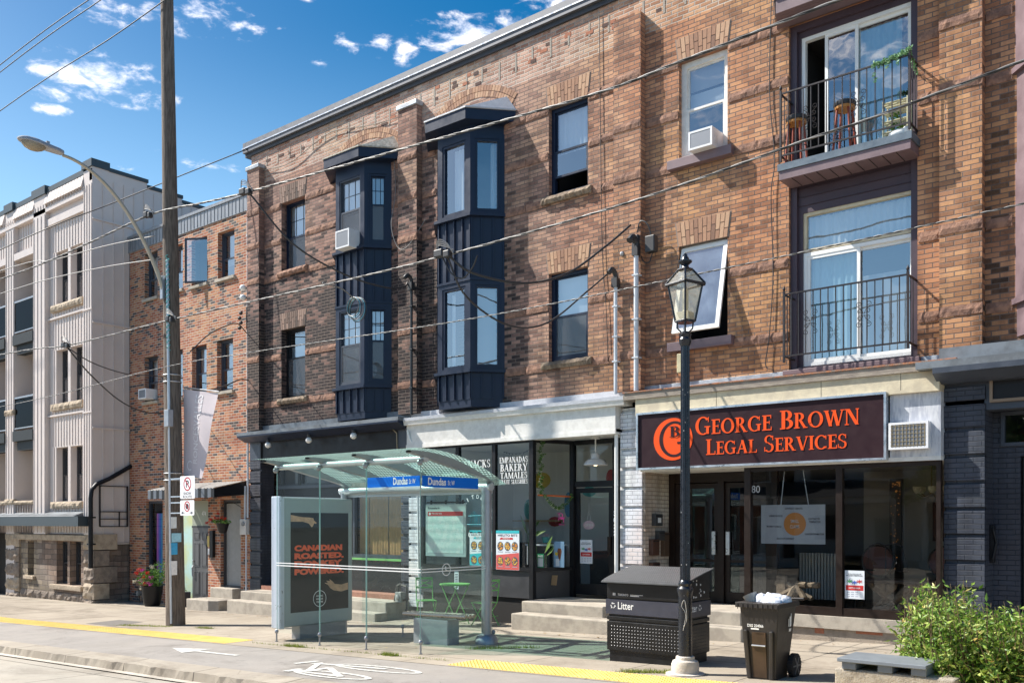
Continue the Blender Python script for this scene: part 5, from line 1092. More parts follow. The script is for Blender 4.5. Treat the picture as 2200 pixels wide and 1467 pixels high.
t = sign_plate('parking_sign', 'white no parking sign reading SNOW ROUTE on the wooden pole', -17.80, -17.24, 2.38, 2.86); cx, cz = -17.52, 2.69
m = MB(); disc(m, cx, cz, .118, .145, -3.9245); m.add([(cx-.10,-3.9255,cz+.08), (cx-.08,-3.9255,cz+.10), (cx+.10,-3.9255,cz-.08), (cx+.08,-3.9255,cz-.10)], [(0,1,2,3)]); m.build('prohibition_ring', M_sred, t)
m = MB(); sans(m, 'P', cx-.055, cz-.075, .11, .15, -3.924, bold=.02); sans(m, 'SNOW', cx-.15, 2.462, .30, .06, -3.924, bold=.012); sans(m, 'ROUTE', cx-.17, 2.396, .34, .052, -3.924, bold=.012); m.build('lettering', M_sblk, t)
t = sign_plate('parking_sign', 'white no stopping sign with red ring and two arrows under the snow sign', -17.80, -17.26, 2.03, 2.35); cx, cz = -17.53, 2.22
m = MB(); disc(m, cx, cz, .088, .112, -3.9245); m.add([(cx-.075,-3.9265,cz+.06), (cx-.06,-3.9265,cz+.075), (cx+.075,-3.9265,cz-.06), (cx+.06,-3.9265,cz-.075)], [(0,1,2,3)]); m.build('prohibition_ring', M_sred, t)
m = MB(); m.add([(cx+.062*math.cos(rad(22.5+45*i)), -3.9255, cz+.062*math.sin(rad(22.5+45*i))) for i in range(8)], [tuple(range(8))])
for s_ in (-1, 1): m.add([(cx+s_*.225,-3.924,2.085), (cx+s_*.15,-3.924,2.12), (cx+s_*.165,-3.924,2.085), (cx+s_*.15,-3.924,2.05)], [(0,1,2,3) if s_ < 0 else (0,3,2,1)]); m.box(cx+s_*.13-.03, cx+s_*.13+.03, -3.925, -3.9235, 2.078, 2.092)
m.build('symbol', M_sblk, t)

# ================= overhead cables =================
def smooth(pts, n=8):
    P = [Vector(p) for p in pts]; P = [P[0]*2-P[1]]+P+[P[-1]*2-P[-2]]; out = []
    for i in range(1, len(P)-2):
        for k_ in range(n):
            t = k_/n; out.append(.5*((2*P[i])+(P[i+1]-P[i-1])*t+(2*P[i-1]-5*P[i]+4*P[i+1]-P[i+2])*t*t+(3*P[i]-P[i-1]-3*P[i+1]+P[i+2])*t**3))
    out.append(P[-2]); return out
def twisted(name, label, pts, r, strands, pitch=.55, mats=None, group='overhead cables along the street'):
    c = smooth(pts, 10); L = [0]
    for a, b in zip(c, c[1:]): L.append(L[-1]+(b-a).length)
    N = max(20, int(L[-1]/(pitch/9))); m = MB(); j = 0; line = []
    for i in range(N+1):
        s_ = L[-1]*i/N
        while j < len(L)-2 and L[j+1] < s_: j += 1
        t = (s_-L[j])/max(1e-6, L[j+1]-L[j]); line.append((c[j].lerp(c[j+1], t), s_))
    for k_ in range(strands):
        ps = []
        for p, s_ in line: a = s_/pitch*6.2832+6.2832*k_/strands; ps.append(p+Vector((0, math.cos(a), math.sin(a)))*r*1.02)
        m.tube(ps, r*(1.0 if strands > 1 else 1), 5, k_)
    o = m.build(name, mats or [M_cablel, M_cable, M_cable][:strands], None, smooth=True, loc=tuple(line[0][0])); return tag(o, label, 'cable', group)
def wire(name, label, pts, r, m_=None, group='overhead cables along the street', n=6):
    m = MB(); ps = smooth(pts, 8); m.tube(ps, r, n); o = m.build(name, m_ or M_cable, None, smooth=True, loc=tuple(ps[0])); return tag(o, label, 'cable', group)
Yc = -3.95
twisted('overhead_cable', 'thick twisted cable crossing above the bays, uppermost of the twisted ones', [(-45,Yc,8.9), (-27,Yc,8.55), (-23.75,Yc,8.52), (-21.67,Yc,8.57), (-18.86,Yc,8.64), (-16.9,Yc,8.45), (-15.28,Yc,8.31), (-11.2,Yc,8.05), (-7.28,Yc,7.82), (-5.89,Yc,7.84), (-4.16,Yc,7.89), (-1,Yc,7.98), (10,Yc,8.6)], .0108, 3, .8)
twisted('overhead_cable', 'twisted aluminium cable crossing the middle of the facades below the bay windows', [(-45,Yc,7.0), (-27,Yc,6.48), (-22.86,Yc,6.25), (-18.53,Yc,6.22), (-15.44,Yc,6.17), (-10.89,Yc,6.10), (-6.89,Yc,6.18), (-4.16,Yc,6.39), (-1.92,Yc,6.60), (10,Yc,8.0)], .009, 3, .75)
twisted('overhead_cable', 'thin beaded wire crossing low, just above the shopfronts and through the lamp top', [(-45,Yc,5.3), (-27,Yc,5.05), (-18.53,Yc,5.23), (-15.13,Yc,5.18), (-9.65,Yc,5.03), (-5.96,Yc,5.05), (-1.92,Yc,5.14), (8,Yc,5.5)], .0058, 2, .22, [M_cablel, M_cable])
wire('overhead_wire', 'thin taut wire rising in front of the pole to the corner of the row roof', [(-45,Yc,8.9), (-27,Yc,9.35), (-24.0,-2.2,10.5) if 0 else (-23.9,-2.05,10.58), (-20.9,-.1,11.8)], .014, M_cable)
for i, (za, lab) in enumerate(((14.42,'highest dark wire at the top left corner'), (14.22,'dark wire just under the highest one at top left'), (13.16,'dark wire running from the left edge to the pole top'))):
    wire('overhead_wire', lab, [(-50,Yc,za-.6), (-27,Yc,za), (-18.9,Yc+.1,za+.08), (-4,Yc,za+.6)], .013, M_cable)
wire('overhead_wire', 'pale plastic sleeved wire reaching the pole, upper of two', [(-45,Yc,9.3), (-27,Yc,8.78), (-23.75,Yc,8.50), (-21,Yc,8.34), (-18.95,-3.85,8.2)], .011, M_cablel); wire('overhead_wire', 'pale plastic sleeved wire reaching the pole, lower of two', [(-45,Yc,8.6), (-27,Yc,8.15), (-23.88,Yc,8.05), (-21,Yc,7.85), (-18.95,-3.85,7.68)], .011, M_cablel)
# splices and service drops
def splice(label, p, s_=1):
    t = thing('cable_splice', label, 'cable splice', p, 'black splices on the cables'); m = MB(); x, y, z = p
    m.box(x-.16*s_, x+.02, y-.06, y+.05, z-.07, z+.05); m.box(x+.03, x+.16*s_, y-.05, y+.05, z-.10, z+.01); m.build('clamp', M_cable, t, bevel=.015)
    m = MB(); 
    for k_ in range(4): a = rad(40*k_); m.tube(smooth([(x-.15,y,z+.02), (x-.05,y-.06,z+.10+.03*k_), (x+.12,y-.03,z+.05+.02*k_), (x+.22,y,z-.02*k_)], 5), .008, 5)
    m.build('wire_tail', M_cablel, t)
splice('black splice on the twisted cable in front of the roof corner pilaster', (-15.35, Yc-.03, 8.34)); splice('black splice on the middle cable in front of the white topped bay', (-10.05, Yc-.03, 6.15)); splice('black splice on the middle cable in front of the siding block windows', (-22.9, Yc-.03, 6.27))
splice('black splice on the twisted cable left of the wooden pole', (-19.0, Yc-.03, 8.66), .8); splice('black splice clamped right of the wooden pole', (-18.1, Yc-.03, 6.24), .7)
def drop(label, pts, r=.012, m_=None): return wire('service_drop', label, pts, r, m_, 'service drops to the buildings')
drop('black drop sagging from the roof corner splice to the first bay', [(-15.3,Yc,8.3), (-14.9,-3.2,7.4), (-14.55,-2.2,6.95), (-14.4,-1.2,6.85), (-14.6,-.45,7.05), (-14.66,-.28,7.2)], .018)
drop('black looped drop from the middle splice to the right hand weatherhead', [(-10.0,Yc,6.12), (-9.75,-3.6,5.85), (-9.5,-2.6,5.85), (-9.35,-1.6,6.2), (-9.1,-.8,6.8), (-8.92,-.25,7.28)], .02)
drop('thin brown drop from the middle splice down to the lower weatherhead', [(-10.0,Yc,6.10), (-9.9,-3.6,5.5), (-9.85,-2.6,5.2), (-9.8,-1.6,5.4), (-9.55,-.7,6.1), (-9.36,-.2,6.55)], .016)
drop('hanging loop of slack black wire below the middle splice', [(-10.1,Yc,6.1), (-9.95,Yc+.05,5.82), (-9.75,Yc+.1,5.72), (-9.55,Yc+.1,5.85), (-9.4,Yc+.05,6.0)], .012)
drop('black drop from the left splice to the brown building window corner', [(-22.9,Yc,6.2), (-23.0,-3.3,5.6), (-23.6,-2.2,5.1), (-24.2,-1.1,4.95), (-24.6,-.05,5.1)], .018)
drop('second black drop fanning from the left splice to the brown building', [(-22.9,Yc,6.2), (-22.9,-3.3,5.9), (-23.3,-2.2,5.8), (-23.9,-1.1,5.95), (-24.4,-.05,6.0)], .014)
drop('looped black drop rising from the pole side to the brown building edge', [(-18.1,-3.5,5.6), (-18.6,-2.8,6.1), (-19.3,-2,6.5), (-20.1,-1,6.9), (-20.9,-.15,6.9)], .014)
drop('lower black drop from the banner rod to the corner of the dark row', [(-18.0,-3.5,4.75), (-18.6,-2.7,4.9), (-19.5,-1.7,5.2), (-20.4,-.7,5.55), (-20.85,-.1,5.65)], .016)
wc = thing('wire_coil', 'loose hanging coil of white and teal wire beside the first navy bay', 'wire coil', (-14.9, -2.5, 6.2))
m = MB()
for k_ in range(6):
    r1, r2 = .17+.012*k_, .36+.02*k_; m.tube([(-13.35+r1*math.sin(6.2832*i/18)+.01*k_, -3.0+.02*k_, 5.86-r2*.5*(1-math.cos(6.2832*i/18))*1.0+.28) for i in range(19)], .008, 5, k_ % 3)
m.build('loop', [M_cablel, mat('teal_wire', (.10,.32,.40), .5), M_cable], wc)
wire('service_drop', 'white wire sagging between the coil and the middle cable', [(-13.35,-3.0,6.14), (-13.2,-3.4,6.2), (-13.05,Yc,6.17)], .012, M_cablel, 'service drops to the buildings')
# conduits and weatherheads on the facades
def riser(label, x, z0, z1, m_, r=.035, head=True, dy=0):
    t = thing('service_riser', label, 'conduit', (x, -.08, z0), 'conduits clipped to the brick'); m = MB(); m.tube([(x,-.08+dy,z0), (x,-.08+dy,z1)], r, 10)
    for z in (z0+.6, (z0+z1)/2, z1-.5): m.box(x-r-.02, x+r+.02, -.08-r-.006+dy, dy, z-.012, z+.012)
    m.build('pipe', m_, t)
    if head: m = MB(); m.tube(smooth([(x,-.08+dy,z1), (x,-.10+dy,z1+.10), (x,-.20+dy,z1+.16), (x-.02,-.28+dy,z1+.08)], 5), r*1.35, 10); m.box(x-.06, x+.06, -.14+dy, -.03+dy, z1-.15, z1+.02); m.build('weatherhead', M_cable, t)
riser('tall pale grey conduit on the pilaster above the maroon sign', -8.80, 4.26, 6.85, M_pvc, .045, dy=-.17); riser('shorter pale conduit left of the pilaster above the maroon sign', -9.24, 4.24, 6.35, M_pvc, .035, dy=-.17); riser('black conduit running up the pilaster between the two navy bays', -14.58, 4.25, 7.15, M_cable, .032, dy=-.17)
t = thing('transformer_box', 'black double cable box hanging beside the pale conduit', 'cable box', (-8.8, -.2, 7.0)); m = MB(); m.box(-8.92, -8.78, -.22, -.1, 6.78, 7.10); m.box(-8.62, -8.42, -.26, -.12, 6.72, 7.02); m.build('box', M_cable, t, bevel=.02); m = MB(); m.tube(smooth([(-8.85,-.15,7.1), (-8.75,-.2,7.32), (-8.6,-.2,7.25), (-8.52,-.18,7.02)], 5), .012, 6); m.build('lead', M_cable, t); m = MB(); m.tube(smooth([(-8.5,-.18,6.72), (-8.56,-.2,6.55), (-8.7,-.16,6.6), (-8.8,-.12,6.8)], 5), .009, 6); m.build('lead', M_cable, t)
t = thing('anchor_bracket', 'small grey insulator bracket on the pilaster between the conduits', 'bracket', (-9.15,-.1,6.8)); m = MB(); m.ball((-9.15,-.16,6.82), .05, 8); m.box(-9.2, -9.1, -.15, 0, 6.76, 6.80); m.build('insulator', M_grey, t)
for x, z, lab in ((-21.05, 8.12, 'upper white dome on the edge of the brown building'), (-21.05, 7.86, 'lower white dome on the edge of the brown building')):
    t = thing('white_dome', lab, 'insulator', (x,-.2,z), 'white domes beside the row'); m = MB(); m.ball((x,-.16,z), .09, 14, sc_=(1,1,.9)); m.build('dome', M_white, t, smooth=True); m = MB(); m.box(x-.02, x+.1, -.12, 0, z-.02, z+.02); m.build('bracket', M_grey, t)
t = thing('cable_clamp', 'bunch of black clamps on the wall edge below the white domes', 'cable clamp', (-21.0,-.2,7.2)); m = MB()
for k_ in range(4): m.ball((-21.12+.06*(k_%2), -.22, 7.05+.13*k_), .055, 8)
m.tube(smooth([(-20.97,-.1,7.6), (-20.9,-.15,7.3), (-20.93,-.12,7.0)], 5), .02, 6); m.build('clamp', M_cable, t)
wire('wall_wire', 'thin dark wire drooping down the orange brick beside the plum panel', [(-6.33,-.03,10.6), (-6.36,-.03,9.0), (-6.27,-.03,7.9), (-6.33,-.04,7.3), (-6.30,-.03,6.0), (-6.36,-.04,5.0), (-6.42,-.05,4.5), (-6.28,-.05,4.4)], .008, M_cable, 'thin wires on the brick')
wire('wall_wire', 'thin white wire looping beside the first bay', [(-15.38,-.03,10.3), (-15.32,-.03,9.4), (-15.28,-.20,8.6), (-15.05,-.22,8.05), (-14.75,-.22,8.0), (-14.45,-.1,8.4), (-14.3,-.1,8.55)], .007, M_cablel, 'thin wires on the brick')
wire('wall_wire', 'dark wires strung across the rough parapet above the first bay', [(-20.3,-.05,11.1), (-19.2,-.06,11.0), (-18.2,-.05,11.25), (-17.4,-.05,11.35), (-16.2,-.04,11.15), (-15.1,-.05,11.05)], .010, M_wood, 'thin wires on the brick')
wire('wall_wire', 'thin vertical wire on the brick between the tall window and pilaster', [(-9.75,-.03,11.5), (-9.72,-.03,9.2), (-9.68,-.03,7.0), (-9.6,-.03,6.0), (-9.55,-.03,4.9)], .007, M_cable, 'thin wires on the brick')
# ================= window air conditioners =================
def ac_unit(label, x0, x1, y0, y1, z0, z1, mesh=False, tilt=0):
    t = thing('air_conditioner', label, 'air conditioner', ((x0+x1)/2, y1, z0), 'air conditioners set in windows'); m = MB(); m.box(x0, x1, y0+.03, y1, z0, z1)
    for k_ in range(7): z = z0+(z1-z0)*(.2+.09*k_); m.box(x1-.001, x1+.006, y0+.08, (y0+y1)/2, z, z+.012); 
    m.build('case', mat('ac_white', (.72,.72,.73), .45, var=.06), t, bevel=.012)
    m = MB(); m.box(x0+.04, x1-.04, y0+.005, y0+.035, z0+.04, z1-.04); m.build('coil', mat('ac_coil', (.20,.21,.23), .5, metal=.4), t)
    m = MB(); m.frame(x0, x1, z0, z1, y0, y0+.029, .035)
    n = 11 if mesh else 0
    for i in range(1, n): x = x0+(x1-x0)*i/n; m.box(x-.0028, x+.0028, y0-.003, y0+.01, z0+.03, z1-.03, 1)
    for i in range(1, 7 if mesh else 0): z = z0+(z1-z0)*i/7; m.box(x0+.03, x1-.03, y0-.002, y0+.011, z-.0028, z+.0028, 1)
    m.build('grille_frame', [mat('ac_white'), mat('rusty_mesh', (.30,.24,.13), .7)], t)
ac_unit('white air conditioner in the left bay of the sooty building', -16.57, -16.10, -.74, -.4, 8.16, 8.57)
ac_unit('white air conditioner in the white top window above the lamp post', -7.72, -7.27, -.30, .12, 8.30, 8.62)
ac_unit('small white air conditioner under a window of the brown building', -26.22, -25.78, -.30, .15, 5.57, 5.87)
ac_unit('rusty caged air conditioner set in the fascia beside the maroon sign', -4.36, -3.80, -.33, -.19, 2.97, 3.37, True)
# ================= bus shelter =================
bs = thing('bus_shelter', 'glass bus shelter with curved dotted green roof and blue street name bands', 'bus shelter', (-11.8, -3.8, zg(-11.8)))
XL, XR, YF, YB = -13.52, -9.93, -4.60, -3.0
M_sgrey = mat('shelter_grey', (.25,.26,.27), .45, metal=.3, var=.12); M_slt = mat('shelter_pale_metal', (.52,.54,.55), .4, metal=.4, var=.1)
M_gedge = mat('glass_edge_green', (.25,.42,.39), .2)
fx = [-13.52, -12.33, -11.16, -9.93]
for i in range(3):
    a, b = fx[i]+.006, fx[i+1]-.006; m = MB(); m.add([(a,YF,zg(a)+.16), (b,YF,zg(b)+.16), (b,YF,2.84), (a,YF,2.84), (a,YF+.01,zg(a)+.16), (b,YF+.01,zg(b)+.16), (b,YF+.01,2.84), (a,YF+.01,2.84)], [(0,1,2,3)]); m.add([(x_+dx_, y_, z_) for x_ in (a, b-.007) for (dx_, y_, z_) in ((0,YF-.001,zg(a)+.16), (.004,YF-.001,zg(a)+.16), (.004,YF-.001,2.84), (0,YF-.001,2.84), (0,YF+.011,zg(a)+.16), (.004,YF+.011,zg(a)+.16), (.004,YF+.011,2.84), (0,YF+.011,2.84))], [tuple(i_+8*k_ for i_ in f_) for k_ in (0,1) for f_ in ((0,1,2,3), (5,4,7,6), (0,3,7,4), (1,5,6,2))], 1); m.build('glass_panel', [G_shel, M_gedge], bs)
for i, (a, b) in enumerate(((-13.2,-12.1), (-12.08,-11.0), (-10.98,-9.95))):
    m = MB(); m.box(a, b, YB+.1, YB+.11, zg(a)+.2, 2.42); m.build('glass_panel', G_shel, bs)
m = MB(); m.box(XR, XR+.01, YF+.02, YB-.02, zg(XR)+.18, 2.40); m.box(XR, XR+.01, YF+.02, YB-.4, 2.60, 2.72); m.build('glass_panel', G_shel, bs)
# white safety bands and the round wheelchair mark
m = MB()
for z in (1.12, 1.165): m.box(XL, XR, YF-.004, YF-.001, z, z+.016); m.box(XR+.011, XR+.013, YF+.02, YB, z, z+.016)
m.build('safety_band', M_white, bs)
m = MB(); yc, zc = -4.05, 1.15
for i in range(24):
    a = 6.2832*i/24; b = 6.2832*(i+1)/24; m.add([(XR+.016, yc+r*math.cos(t), zc+r*math.sin(t)) for r, t in ((.10,a),(.10,b),(.085,b),(.085,a))], [(0,1,2,3)])
m.tube([(XR+.018,yc-.02,zc+.05), (XR+.018,yc-.01,zc-.01), (XR+.018,yc+.04,zc-.02)], .008, 5); m.build('wheelchair_mark', M_white, bs)
# street name bands
M_blue = mat('sign_blue', (.003,.14,.62), .5, spec=.15)
m = MB(); m.box(-11.12, XR-.01, YF-.012, YF-.004, 2.44, 2.60); so = m.build('name_band', M_blue, bs); m = MB(); sans(m, 'Dundas', -10.52, 2.47, .32, .115, YF-.0135, bold=.03); sans(m, 'St W', -10.17, 2.48, .14, .075, YF-.0135, bold=.01); m.build('lettering', M_white, so)
m = MB(); m.box(XR+.011, XR+.018, YF+.02, -3.30, 2.43, 2.60); so = m.build('name_band', M_blue, bs); m = MB(); sans(m, 'Dundas', -4.46, 2.46, .40, .115, XR+.0195, axis='y', bold=.03); sans(m, 'St W', -4.02, 2.47, .16, .075, XR+.0195, axis='y', bold=.01); m.build('lettering', M_white, so)
m = MB(); m.box(-11.12, XR, YF-.012, YF+.02, 2.40, 2.435); m.build('band_rail', M_slt, bs)
# beams and rafters
def arcz(y): t = (y+4.98)/2.16; return 2.98-.48*t+.62*t*(1-t)
m = MB(); m.tube([(XL-.1,-4.52,2.86), (XR+.05,-4.52,2.86)], .05, 12); m.tube([(XL-.12,YB-.04,2.47), (XR+.08,YB-.04,2.47)], .065, 12); m.box(XL, XR, YB+.02, YB+.08, 2.36, 2.44); m.build('roof_beam', M_slt, bs, smooth='auto')
for x in fx:
    m = MB(); n = 14; w_ = .055
    for i in range(n):
        ya = -4.86+1.92*i/n; yb = -4.86+1.92*(i+1)/n; ta, tb_ = i/n, (i+1)/n; da = .035+.10*math.sin(math.pi*min(1, ta*1.1)); db = .035+.10*math.sin(math.pi*min(1, tb_*1.1))
        q = [(x-w_,ya,arcz(ya)-.015-da), (x+w_,ya,arcz(ya)-.015-da), (x+w_,yb,arcz(yb)-.015-db), (x-w_,yb,arcz(yb)-.015-db), (x-w_,ya,arcz(ya)-.015), (x+w_,ya,arcz(ya)-.015), (x+w_,yb,arcz(yb)-.015), (x-w_,yb,arcz(yb)-.015)]
        m.add(q, [(0,3,2,1), (4,5,6,7), (1,2,6,5), (0,4,7,3)])
    m.ball((x, -4.62, 2.80), .05, 10); m.tube([(x,-4.62,2.80), (x,-4.52,2.86)], .025, 8); m.build('rafter', M_sgrey, bs)
M_roofg = D.materials.new('dotted_roof_glass'); M_roofg.use_nodes = True; nt = M_roofg.node_tree; nt.nodes.clear()
g = NN(nt, 'ShaderNodeNewGeometry'); p = NN(nt, 'ShaderNodeSeparateXYZ', {0: g.outputs['Position']})
u = MA(nt, 'DIVIDE', p.outputs[0], .07); v = MA(nt, 'DIVIDE', p.outputs[1], .07)
u = MA(nt, 'ADD', u, MA(nt, 'MULTIPLY', MA(nt, 'FLOORED_MODULO', MA(nt, 'FLOOR', v), 2.0), .5))
fu = MA(nt, 'SUBTRACT', MA(nt, 'FRACT', u), .5); fv = MA(nt, 'SUBTRACT', MA(nt, 'FRACT', v), .5)
rr = MA(nt, 'SQRT', MA(nt, 'ADD', MA(nt, 'MULTIPLY', fu, fu), MA(nt, 'MULTIPLY', fv, fv)))
dot = MA(nt, 'MULTIPLY', SM(nt, rr, .24, .30, 1, 0), SM(nt, p.outputs[1], -3.2, -3.0, 1, 0))
tr = NN(nt, 'ShaderNodeBsdfTransparent', {'Color': (.55,.84,.76,1)}); gl = NN(nt, 'ShaderNodeBsdfGlossy', {'Roughness': .02, 'Color': (.9,1,.97,1)}); fr_ = NN(nt, 'ShaderNodeMath', {0: .04, 1: .04})
s1 = NN(nt, 'ShaderNodeMixShader', {0: MA(nt, 'ADD', fr_.outputs[0], .03), 1: tr.outputs[0], 2: gl.outputs[0]})
df = NN(nt, 'ShaderNodeBsdfDiffuse', {'Color': (.50,.78,.70,1)}); tl = NN(nt, 'ShaderNodeBsdfTranslucent', {'Color': (.65,.92,.84,1)}); dd_ = NN(nt, 'ShaderNodeMixShader', {0: .55, 1: df.outputs[0], 2: tl.outputs[0]})
s2 = NN(nt, 'ShaderNodeMixShader', {0: MA(nt, 'ADD', MA(nt, 'MULTIPLY', dot, .62), .16), 1: s1.outputs[0], 2: dd_.outputs[0]}); NN(nt, 'ShaderNodeOutputMaterial', {'Surface': s2.outputs[0]})
rx = [-13.72, -12.335, -11.165, -9.70]
for i in range(3):
    m = MB(); n = 20
    for k_ in range(n):
        ya = -4.98+2.16*k_/n; yb = -4.98+2.16*(k_+1)/n; m.quad((rx[i]+.004,ya,arcz(ya)+.006), (rx[i+1]-.004,ya,arcz(ya)+.006), (rx[i+1]-.004,yb,arcz(yb)+.006), (rx[i]+.004,yb,arcz(yb)+.006))
    m.build('roof_glass', M_roofg, bs, smooth=True)
m = MB(); m.tube([(-9.96,-3.04,zg(-10)+.03), (-9.96,-3.04,2.46)], .085, 16); m.lathe([(.19,0), (.19,.10), (.15,.16), (.09,.18)], 16, c=(-9.96,-3.04,zg(-10)-.02)); m.build('column', M_grey, bs, smooth='auto')
m = MB(); m.tube([(-13.55,-3.04,zg(-13.4)), (-13.55,-3.04,2.46)], .06, 12); m.build('column', M_grey, bs, smooth='auto')
for x, y in [(q, YF) for q in fx]+[(-12.09,YB+.1), (-10.99,YB+.1), (-9.93,YB+.1)]:
    z = zg(x); m = MB(); m.tube([(x,y,z-.02), (x,y,z+.15)], .014, 8); m.ball((x,y,z+.18), .036, 10, sc_=(1,1,1.15)); m.lathe([(.03,0), (.03,.012)], 10, c=(x,y,z)); m.build('glass_foot', M_grey, bs, smooth='auto')
# route map on the rear glass
mp_ = MB(); mp_.box(-11.42, -10.47, -2.99, -2.97, 1.30, 2.20); mo = mp_.build('route_map', mat('map_frame', (.42,.47,.46), .5), bs)
def map_mat():
    m = D.materials.new('map_print'); m.use_nodes = True; nt = m.node_tree; nt.nodes.clear(); g = NN(nt, 'ShaderNodeNewGeometry')
    n = NN(nt, 'ShaderNodeTexNoise', {'Vector': g.outputs['Position'], 'Scale': 9.0, 'Detail': 3.0}).outputs[0]
    v1 = NN(nt, 'ShaderNodeTexVoronoi', {'Vector': g.outputs['Position'], 'Scale': 16.0}, feature='DISTANCE_TO_EDGE', distance='EUCLIDEAN').outputs['Distance']
    c = MIX(nt, SM(nt, n, .42, .6), (.55,.66,.62), (.68,.72,.68)); c = MIX(nt, SM(nt, v1, .01, .03, .45, 0), c, (.35,.42,.42))
    b = NN(nt, 'ShaderNodeBsdfPrincipled', {'Base Color': c, 'Roughness': .4}); NN(nt, 'ShaderNodeOutputMaterial', {'Surface': b.outputs[0]}); return m
m = MB(); m.box(-11.37, -10.52, -2.994, -2.991, 1.36, 2.08); m.build('map_sheet', map_mat(), mo)
m = MB(); m.box(-11.36, -10.53, -2.998, -2.995, 2.0, 2.075); m.build('map_header', mat('map_red', (.50,.05,.05), .5), mo)
m = MB(); sans(m, 'Roncesvalles Av', -11.36, 2.115, .28, .045, -2.992, bold=.01); m.build('lettering', M_sblk, mo); m = MB(); sans(m, 'Plan your trip', -11.26, 2.022, .24, .034, -2.9995, bold=.01); disc(m, -11.31, 2.037, 0, .024, -2.9995, 0, 12); m.build('lettering', M_white, mo)
m = MB(); m.box(-11.4, -10.5, -2.985, -2.965, 2.22, 2.245)
for x in (-11.3,-10.95,-10.55): m.box(x-.01, x+.01, -2.99, -2.96, 2.2, 2.27)
m.build('map_clip', M_char, mo)
# bench inside
bt_ = thing('shelter_bench', 'low steel tube bench on a grey box base inside the glass shelter', 'bench', (-10.7, -3.4, zg(-10.7)))
m = MB()
for y in (-3.52,-3.42,-3.32): m.tube([(-11.42,y,.33), (-9.98,y,.36)], .035, 10)
m.build('seat_tube', mat('brushed_tube', (.42,.33,.28), .3, metal=.8, var=.2), bt_, smooth='auto'); m = MB(); m.box(-11.15, -10.35, -3.56, -3.28, zg(-10.8)-.05, .28); m.build('base', mat('grey_box', (.30,.30,.31), .5, var=.12), bt_, bevel=.015)
# advertising panel at the left end
ad = thing('advertising_panel', 'tall advertising box with black and orange poster at the left end of the shelter', 'advertising panel', (-13.56, -3.74, zg(-13.6)))
zb_ = zg(-13.6)
m = MB(); m.box(-13.70, -13.44, -4.54, -2.92, .02, 2.33); m.build('case', mat('ad_frame_green', (.30,.36,.36), .4, metal=.2, var=.05), ad, bevel=.03)
m = MB(); m.box(-13.66, -13.48, -4.575, -4.53, .0, 2.35); m.box(-13.76, -13.705, -4.54, -2.95, .0, 2.35); m.box(-13.46, -13.425, -4.60, -4.50, .0, 2.34); m.build('edge_profile', mat('ad_silver', (.55,.60,.68), .35, metal=.5, var=.05), ad, bevel=.012)
m = MB(); m.box(-13.68, -13.45, -4.15, -3.1, zb_-.05, .02); m.build('pedestal', M_sgrey, ad)
XA = -13.437
m = MB(); m.box(XA-.01, XA, -4.36, -3.03, .27, 2.06); po = m.build('poster', mat('poster_black', (.010,.013,.013), .4, spec=.2), ad)
m = MB()
for i, s_ in enumerate(('CANADIAN', 'ROASTED.', 'DONKEY', 'POWERED.')): sans(m, s_, -4.28, 1.365-i*.142, 1.14 if i % 2 else 1.10, .112, XA+.0015, axis='y', bold=.07)
m.build('lettering', mat('poster_red', (.85,.12,.04), .5), po)
def flat_x(m, pts, e=.0015, mat=0): m.add([(XA+e, y, z) for y, z in pts], [tuple(range(len(pts)))], mat)
m = MB(); flat_x(m, [(-4.36,1.90), (-4.10,1.90), (-3.96,1.865), (-3.90,1.80), (-3.87,1.81), (-3.84,1.87), (-3.80,1.86), (-3.78,1.88), (-3.84,1.92), (-3.86,1.965), (-3.95,1.975), (-4.1,1.98), (-4.36,2.02)])
flat_x(m, [(-3.04,.62), (-3.2,.59), (-3.38,.62), (-3.47,.67), (-3.52,.73), (-3.60,.77), (-3.52,.77), (-3.56,.81), (-3.47,.80), (-3.49,.84), (-3.41,.79), (-3.36,.74), (-3.2,.72), (-3.04,.75)])
m.build('printed_arm', mat('printed_skin', (.50,.30,.17), .6, var=.35, scale=9), po)
m = MB()
for i in range(32):
    a = 6.2832*i/32; b = 6.2832*(i+1)/32; flat_x(m, [(-3.71+r*math.cos(t), .49+r*math.sin(t)) for r, t in ((.150,a),(.150,b),(.140,b),(.140,a))], .002)
for i, s_ in enumerate(('KICKING', 'HORSE', 'COFFEE')): sans(m, s_, -3.71-.075, .525-i*.055, .15, .03, XA+.002, axis='y', bold=.01)
m.build('round_emblem', M_white, po)
# ================= heritage lamp post =================
LX, LY = -5.55, -4.37; z0 = zg(LX)
lp = thing('lamp_post', 'black heritage lantern on a fluted iron post with a pale stone foot', 'lamp post', (LX, LY, z0))
c = (LX, LY, z0)
m = MB(); m.lathe([(.24,-.02), (.24,.02), (.17,.03), (.17,.13), (.155,.17), (.12,.185), (.115,.22), (.105,.23)], 20, c=c); m.build('stone_foot', mat('painted_stone_foot', (.55,.50,.44), .8, var=.2, bump=.4, scale=9), lp, smooth='auto')
m = MB(); m.lathe([(.085,.22), (.083,.95), (.09,1.0), (.10,1.03), (.10,1.06), (.075,1.09), (.085,1.12), (.075,1.15), (.06,1.17)], 20, c=c)
vs = []; fs = []; n = 32; zs = [1.16,1.8,2.6,3.4,4.08]
for i, z in enumerate(zs):
    r0 = .060-.008*i/4
    for k_ in range(n): a = 6.2832*k_/n; r = r0*(1+.09*(1 if (k_ % 4) < 2 else -1)); vs.append((LX+r*math.cos(a), LY+r*math.sin(a), z0+z))
for i in range(len(zs)-1):
    for k_ in range(n): fs.append((i*n+k_, i*n+(k_+1) % n, (i+1)*n+(k_+1) % n, (i+1)*n+k_))
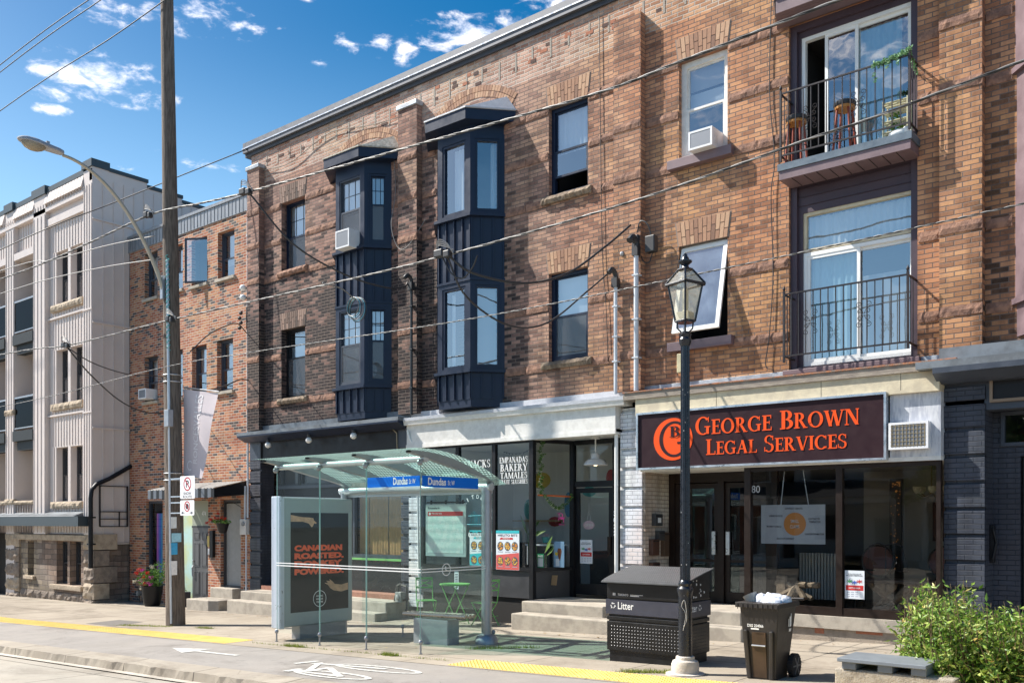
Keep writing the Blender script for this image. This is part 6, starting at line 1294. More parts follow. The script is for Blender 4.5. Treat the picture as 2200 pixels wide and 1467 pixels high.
m.add(vs, fs); m.lathe([(.055,4.05), (.07,4.08), (.08,4.13), (.065,4.16), (.075,4.2), (.05,4.23)], 20, c=c); m.build('post', mat('gloss_black_iron', (.012,.015,.022), .28, var=.3, scale=12, bump=.15), lp, smooth='auto')
rot = rad(-90+29); M_lfr = mat('gloss_black_iron')
def sq(r, z, k_): a = rot+k_*math.pi/2; return Vector((LX+r*math.cos(a), LY+r*math.sin(a), z0+z))
m = MB()
for k_ in range(4):
    m.tube([sq(.120,4.36,k_), sq(.205,4.80,k_)], .013, 6); m.tube([sq(.245,4.82,k_), sq(.085,5.00,k_)], .013, 6); m.tube([sq(.04,4.22,k_), sq(.09,4.27,k_), sq(.10,4.37,k_)], .011, 6)
    for r, z, w_ in ((.120,4.36,.014), (.235,4.81,.020), (.085,5.0,.014)): m.tube([sq(r,z,k_), sq(r,z,k_+1)], w_, 6)
m.lathe([(.09,4.99), (.05,5.02), (.04,5.05), (.085,5.09), (.085,5.105), (.05,5.12), (.04,5.15), (.03,5.16), (.028,5.18), (.012,5.20)], 16, c=c); m.lathe([(.11,4.34), (.11,4.36)], 12, c=c); m.build('lantern_frame', M_lfr, lp)
gm_ = glass('lantern_glass', (.88,.86,.78), boost=.06, dirt=.22, dirtc=(.70,.66,.54)); m = MB()
for k_ in range(4): m.quad(sq(.120,4.37,k_), sq(.120,4.37,k_+1), sq(.205,4.79,k_+1), sq(.205,4.79,k_)); m.quad(sq(.225,4.83,k_), sq(.225,4.83,k_+1), sq(.085,4.99,k_+1), sq(.085,4.99,k_))
m.build('lantern_glass', gm_, lp); m = MB(); m.lathe([(.05,4.37), (.045,4.48), (.035,4.5), (.04,4.55), (.04,4.74), (.02,4.78)], 14, c=c); m.box(LX-.08, LX+.08, LY-.08, LY+.08, z0+4.37, z0+4.47); m.build('lamp', mat('lamp_diffuser', (.62,.57,.42), .5), lp)
m = MB()
for _ in range(16): a = rad(R.uniform(-110,-20)); z = R.uniform(.35,3.9); r = .088 if z < 1 else .066-.008*(z-1.1)/3; s_ = R.uniform(.003,.008); m.box(LX+r*math.cos(a)-s_*.4, LX+r*math.cos(a)+s_*.4, LY+r*math.sin(a)-.003, LY+r*math.sin(a), z0+z, z0+z+s_*2)
m.tube(smooth([(LX+.02,LY-.088,z0+.55), (LX+.05,LY-.08,z0+.75), (LX+.0,LY-.09,z0+.85), (LX+.04,LY-.085,z0+.92), (LX+.06,LY-.07,z0+.70), (LX+.03,LY-.088,z0+.60)], 5), .003, 4); m.build('paint_chips', mat('chip_grey', (.55,.53,.50), .8), lp)
# ================= litter bin =================
lb = thing('litter_bin', 'large black street litter bin with curved studded lid and slate Litter band', 'litter bin', (-6.47, -3.48, zg(-6.5)))
x0, x1, y0, y1 = -7.07, -5.87, -3.82, -3.10; zb_ = zg(-6.5)
M_bin = mat('bin_black', (.010,.010,.011), .38, var=.5, scale=5, spec=.35); M_binb = mat('bin_slate', (.045,.047,.066), .4, var=.1)
m = MB(); m.box(x0+.03, x1-.03, y0+.03, y1-.03, zb_-.03, .14); m.build('plinth', M_bin, lb)
m = MB(); m.box(x0, x1, y0, y1, .13, .53); m.box(x0+.0, x1, y0, y1, .545, .60); m.box(x0+.02, x1-.02, y0+.02, y1-.02, .12, 1.05); m.build('body', M_bin, lb, bevel=.008)
m = MB()
for i in range(23):
    for k_ in range(7):
        x = x0+.08+i*.047; z = .19+k_*.045; r = .0095; m.add([(x+r*math.cos(a), y0-.001, z+r*math.sin(a)) for a in (0,1.05,2.09,3.14,4.19,5.24)]+[(x,y0-.007,z)], [(j,(j+1)%6,6) for j in range(6)])
m.build('studs', mat('stud_grey', (.07,.07,.075), .3, metal=.3), lb); m = MB()
for i in range(13):
    for k_ in range(7): y = y0+.08+i*.047; z = .19+k_*.045; r = .008; m.add([(x1+.001, y+r*math.cos(a), z+r*math.sin(a)) for a in (0,1.05,2.09,3.14,4.19,5.24)]+[(x1+.007,y,z)], [(j,(j+1)%6,6) for j in range(6)])
m.build('studs', mat('stud_grey', (.07,.07,.075), .3, metal=.3), lb)
m = MB(); m.box(x0-.01, x1+.01, y0-.012, y1+.01, .63, .83); so = m.build('name_band', M_binb, lb)
m = MB(); sans(m, 'Litter', x0+.19, .70, .25, .10, y0-.0135, bold=.012); sans(m, 'Litter', y0+.10, .70, .24, .10, x1+.0115, axis='y', bold=.012)
def recyc(m, P):
    for k_ in range(3):
        a = rad(90+120*k_); q = [(.042*math.cos(a-.75), .042*math.sin(a-.75)), (.042*math.cos(a+.35), .042*math.sin(a+.35)), (.028*math.cos(a+.25), .028*math.sin(a+.25)), (.028*math.cos(a-.75), .028*math.sin(a-.75))]; m.add([P(*t) for t in q], [(0,1,2,3)])
        q = [(.052*math.cos(a+.25), .052*math.sin(a+.25)), (.034*math.cos(a+.85), .034*math.sin(a+.85)), (.020*math.cos(a+.2), .020*math.sin(a+.2))]; m.add([P(*t) for t in q], [(0,1,2)])
recyc(m, lambda a, b: (x0+.11+a, y0-.0135, .745+b)); recyc(m, lambda a, b: (x1+.0115, y0+.42+a, .745+b)); m.build('lettering', M_white, so)
m = MB(); m.box(x0, x1, y0+.0, y1, .845, 1.06); m.build('upper_panel', M_bin, lb, bevel=.01)
m = MB(); sans(m, 'TORONTO', x0+.18, .885, .17, .028, y0-.0015, bold=.015); m.box(x0+.10, x0+.115, y0-.002, y0, .885, .92); m.box(x0+.125, x0+.14, y0-.002, y0, .885, .92); m.box(x0+.38, x0+.52, y0-.002, y0, .885, .892); m.box(x0+.38, x0+.58, y0-.002, y0, .90, .906); m.build('small_print', mat('worn_print', (.60,.60,.62), .6), lb)
m = MB(); n = 12
prof = [(y0-.07+(y1-y0+.09)*i/n, 1.075+.19*(i/n)**.75-.0) for i in range(n+1)]
for (ya, za), (yb, zb2) in zip(prof, prof[1:]):
    m.add([(x0-.05,ya,za), (x1+.05,ya,za), (x1+.05,yb,zb2), (x0-.05,yb,zb2), (x0-.05,ya,za-.014), (x1+.05,ya,za-.014), (x1+.05,yb,zb2-.014), (x0-.05,yb,zb2-.014)], [(0,1,2,3), (4,7,6,5), (0,4,5,1), (1,5,6,2), (2,6,7,3), (3,7,4,0)])
m.build('lid', mat('lid_grey', (.11,.115,.12), .4, metal=.3, var=.15), lb, smooth='auto')
m = MB()
for i in range(40):
    for k_ in range(22):
        t = (k_+.5)/22; y = y0-.07+(y1-y0+.09)*t; z = 1.075+.19*t**.75; x = x0-.03+i*.0315+(.0157 if k_ % 2 else 0); r = .007; m.add([(x-r,y-r*.7,z+.0005), (x+r,y-r*.7,z+.0005), (x+r,y+r*.7,z+.002), (x-r,y+r*.7,z+.002), (x,y,z+.006)], [(0,1,4), (1,2,4), (2,3,4), (3,0,4)])
m.build('lid_studs', mat('stud_grey'), lb)
m = MB(); m.add([(x0+.0,y0+.02,1.05), (x0,y1,1.05), (x0,y1,1.24), (x0,y0+.3,1.17)], [(0,1,2,3)]); m.add([(x1,y0+.02,1.05), (x1,y1,1.05), (x1,y1,1.24), (x1,y0+.3,1.17)], [(0,1,2,3)]); m.build('lid_cheek', M_bin, lb)
m = MB()
for _ in range(14): y = R.uniform(y0+.15,y0+.55); z = R.uniform(.87,1.12); s_ = R.uniform(.01,.035); m.add([(x1+.0015,y,z), (x1+.0015,y+s_,z+.01), (x1+.0015,y+s_*.8,z+s_), (x1+.0015,y-.005,z+s_*1.1)], [(0,1,2,3)])
m.build('sticker_remains', mat('torn_sticker', (.55,.53,.50), .8), lb)
# ================= wheeled bin =================
wb = thing('wheeled_bin', 'dark wheeled garbage cart overflowing with white bags beside the lamp post', 'wheeled bin', (-4.62, -4.02, zg(-4.6)))
zb_ = zg(-4.6); M_cart = mat('cart_plastic', (.026,.022,.020), .5, var=.45, scale=4, bump=.1)
def tap(m, a, b, za, zb3, mat=0): m.add([(a[0],a[2],za), (a[1],a[2],za), (a[1],a[3],za), (a[0],a[3],za), (b[0],b[2],zb3), (b[1],b[2],zb3), (b[1],b[3],zb3), (b[0],b[3],zb3)], [(0,3,2,1), (4,5,6,7), (0,1,5,4), (1,2,6,5), (2,3,7,6), (3,0,4,7)], mat)
m = MB(); tap(m, (-4.79,-4.43,-4.26,-3.92), (-4.85,-4.37,-4.32,-3.78), zb_+.0, .90)
tap(m, (-4.775,-4.72,-4.285,-4.25), (-4.80,-4.75,-4.335,-4.3), zb_, .62); tap(m, (-4.50,-4.445,-4.285,-4.25), (-4.48,-4.43,-4.335,-4.3), zb_, .62);  m.build('body', M_cart, wb, bevel=.012)
m = MB(); m.box(-4.89, -4.34, -4.36, -3.76, .885, .945)
for i in range(9): x = -4.86+i*.062; m.box(x, x+.008, -4.368, -4.358, .865, .935)
m.tube([(-4.84,-3.74,.95), (-4.30,-3.72,.97)], .018, 8); m.build('rim', M_cart, wb, bevel=.008)
for k_, xw in enumerate((-4.37, -4.86)):
    m = MB(); T = Matrix.Translation((xw, -3.86, zb_+.14)) @ Matrix.Rotation(math.pi/2, 4, 'Y'); m.lathe([(.10,-.03), (.135,-.028), (.14,-.01), (.14,.02), (.135,.035), (.10,.037)], 24, M=T)
    for i in range(24): a = 6.2832*i/24; m.box(-.01, .01, .132, .146, -.028, .034, 0, T @ Matrix.Rotation(a, 4, 'Z'))
    wo = m.build('wheel', mat('tyre_rubber', (.02,.02,.022), .8), wb); m = MB(); m.lathe([(.03,-.02), (.03,.045)], 12, M=T)
    for i in range(6): m.box(-.008, .008, .02, .11, .03, .042, 0, T @ Matrix.Rotation(6.2832*i/6, 4, 'Z'))
    m.build('rim', mat('wheel_grey', (.12,.12,.13), .5), wo)
m = MB(); tap(m, (-4.70,-4.53,-4.268,-4.25), (-4.70,-4.53,-4.315,-4.29), zb_+.02, .60); m.build('front_recess', mat('brown_recess', (.055,.030,.014), .5, var=.4), wb)
m = MB(); m.tube([(-4.70,-4.312,.44), (-4.53,-4.312,.44)], .011, 8); m.build('grab_bar', M_grey, wb)
m = MB(); sans(m, 'DSG 254066', -4.745, .66, .20, .035, -4.336, bold=.02); m.box(-4.70, -4.60, -4.337, -4.336, .632, .648); m.build('lettering', M_white, wb)
m = MB()
for s_ in ((-4.02,.60,.10,.035), (-4.0,.655,.06,.12), (-3.965,.66,.03,.15), (-4.035,.66,.025,.09)): m.add([(-4.367-.0, s_[0], s_[1]), (-4.367, s_[0]+s_[2]*.6, s_[1]), (-4.363, s_[0]+s_[2]*.6, s_[1]+s_[3]), (-4.363, s_[0], s_[1]+s_[3])], [(0,1,2,3)])
m.build('city_emblem', M_white, wb)
gb = thing('garbage_bag', 'crumpled white garbage bags and a tub heaped in the wheeled bin', 'garbage bag', (-4.6, -4.05, .93))
m = MB()
for (cx, cy, cz, rx, ry, rz) in ((-4.58,-4.02,.94,.17,.16,.10), (-4.45,-3.98,.95,.09,.12,.07), (-4.68,-4.1,.95,.08,.07,.09), (-4.52,-4.15,.94,.12,.08,.06)):
    vs = []; fs = []; n = 20; h = 12
    for i in range(h+1):
        for k_ in range(n):
            t = math.pi*i/h; a = 6.2832*k_/n; d = Vector((math.sin(t)*math.cos(a), math.sin(t)*math.sin(a), math.cos(t))); s_ = 1+.28*noise.noise(d*3.1+Vector((cx*9,0,0)))+.14*abs(noise.noise(d*8)); vs.append((cx+rx*d.x*s_, cy+ry*d.y*s_, cz+rz*d.z*s_))
    for i in range(h):
        for k_ in range(n): fs.append((i*n+k_, (i+1)*n+k_, (i+1)*n+(k_+1) % n, i*n+(k_+1) % n))
    m.add(vs, fs)
m.build('bag', mat('bag_plastic', (.72,.74,.80), .35, var=.05, bump=.5, bscale=30), gb, smooth=True)
m = MB(); m.lathe([(.055,0), (.085,.13), (.09,.135)], 14, M=Matrix.Translation((-4.76,-4.12,.90)) @ Matrix.Rotation(rad(-25), 4, 'Y')); m.build('tub', mat('grey_tub', (.42,.41,.38), .5), gb, smooth='auto')
# ================= bistro set =================
def bistro_chair(label, loc, rz):
    t = thing('bistro_chair', label, 'folding chair', (0,0,0), 'green folding chairs at the cafe table'); r = .011; f = MB()
    for y in (-.19, .19): f.tube([(-.22,y,0), (.17,y,.45), (.20,y,.46)], r, 6); 
    f.build('leg_frame', M_green, t, local=True)
    f = MB()
    for y in (-.175, .175): f.tube([(.21,y,0), (-.17,y,.47), (-.20,y,.62), (-.24,y,.93)], r, 6)
    f.tube([(-.2,-.175,.10+.1), (-.2+.0,.175,.2)], .006, 5); f.build('back_frame', M_green, t, local=True)
    f = MB()
    for i in range(7): x = -.17+i*.055; f.box(x, x+.042, -.19, .19, .455, .468)
    f.build('seat', M_green, t, local=True)
    f = MB(); f.box(-.245, -.232, -.185, .185, .89, .93); f.box(-.225, -.212, -.185, .185, .70, .73); f.tube([(-.22,-.17,.73), (-.235,.17,.89)], .009, 5); f.tube([(-.22,.17,.73), (-.235,-.17,.89)], .009, 5); f.build('backrest', M_green, t, local=True)
    t.location = loc; t.rotation_euler = (0,0,rz); return t
c1 = bistro_chair('green folding chair right of the cafe table, back towards the shop door', (-12.02, -.72, zg(-12)+.003), rad(172))
dup(c1, (-13.72, -.66, zg(-13.7)+.003), 'green folding chair left of the cafe table, seen through the shelter glass', rad(-35))
t = thing('bistro_table', 'small round green folding cafe table behind the bus shelter', 'table', (-12.85, -.70, zg(-12.85)))
m = MB(); z = zg(-12.85); m.lathe([(.0,.0), (.31,.0), (.32,.015), (.31,.03), (0,.03)], 28, c=(-12.85,-.70,z+.80)); m.build('table_top', M_green, t, smooth='auto')
for s_ in (-1, 1):
    m = MB()
    for y in (-.17, .17): m.tube([(-12.85-s_*.24,-.70+y,z), (-12.85+s_*.22,-.70+y,z+.80)], .011, 6)
    m.tube([(-12.85-s_*.2,-.87,z+.07), (-12.85-s_*.2,-.53,z+.07)], .009, 5); m.build('leg', M_green, t)
# ================= gas meters =================
def gas(label, x, y, s_=1, plant=True):
    z = zg(x); t = thing('gas_meter', label, 'gas meter', (x,y,z)); m = MB(); 
    for p_ in ([(0,0,-.02),(0,0,.62),(.02,0,.70),(.10,0,.72)], [(.10,0,.72),(.24,0,.70),(.30,0,.62),(.30,0,.05)], [(0,-.05,.35),(.3,-.05,.42)], [(-.02,-.02,.5),(-.05,-.06,.2)], [(.12,-.08,.72),(.12,-.08,.5)]):
        m.tube([(x+a*s_, y+b, z+c_*s_) for a, b, c_ in smooth(p_, 4)] if len(p_) > 2 else [(x+a*s_, y+b, z+c_*s_) for a, b, c_ in p_], .022*s_, 8)
    for a, c_ in ((0,.62), (0,.35), (.3,.42), (.10,.72), (.3,.2)): m.ball((x+a*s_, y, z+c_*s_), .04*s_, 8)
    m.build('pipe', mat('meter_pipe', (.10,.09,.08), .6, metal=.2, var=.4, scale=20), t)
    m = MB(); m.box(x+.06*s_, x+.24*s_, y-.12, y+.02, z+.36*s_, z+.58*s_); m.ball((x+.15*s_, y-.13, z+.47*s_), .06*s_, 10, sc_=(1,.4,1)); m.build('meter', mat('meter_grey', (.34,.34,.32), .5, metal=.3, var=.25, scale=14), t, bevel=.02)
gas('grey gas meter and pipes at the white and navy pier', -14.95, -.34, 1.05); gas('small gas meter at the corner of the brown building', -26.45, -.14, .6)
# ================= flowers and small plants =================
M_leafg = island('flower_leaf', [(0, (.035,.10,.015)), (.5, (.09,.22,.03)), (1, (.22,.36,.08))], rough=.6, trans=.25)
M_petr = island('red_petal', [(0, (.45,.01,.01)), (1, (.75,.04,.02))], rough=.7, trans=.2); M_petm = island('magenta_petal', [(0, (.40,.02,.22)), (1, (.75,.12,.50))], rough=.7, trans=.2); M_petw = island('cream_petal', [(0, (.55,.50,.35)), (1, (.75,.72,.6))], rough=.7, trans=.2)
def leafy(m, c, rad3, n, s_, mat=0, shell=.5):
    for _ in range(n):
        d = Vector((R.gauss(0,1), R.gauss(0,1), R.gauss(0,1))).normalized()*(shell+(1-shell)*R.random()); p = Vector(c)+Vector((d.x*rad3[0], d.y*rad3[1], d.z*rad3[2])); q = Vector((R.gauss(0,1), R.gauss(0,1), R.gauss(0,.7))).normalized(); t = q.cross(Vector((R.random(), R.random(), R.random()))).normalized(); l = s_*R.uniform(.6,1.3)
        m.add([p-q*l, p+t*l*.45, p+q*l, p-t*l*.45], [(0,1,2,3)], mat)
fp = thing('flower_pot', 'tall black pot of red and magenta flowers by the rainbow window', 'flower pot', (-24.95, -.62, zg(-25)))
m = MB(); m.lathe([(.20,0), (.24,.1), (.30,.55), (.31,.58), (.27,.58), (.26,.5)], 20, c=(-24.85,-.62,zg(-24.9))); m.build('pot', M_black, fp, smooth='auto')
m = MB(); leafy(m, (-24.9,-.62,.27), (.55,.35,.30), 620, .045); leafy(m, (-24.45,-.6,.5), (.2,.2,.32), 160, .045)
for (x, z, mi, n) in ((-25.35,.40,1,70), (-25.2,.52,1,60), (-25.0,.50,2,70), (-24.9,.30,1,90), (-24.75,.42,1,80), (-24.55,.30,2,70), (-24.6,.12,2,70), (-24.9,.12,1,60), (-25.1,.22,2,60), (-25.45,.16,3,50), (-24.5,.62,3,70), (-25.05,-.02,3,40), (-24.75,.16,2,40)): leafy(m, (x,-.82,z), (.10,.08,.07), n, .022, mi, .2)
m.build('flowers', [M_leafg, M_petr, M_petm, M_petw], fp)
t = thing('planter', 'low dark planter box beside the grey six panel door', 'planter', (-23.9,-.4,zg(-24))); m = MB(); m.box(-24.35, -23.75, -.45, -.05, zg(-24), zg(-24)+.42); m.build('planter', M_char, t, bevel=.02); m = MB(); leafy(m, (-24.05,-.25,zg(-24)+.5), (.28,.18,.16), 150, .04); m.build('foliage', M_leafg, t)
hb = thing('hanging_basket', 'black hanging pot of red geraniums beside the pale recessed door', 'hanging basket', (-21.5, -.35, 1.65))
m = MB(); m.lathe([(.10,0), (.17,.24), (.18,.26), (.15,.26)], 16, c=(-21.55,-.45,1.60)); m.build('pot', M_black, hb, smooth='auto'); m = MB(); leafy(m, (-21.6,-.45,1.90), (.38,.18,.09), 260, .038)
for (x, z) in ((-21.95,1.95), (-21.75,2.0), (-21.6,2.12), (-21.45,2.0), (-21.3,1.98), (-22.15,1.87), (-21.62,1.98)): leafy(m, (x,-.55,z), (.055,.05,.05), 55, .02, 1, .2)
m.build('flowers', [M_leafg, M_petr], hb); m = MB(); m.tube(smooth([(-21.25,-.02,2.25), (-21.35,-.3,2.42), (-21.55,-.45,2.35), (-21.55,-.45,2.15)], 5), .008, 5); m.tube([(-21.68,-.45,1.86), (-21.55,-.45,2.3), (-21.42,-.45,1.86)], .004, 4); m.build('hook', M_iron, hb)
t = thing('meter_box', 'pale grey electric box on the brick beside the red geraniums', 'meter box', (-21.08,-.08,1.57)); m = MB(); m.box(-21.24, -20.96, -.14, -.01, 1.55, 1.97); m.build('box', mat('meter_box_grey', (.58,.57,.55), .5, var=.06), t, bevel=.015); m = MB(); m.lathe([(.06,0), (.06,.03)], 12, M=Matrix.Translation((-21.06,-.14,1.84)) @ Matrix.Rotation(math.pi/2, 4, 'X')); m.build('dial', M_grey, t)
# balcony things
def stool(label, x, y, z):
    t = thing('bar_stool', label, 'bar stool', (x,y,z), 'bar stools on the balcony'); m = MB(); m.lathe([(.16,.70), (.17,.72), (.17,.76), (.15,.78)], 20, c=(x,y,z)); m.build('seat', mat('stool_black', (.02,.02,.022), .4), t, smooth='auto')
    m = MB(); m.lathe([(.15,.66), (.155,.67), (.155,.70), (.15,.705)], 20, c=(x,y,z)); m.build('apron', mat('stool_orange', (.45,.20,.05), .5), t, smooth='auto')
    for k_ in range(4): a = rad(45+90*k_); m = MB(); m.tube([(x+.19*math.cos(a), y+.19*math.sin(a), z), (x+.12*math.cos(a), y+.12*math.sin(a), z+.68)], .019, 6); m.build('leg', mat('stool_red_wood', (.24,.045,.02), .4, var=.2), t)
    m = MB(); m.tube([(x+.165*math.cos(6.2832*i/16), y+.165*math.sin(6.2832*i/16), z+.28) for i in range(17)], .007, 5); m.build('foot_ring', M_iron, t)
stool('red wood bar stool in the middle of the upper balcony', -5.05, -.22, 7.615); stool('red wood bar stool at the left end of the upper balcony', -5.83, -.20, 7.615)
t = thing('garland', 'green leafy garland wound round the balcony rail corner', 'garland', (-4.2,-.4,8.7)); m = MB(); M_gar = island('garland_leaf', [(0, (.05,.16,.05)), (.6, (.18,.38,.16)), (1, (.45,.60,.40))], rough=.6, trans=.2)
for i in range(28): u = i/27; leafy(m, (-4.55+.52*u, -.41, 8.74+.07*u*u+.02*math.sin(i)), (.045,.05,.05), 26, .022, 0, .2)
for i in range(10): leafy(m, (-4.05,-.38+.04*i,8.80-.02*i), (.04,.04,.05), 18, .022, 0, .2)
for (x, zz_) in ((-4.55,8.60), (-4.53,8.5), (-4.35,8.66), (-4.2,8.66)): leafy(m, (x,-.42,zz_), (.03,.03,.05), 20, .018, 0, .2)
m.build('foliage', M_gar, t)
t = thing('plant_shelf', 'pale slatted plant shelf at the right end of the upper balcony', 'shelf', (-4.28,-.2,7.62)); m = MB()
for z in (7.72, 7.88, 8.03, 8.16):
    for k_ in range(3): m.box(-4.46, -4.10, -.30+.08*k_, -.25+.08*k_, z, z+.014)
for x in (-4.46, -4.11): m.box(x, x+.018, -.30, -.28, 7.61, 8.2); m.box(x, x+.018, -.08, -.06, 7.61, 8.2)
m.build('slats', mat('pale_yellow_wood', (.55,.52,.34), .6), t, bevel=.003); m = MB(); leafy(m, (-4.28,-.2,7.80), (.13,.09,.06), 90, .03); leafy(m, (-4.30,-.2,7.98), (.10,.08,.05), 70, .025); m.build('foliage', M_leafg, t)
t = thing('white_sack', 'white plastic sack on the balcony floor under the shelf', 'sack', (-4.2,-.3,7.62)); m = MB(); m.ball((-4.22,-.34,7.66), .10, 12, sc_=(1.4,.6,.55)); m.ball((-4.10,-.34,7.68), .06, 10, sc_=(1,.7,.9)); m.build('sack', M_white, t, smooth=True)
# ================= things in and on the shopfronts =================
def lettering(name, label, cat, build, m_, loc, group=None):
    q = MB(); build(q); o = q.build(name, m_, None, loc=loc); return tag(o, label, cat, group)
wl = 'window lettering on the food shop'
yl = -.108
lettering('window_lettering', 'white serif words EMPANADAS BAKERY TAMALES FRUIT SLUSHIES on shop glass', 'lettering', lambda q: (serif_text(q, 'EMPANADAS', -12.15, -11.41, 3.095, .115, yl, caps=False), serif_text(q, 'BAKERY', -12.13, -11.42, 2.925, .145, yl, caps=False), serif_text(q, 'TAMALES', -12.13, -11.42, 2.775, .125, yl, caps=False), serif_text(q, 'FRUIT SLUSHIES', -12.15, -11.41, 2.665, .085, yl, caps=False)), M_white, (-11.8,-.1,2.9), wl)
lettering('window_lettering', 'white serif word SNACKS on glass just right of the shelter roof', 'lettering', lambda q: serif_text(q, 'SNACKS', -13.12, -12.40, 3.03, .155, yl, caps=False), M_white, (-12.7,-.1,3.1), wl)
def round_logo(q):
    for k_, ch in enumerate('HIELITOBITS!'):
        a = rad(188-k_*17.2); cx, cz, r = -12.80, 1.98, .40; t = MB(); sans(t, ch, -.035, 0, .07 if ch != 'I' else .025, .085, 0, bold=.02); ca, sa = math.cos(a-math.pi/2), math.sin(a-math.pi/2)
        q.add([(cx+r*math.cos(a)+p[0]*ca-p[2]*sa, yl, cz+r*math.sin(a)+p[0]*sa+p[2]*ca) for p in t.v], t.f)
    sans(q, 'CAFE', -13.02, 1.56, .44, .13, yl, bold=.03)
o = lettering('window_logo', 'round white lettered shop emblem with teal line drawing behind the shelter column', 'emblem', round_logo, M_white, (-12.8,-.1,1.9), wl)
q = MB()
for i in range(7): a = i*.9; q.tube(smooth([(-12.98+.05*i, yl-.002, 1.80), (-12.95+.045*i+.03*math.sin(a), yl-.002, 1.95), (-12.92+.04*i, yl-.002, 2.08+.04*math.sin(a))], 4), .006, 4)
q.tube([(-13.05,yl,1.84), (-12.6,yl,1.84)], .006, 4); q.tube([(-13.02,yl,2.02), (-12.6,yl,2.03)], .006, 4); q.build('line_drawing', mat('teal_line', (.05,.45,.52), .5), o)
def flat_thing(name, label, cat, x0, x1, z0, z1, y, base, group=None, th=.003, skew=0):
    q = MB(); q.add([(x0,y,z0), (x1,y,z0), (x1+skew,y,z1), (x0+skew,y,z1), (x0,y+th,z0), (x1,y+th,z0), (x1+skew,y+th,z1), (x0+skew,y+th,z1)], [(0,1,2,3), (5,4,7,6), (3,2,6,7), (0,4,5,1), (0,3,7,4), (1,5,6,2)]); o = q.build(name, base, None, loc=((x0+x1)/2, y, z0)); return tag(o, label, cat, group)
def child(o, name, m_, fn): q = MB(); fn(q); return q.build(name, m_, o)
M_pw = mat('poster_white', (.72,.76,.80), .4); M_food = island('printed_food', [(0, (.55,.10,.02)), (.4, (.75,.35,.04)), (.7, (.80,.55,.10)), (1, (.35,.15,.06))], scale=60); M_pink = mat('poster_coral', (.62,.10,.09), .5); M_tq = mat('poster_teal', (.03,.45,.50), .5)
def food_poster(label, x0, x1, z0, z1, y, low, banner):
    o = flat_thing('food_poster', label, 'poster', x0, x1, z0, z1, y, M_pw, 'food posters in the shop window'); W = x1-x0; H = z1-z0
    child(o, 'colour_field', low, lambda q: q.add([(x0+.005,y-.0012,z0+.005), (x1-.005,y-.0012,z0+.005), (x1-.005,y-.0012,z0+H*.44), (x0+.005,y-.0012,z0+H*.37)], [(0,1,2,3)]))
    child(o, 'top_edge', M_tq, lambda q: q.box(x0, x1, y-.002, y-.001, z1-.06, z1)); child(o, 'ribbon', banner, lambda q: q.add([(x0+W*.16,y-.002,z0+H*.77), (x0+W*.74,y-.002,z0+H*.77), (x0+W*.72,y-.002,z0+H*.82), (x0+W*.20,y-.002,z0+H*.82)], [(0,1,2,3)]))
    child(o, 'lettering', M_sblk, lambda q: sans(q, "HIELITO BITS", x0+W*.08, z0+H*.85, W*.84, H*.055, y-.002, bold=.01))
    child(o, 'ribbon_lettering', M_white, lambda q: sans(q, 'SNACKS & DRINKS' if 0 else 'MENU', x0+W*.30, z0+H*.78, W*.3, H*.03, y-.0035, bold=.01))
    ring = MB(); fd = MB(); ln_ = MB()
    for r_ in range(2):
        for c_ in range(3):
            cx = x0+W*(.19+.31*c_); cz = z0+H*(.60 if r_ == 0 else .22)
            ring.add([(cx+W*.135*math.cos(a*.314), y-.002, cz+H*.115*math.sin(a*.314)) for a in range(20)], [tuple(range(20))])
            for k_ in range(26): a = R.random()*6.28; d = R.random()**.5; px_, pz_ = cx+W*.105*d*math.cos(a), cz+H*.09*d*math.sin(a); s_ = .016; fd.add([(px_+s_*math.cos(t+a), y-.003-.0001*k_, pz_+s_*.8*math.sin(t+a)) for t in (0,1.3,2.5,3.8,5)], [tuple(range(5))])
            ln_.box(cx-W*.11, cx+W*.11, y-.003, y-.002, cz-H*.15, cz-H*.135)
    ring.build('plate_print', mat('dark_plate', (.10,.10,.11), .5), o); fd.build('food_print', M_food, o); ln_.build('caption_line', mat('poster_grey', (.35,.37,.45), .6), o)
food_poster('white and coral food poster with six round dishes in the shop window', -12.21, -11.60, .92, 1.72, -.152, M_pink, M_red); food_poster('white and teal food poster half hidden by the shelter column', -12.98, -12.34, .92, 1.72, -.106, M_tq, M_tq)
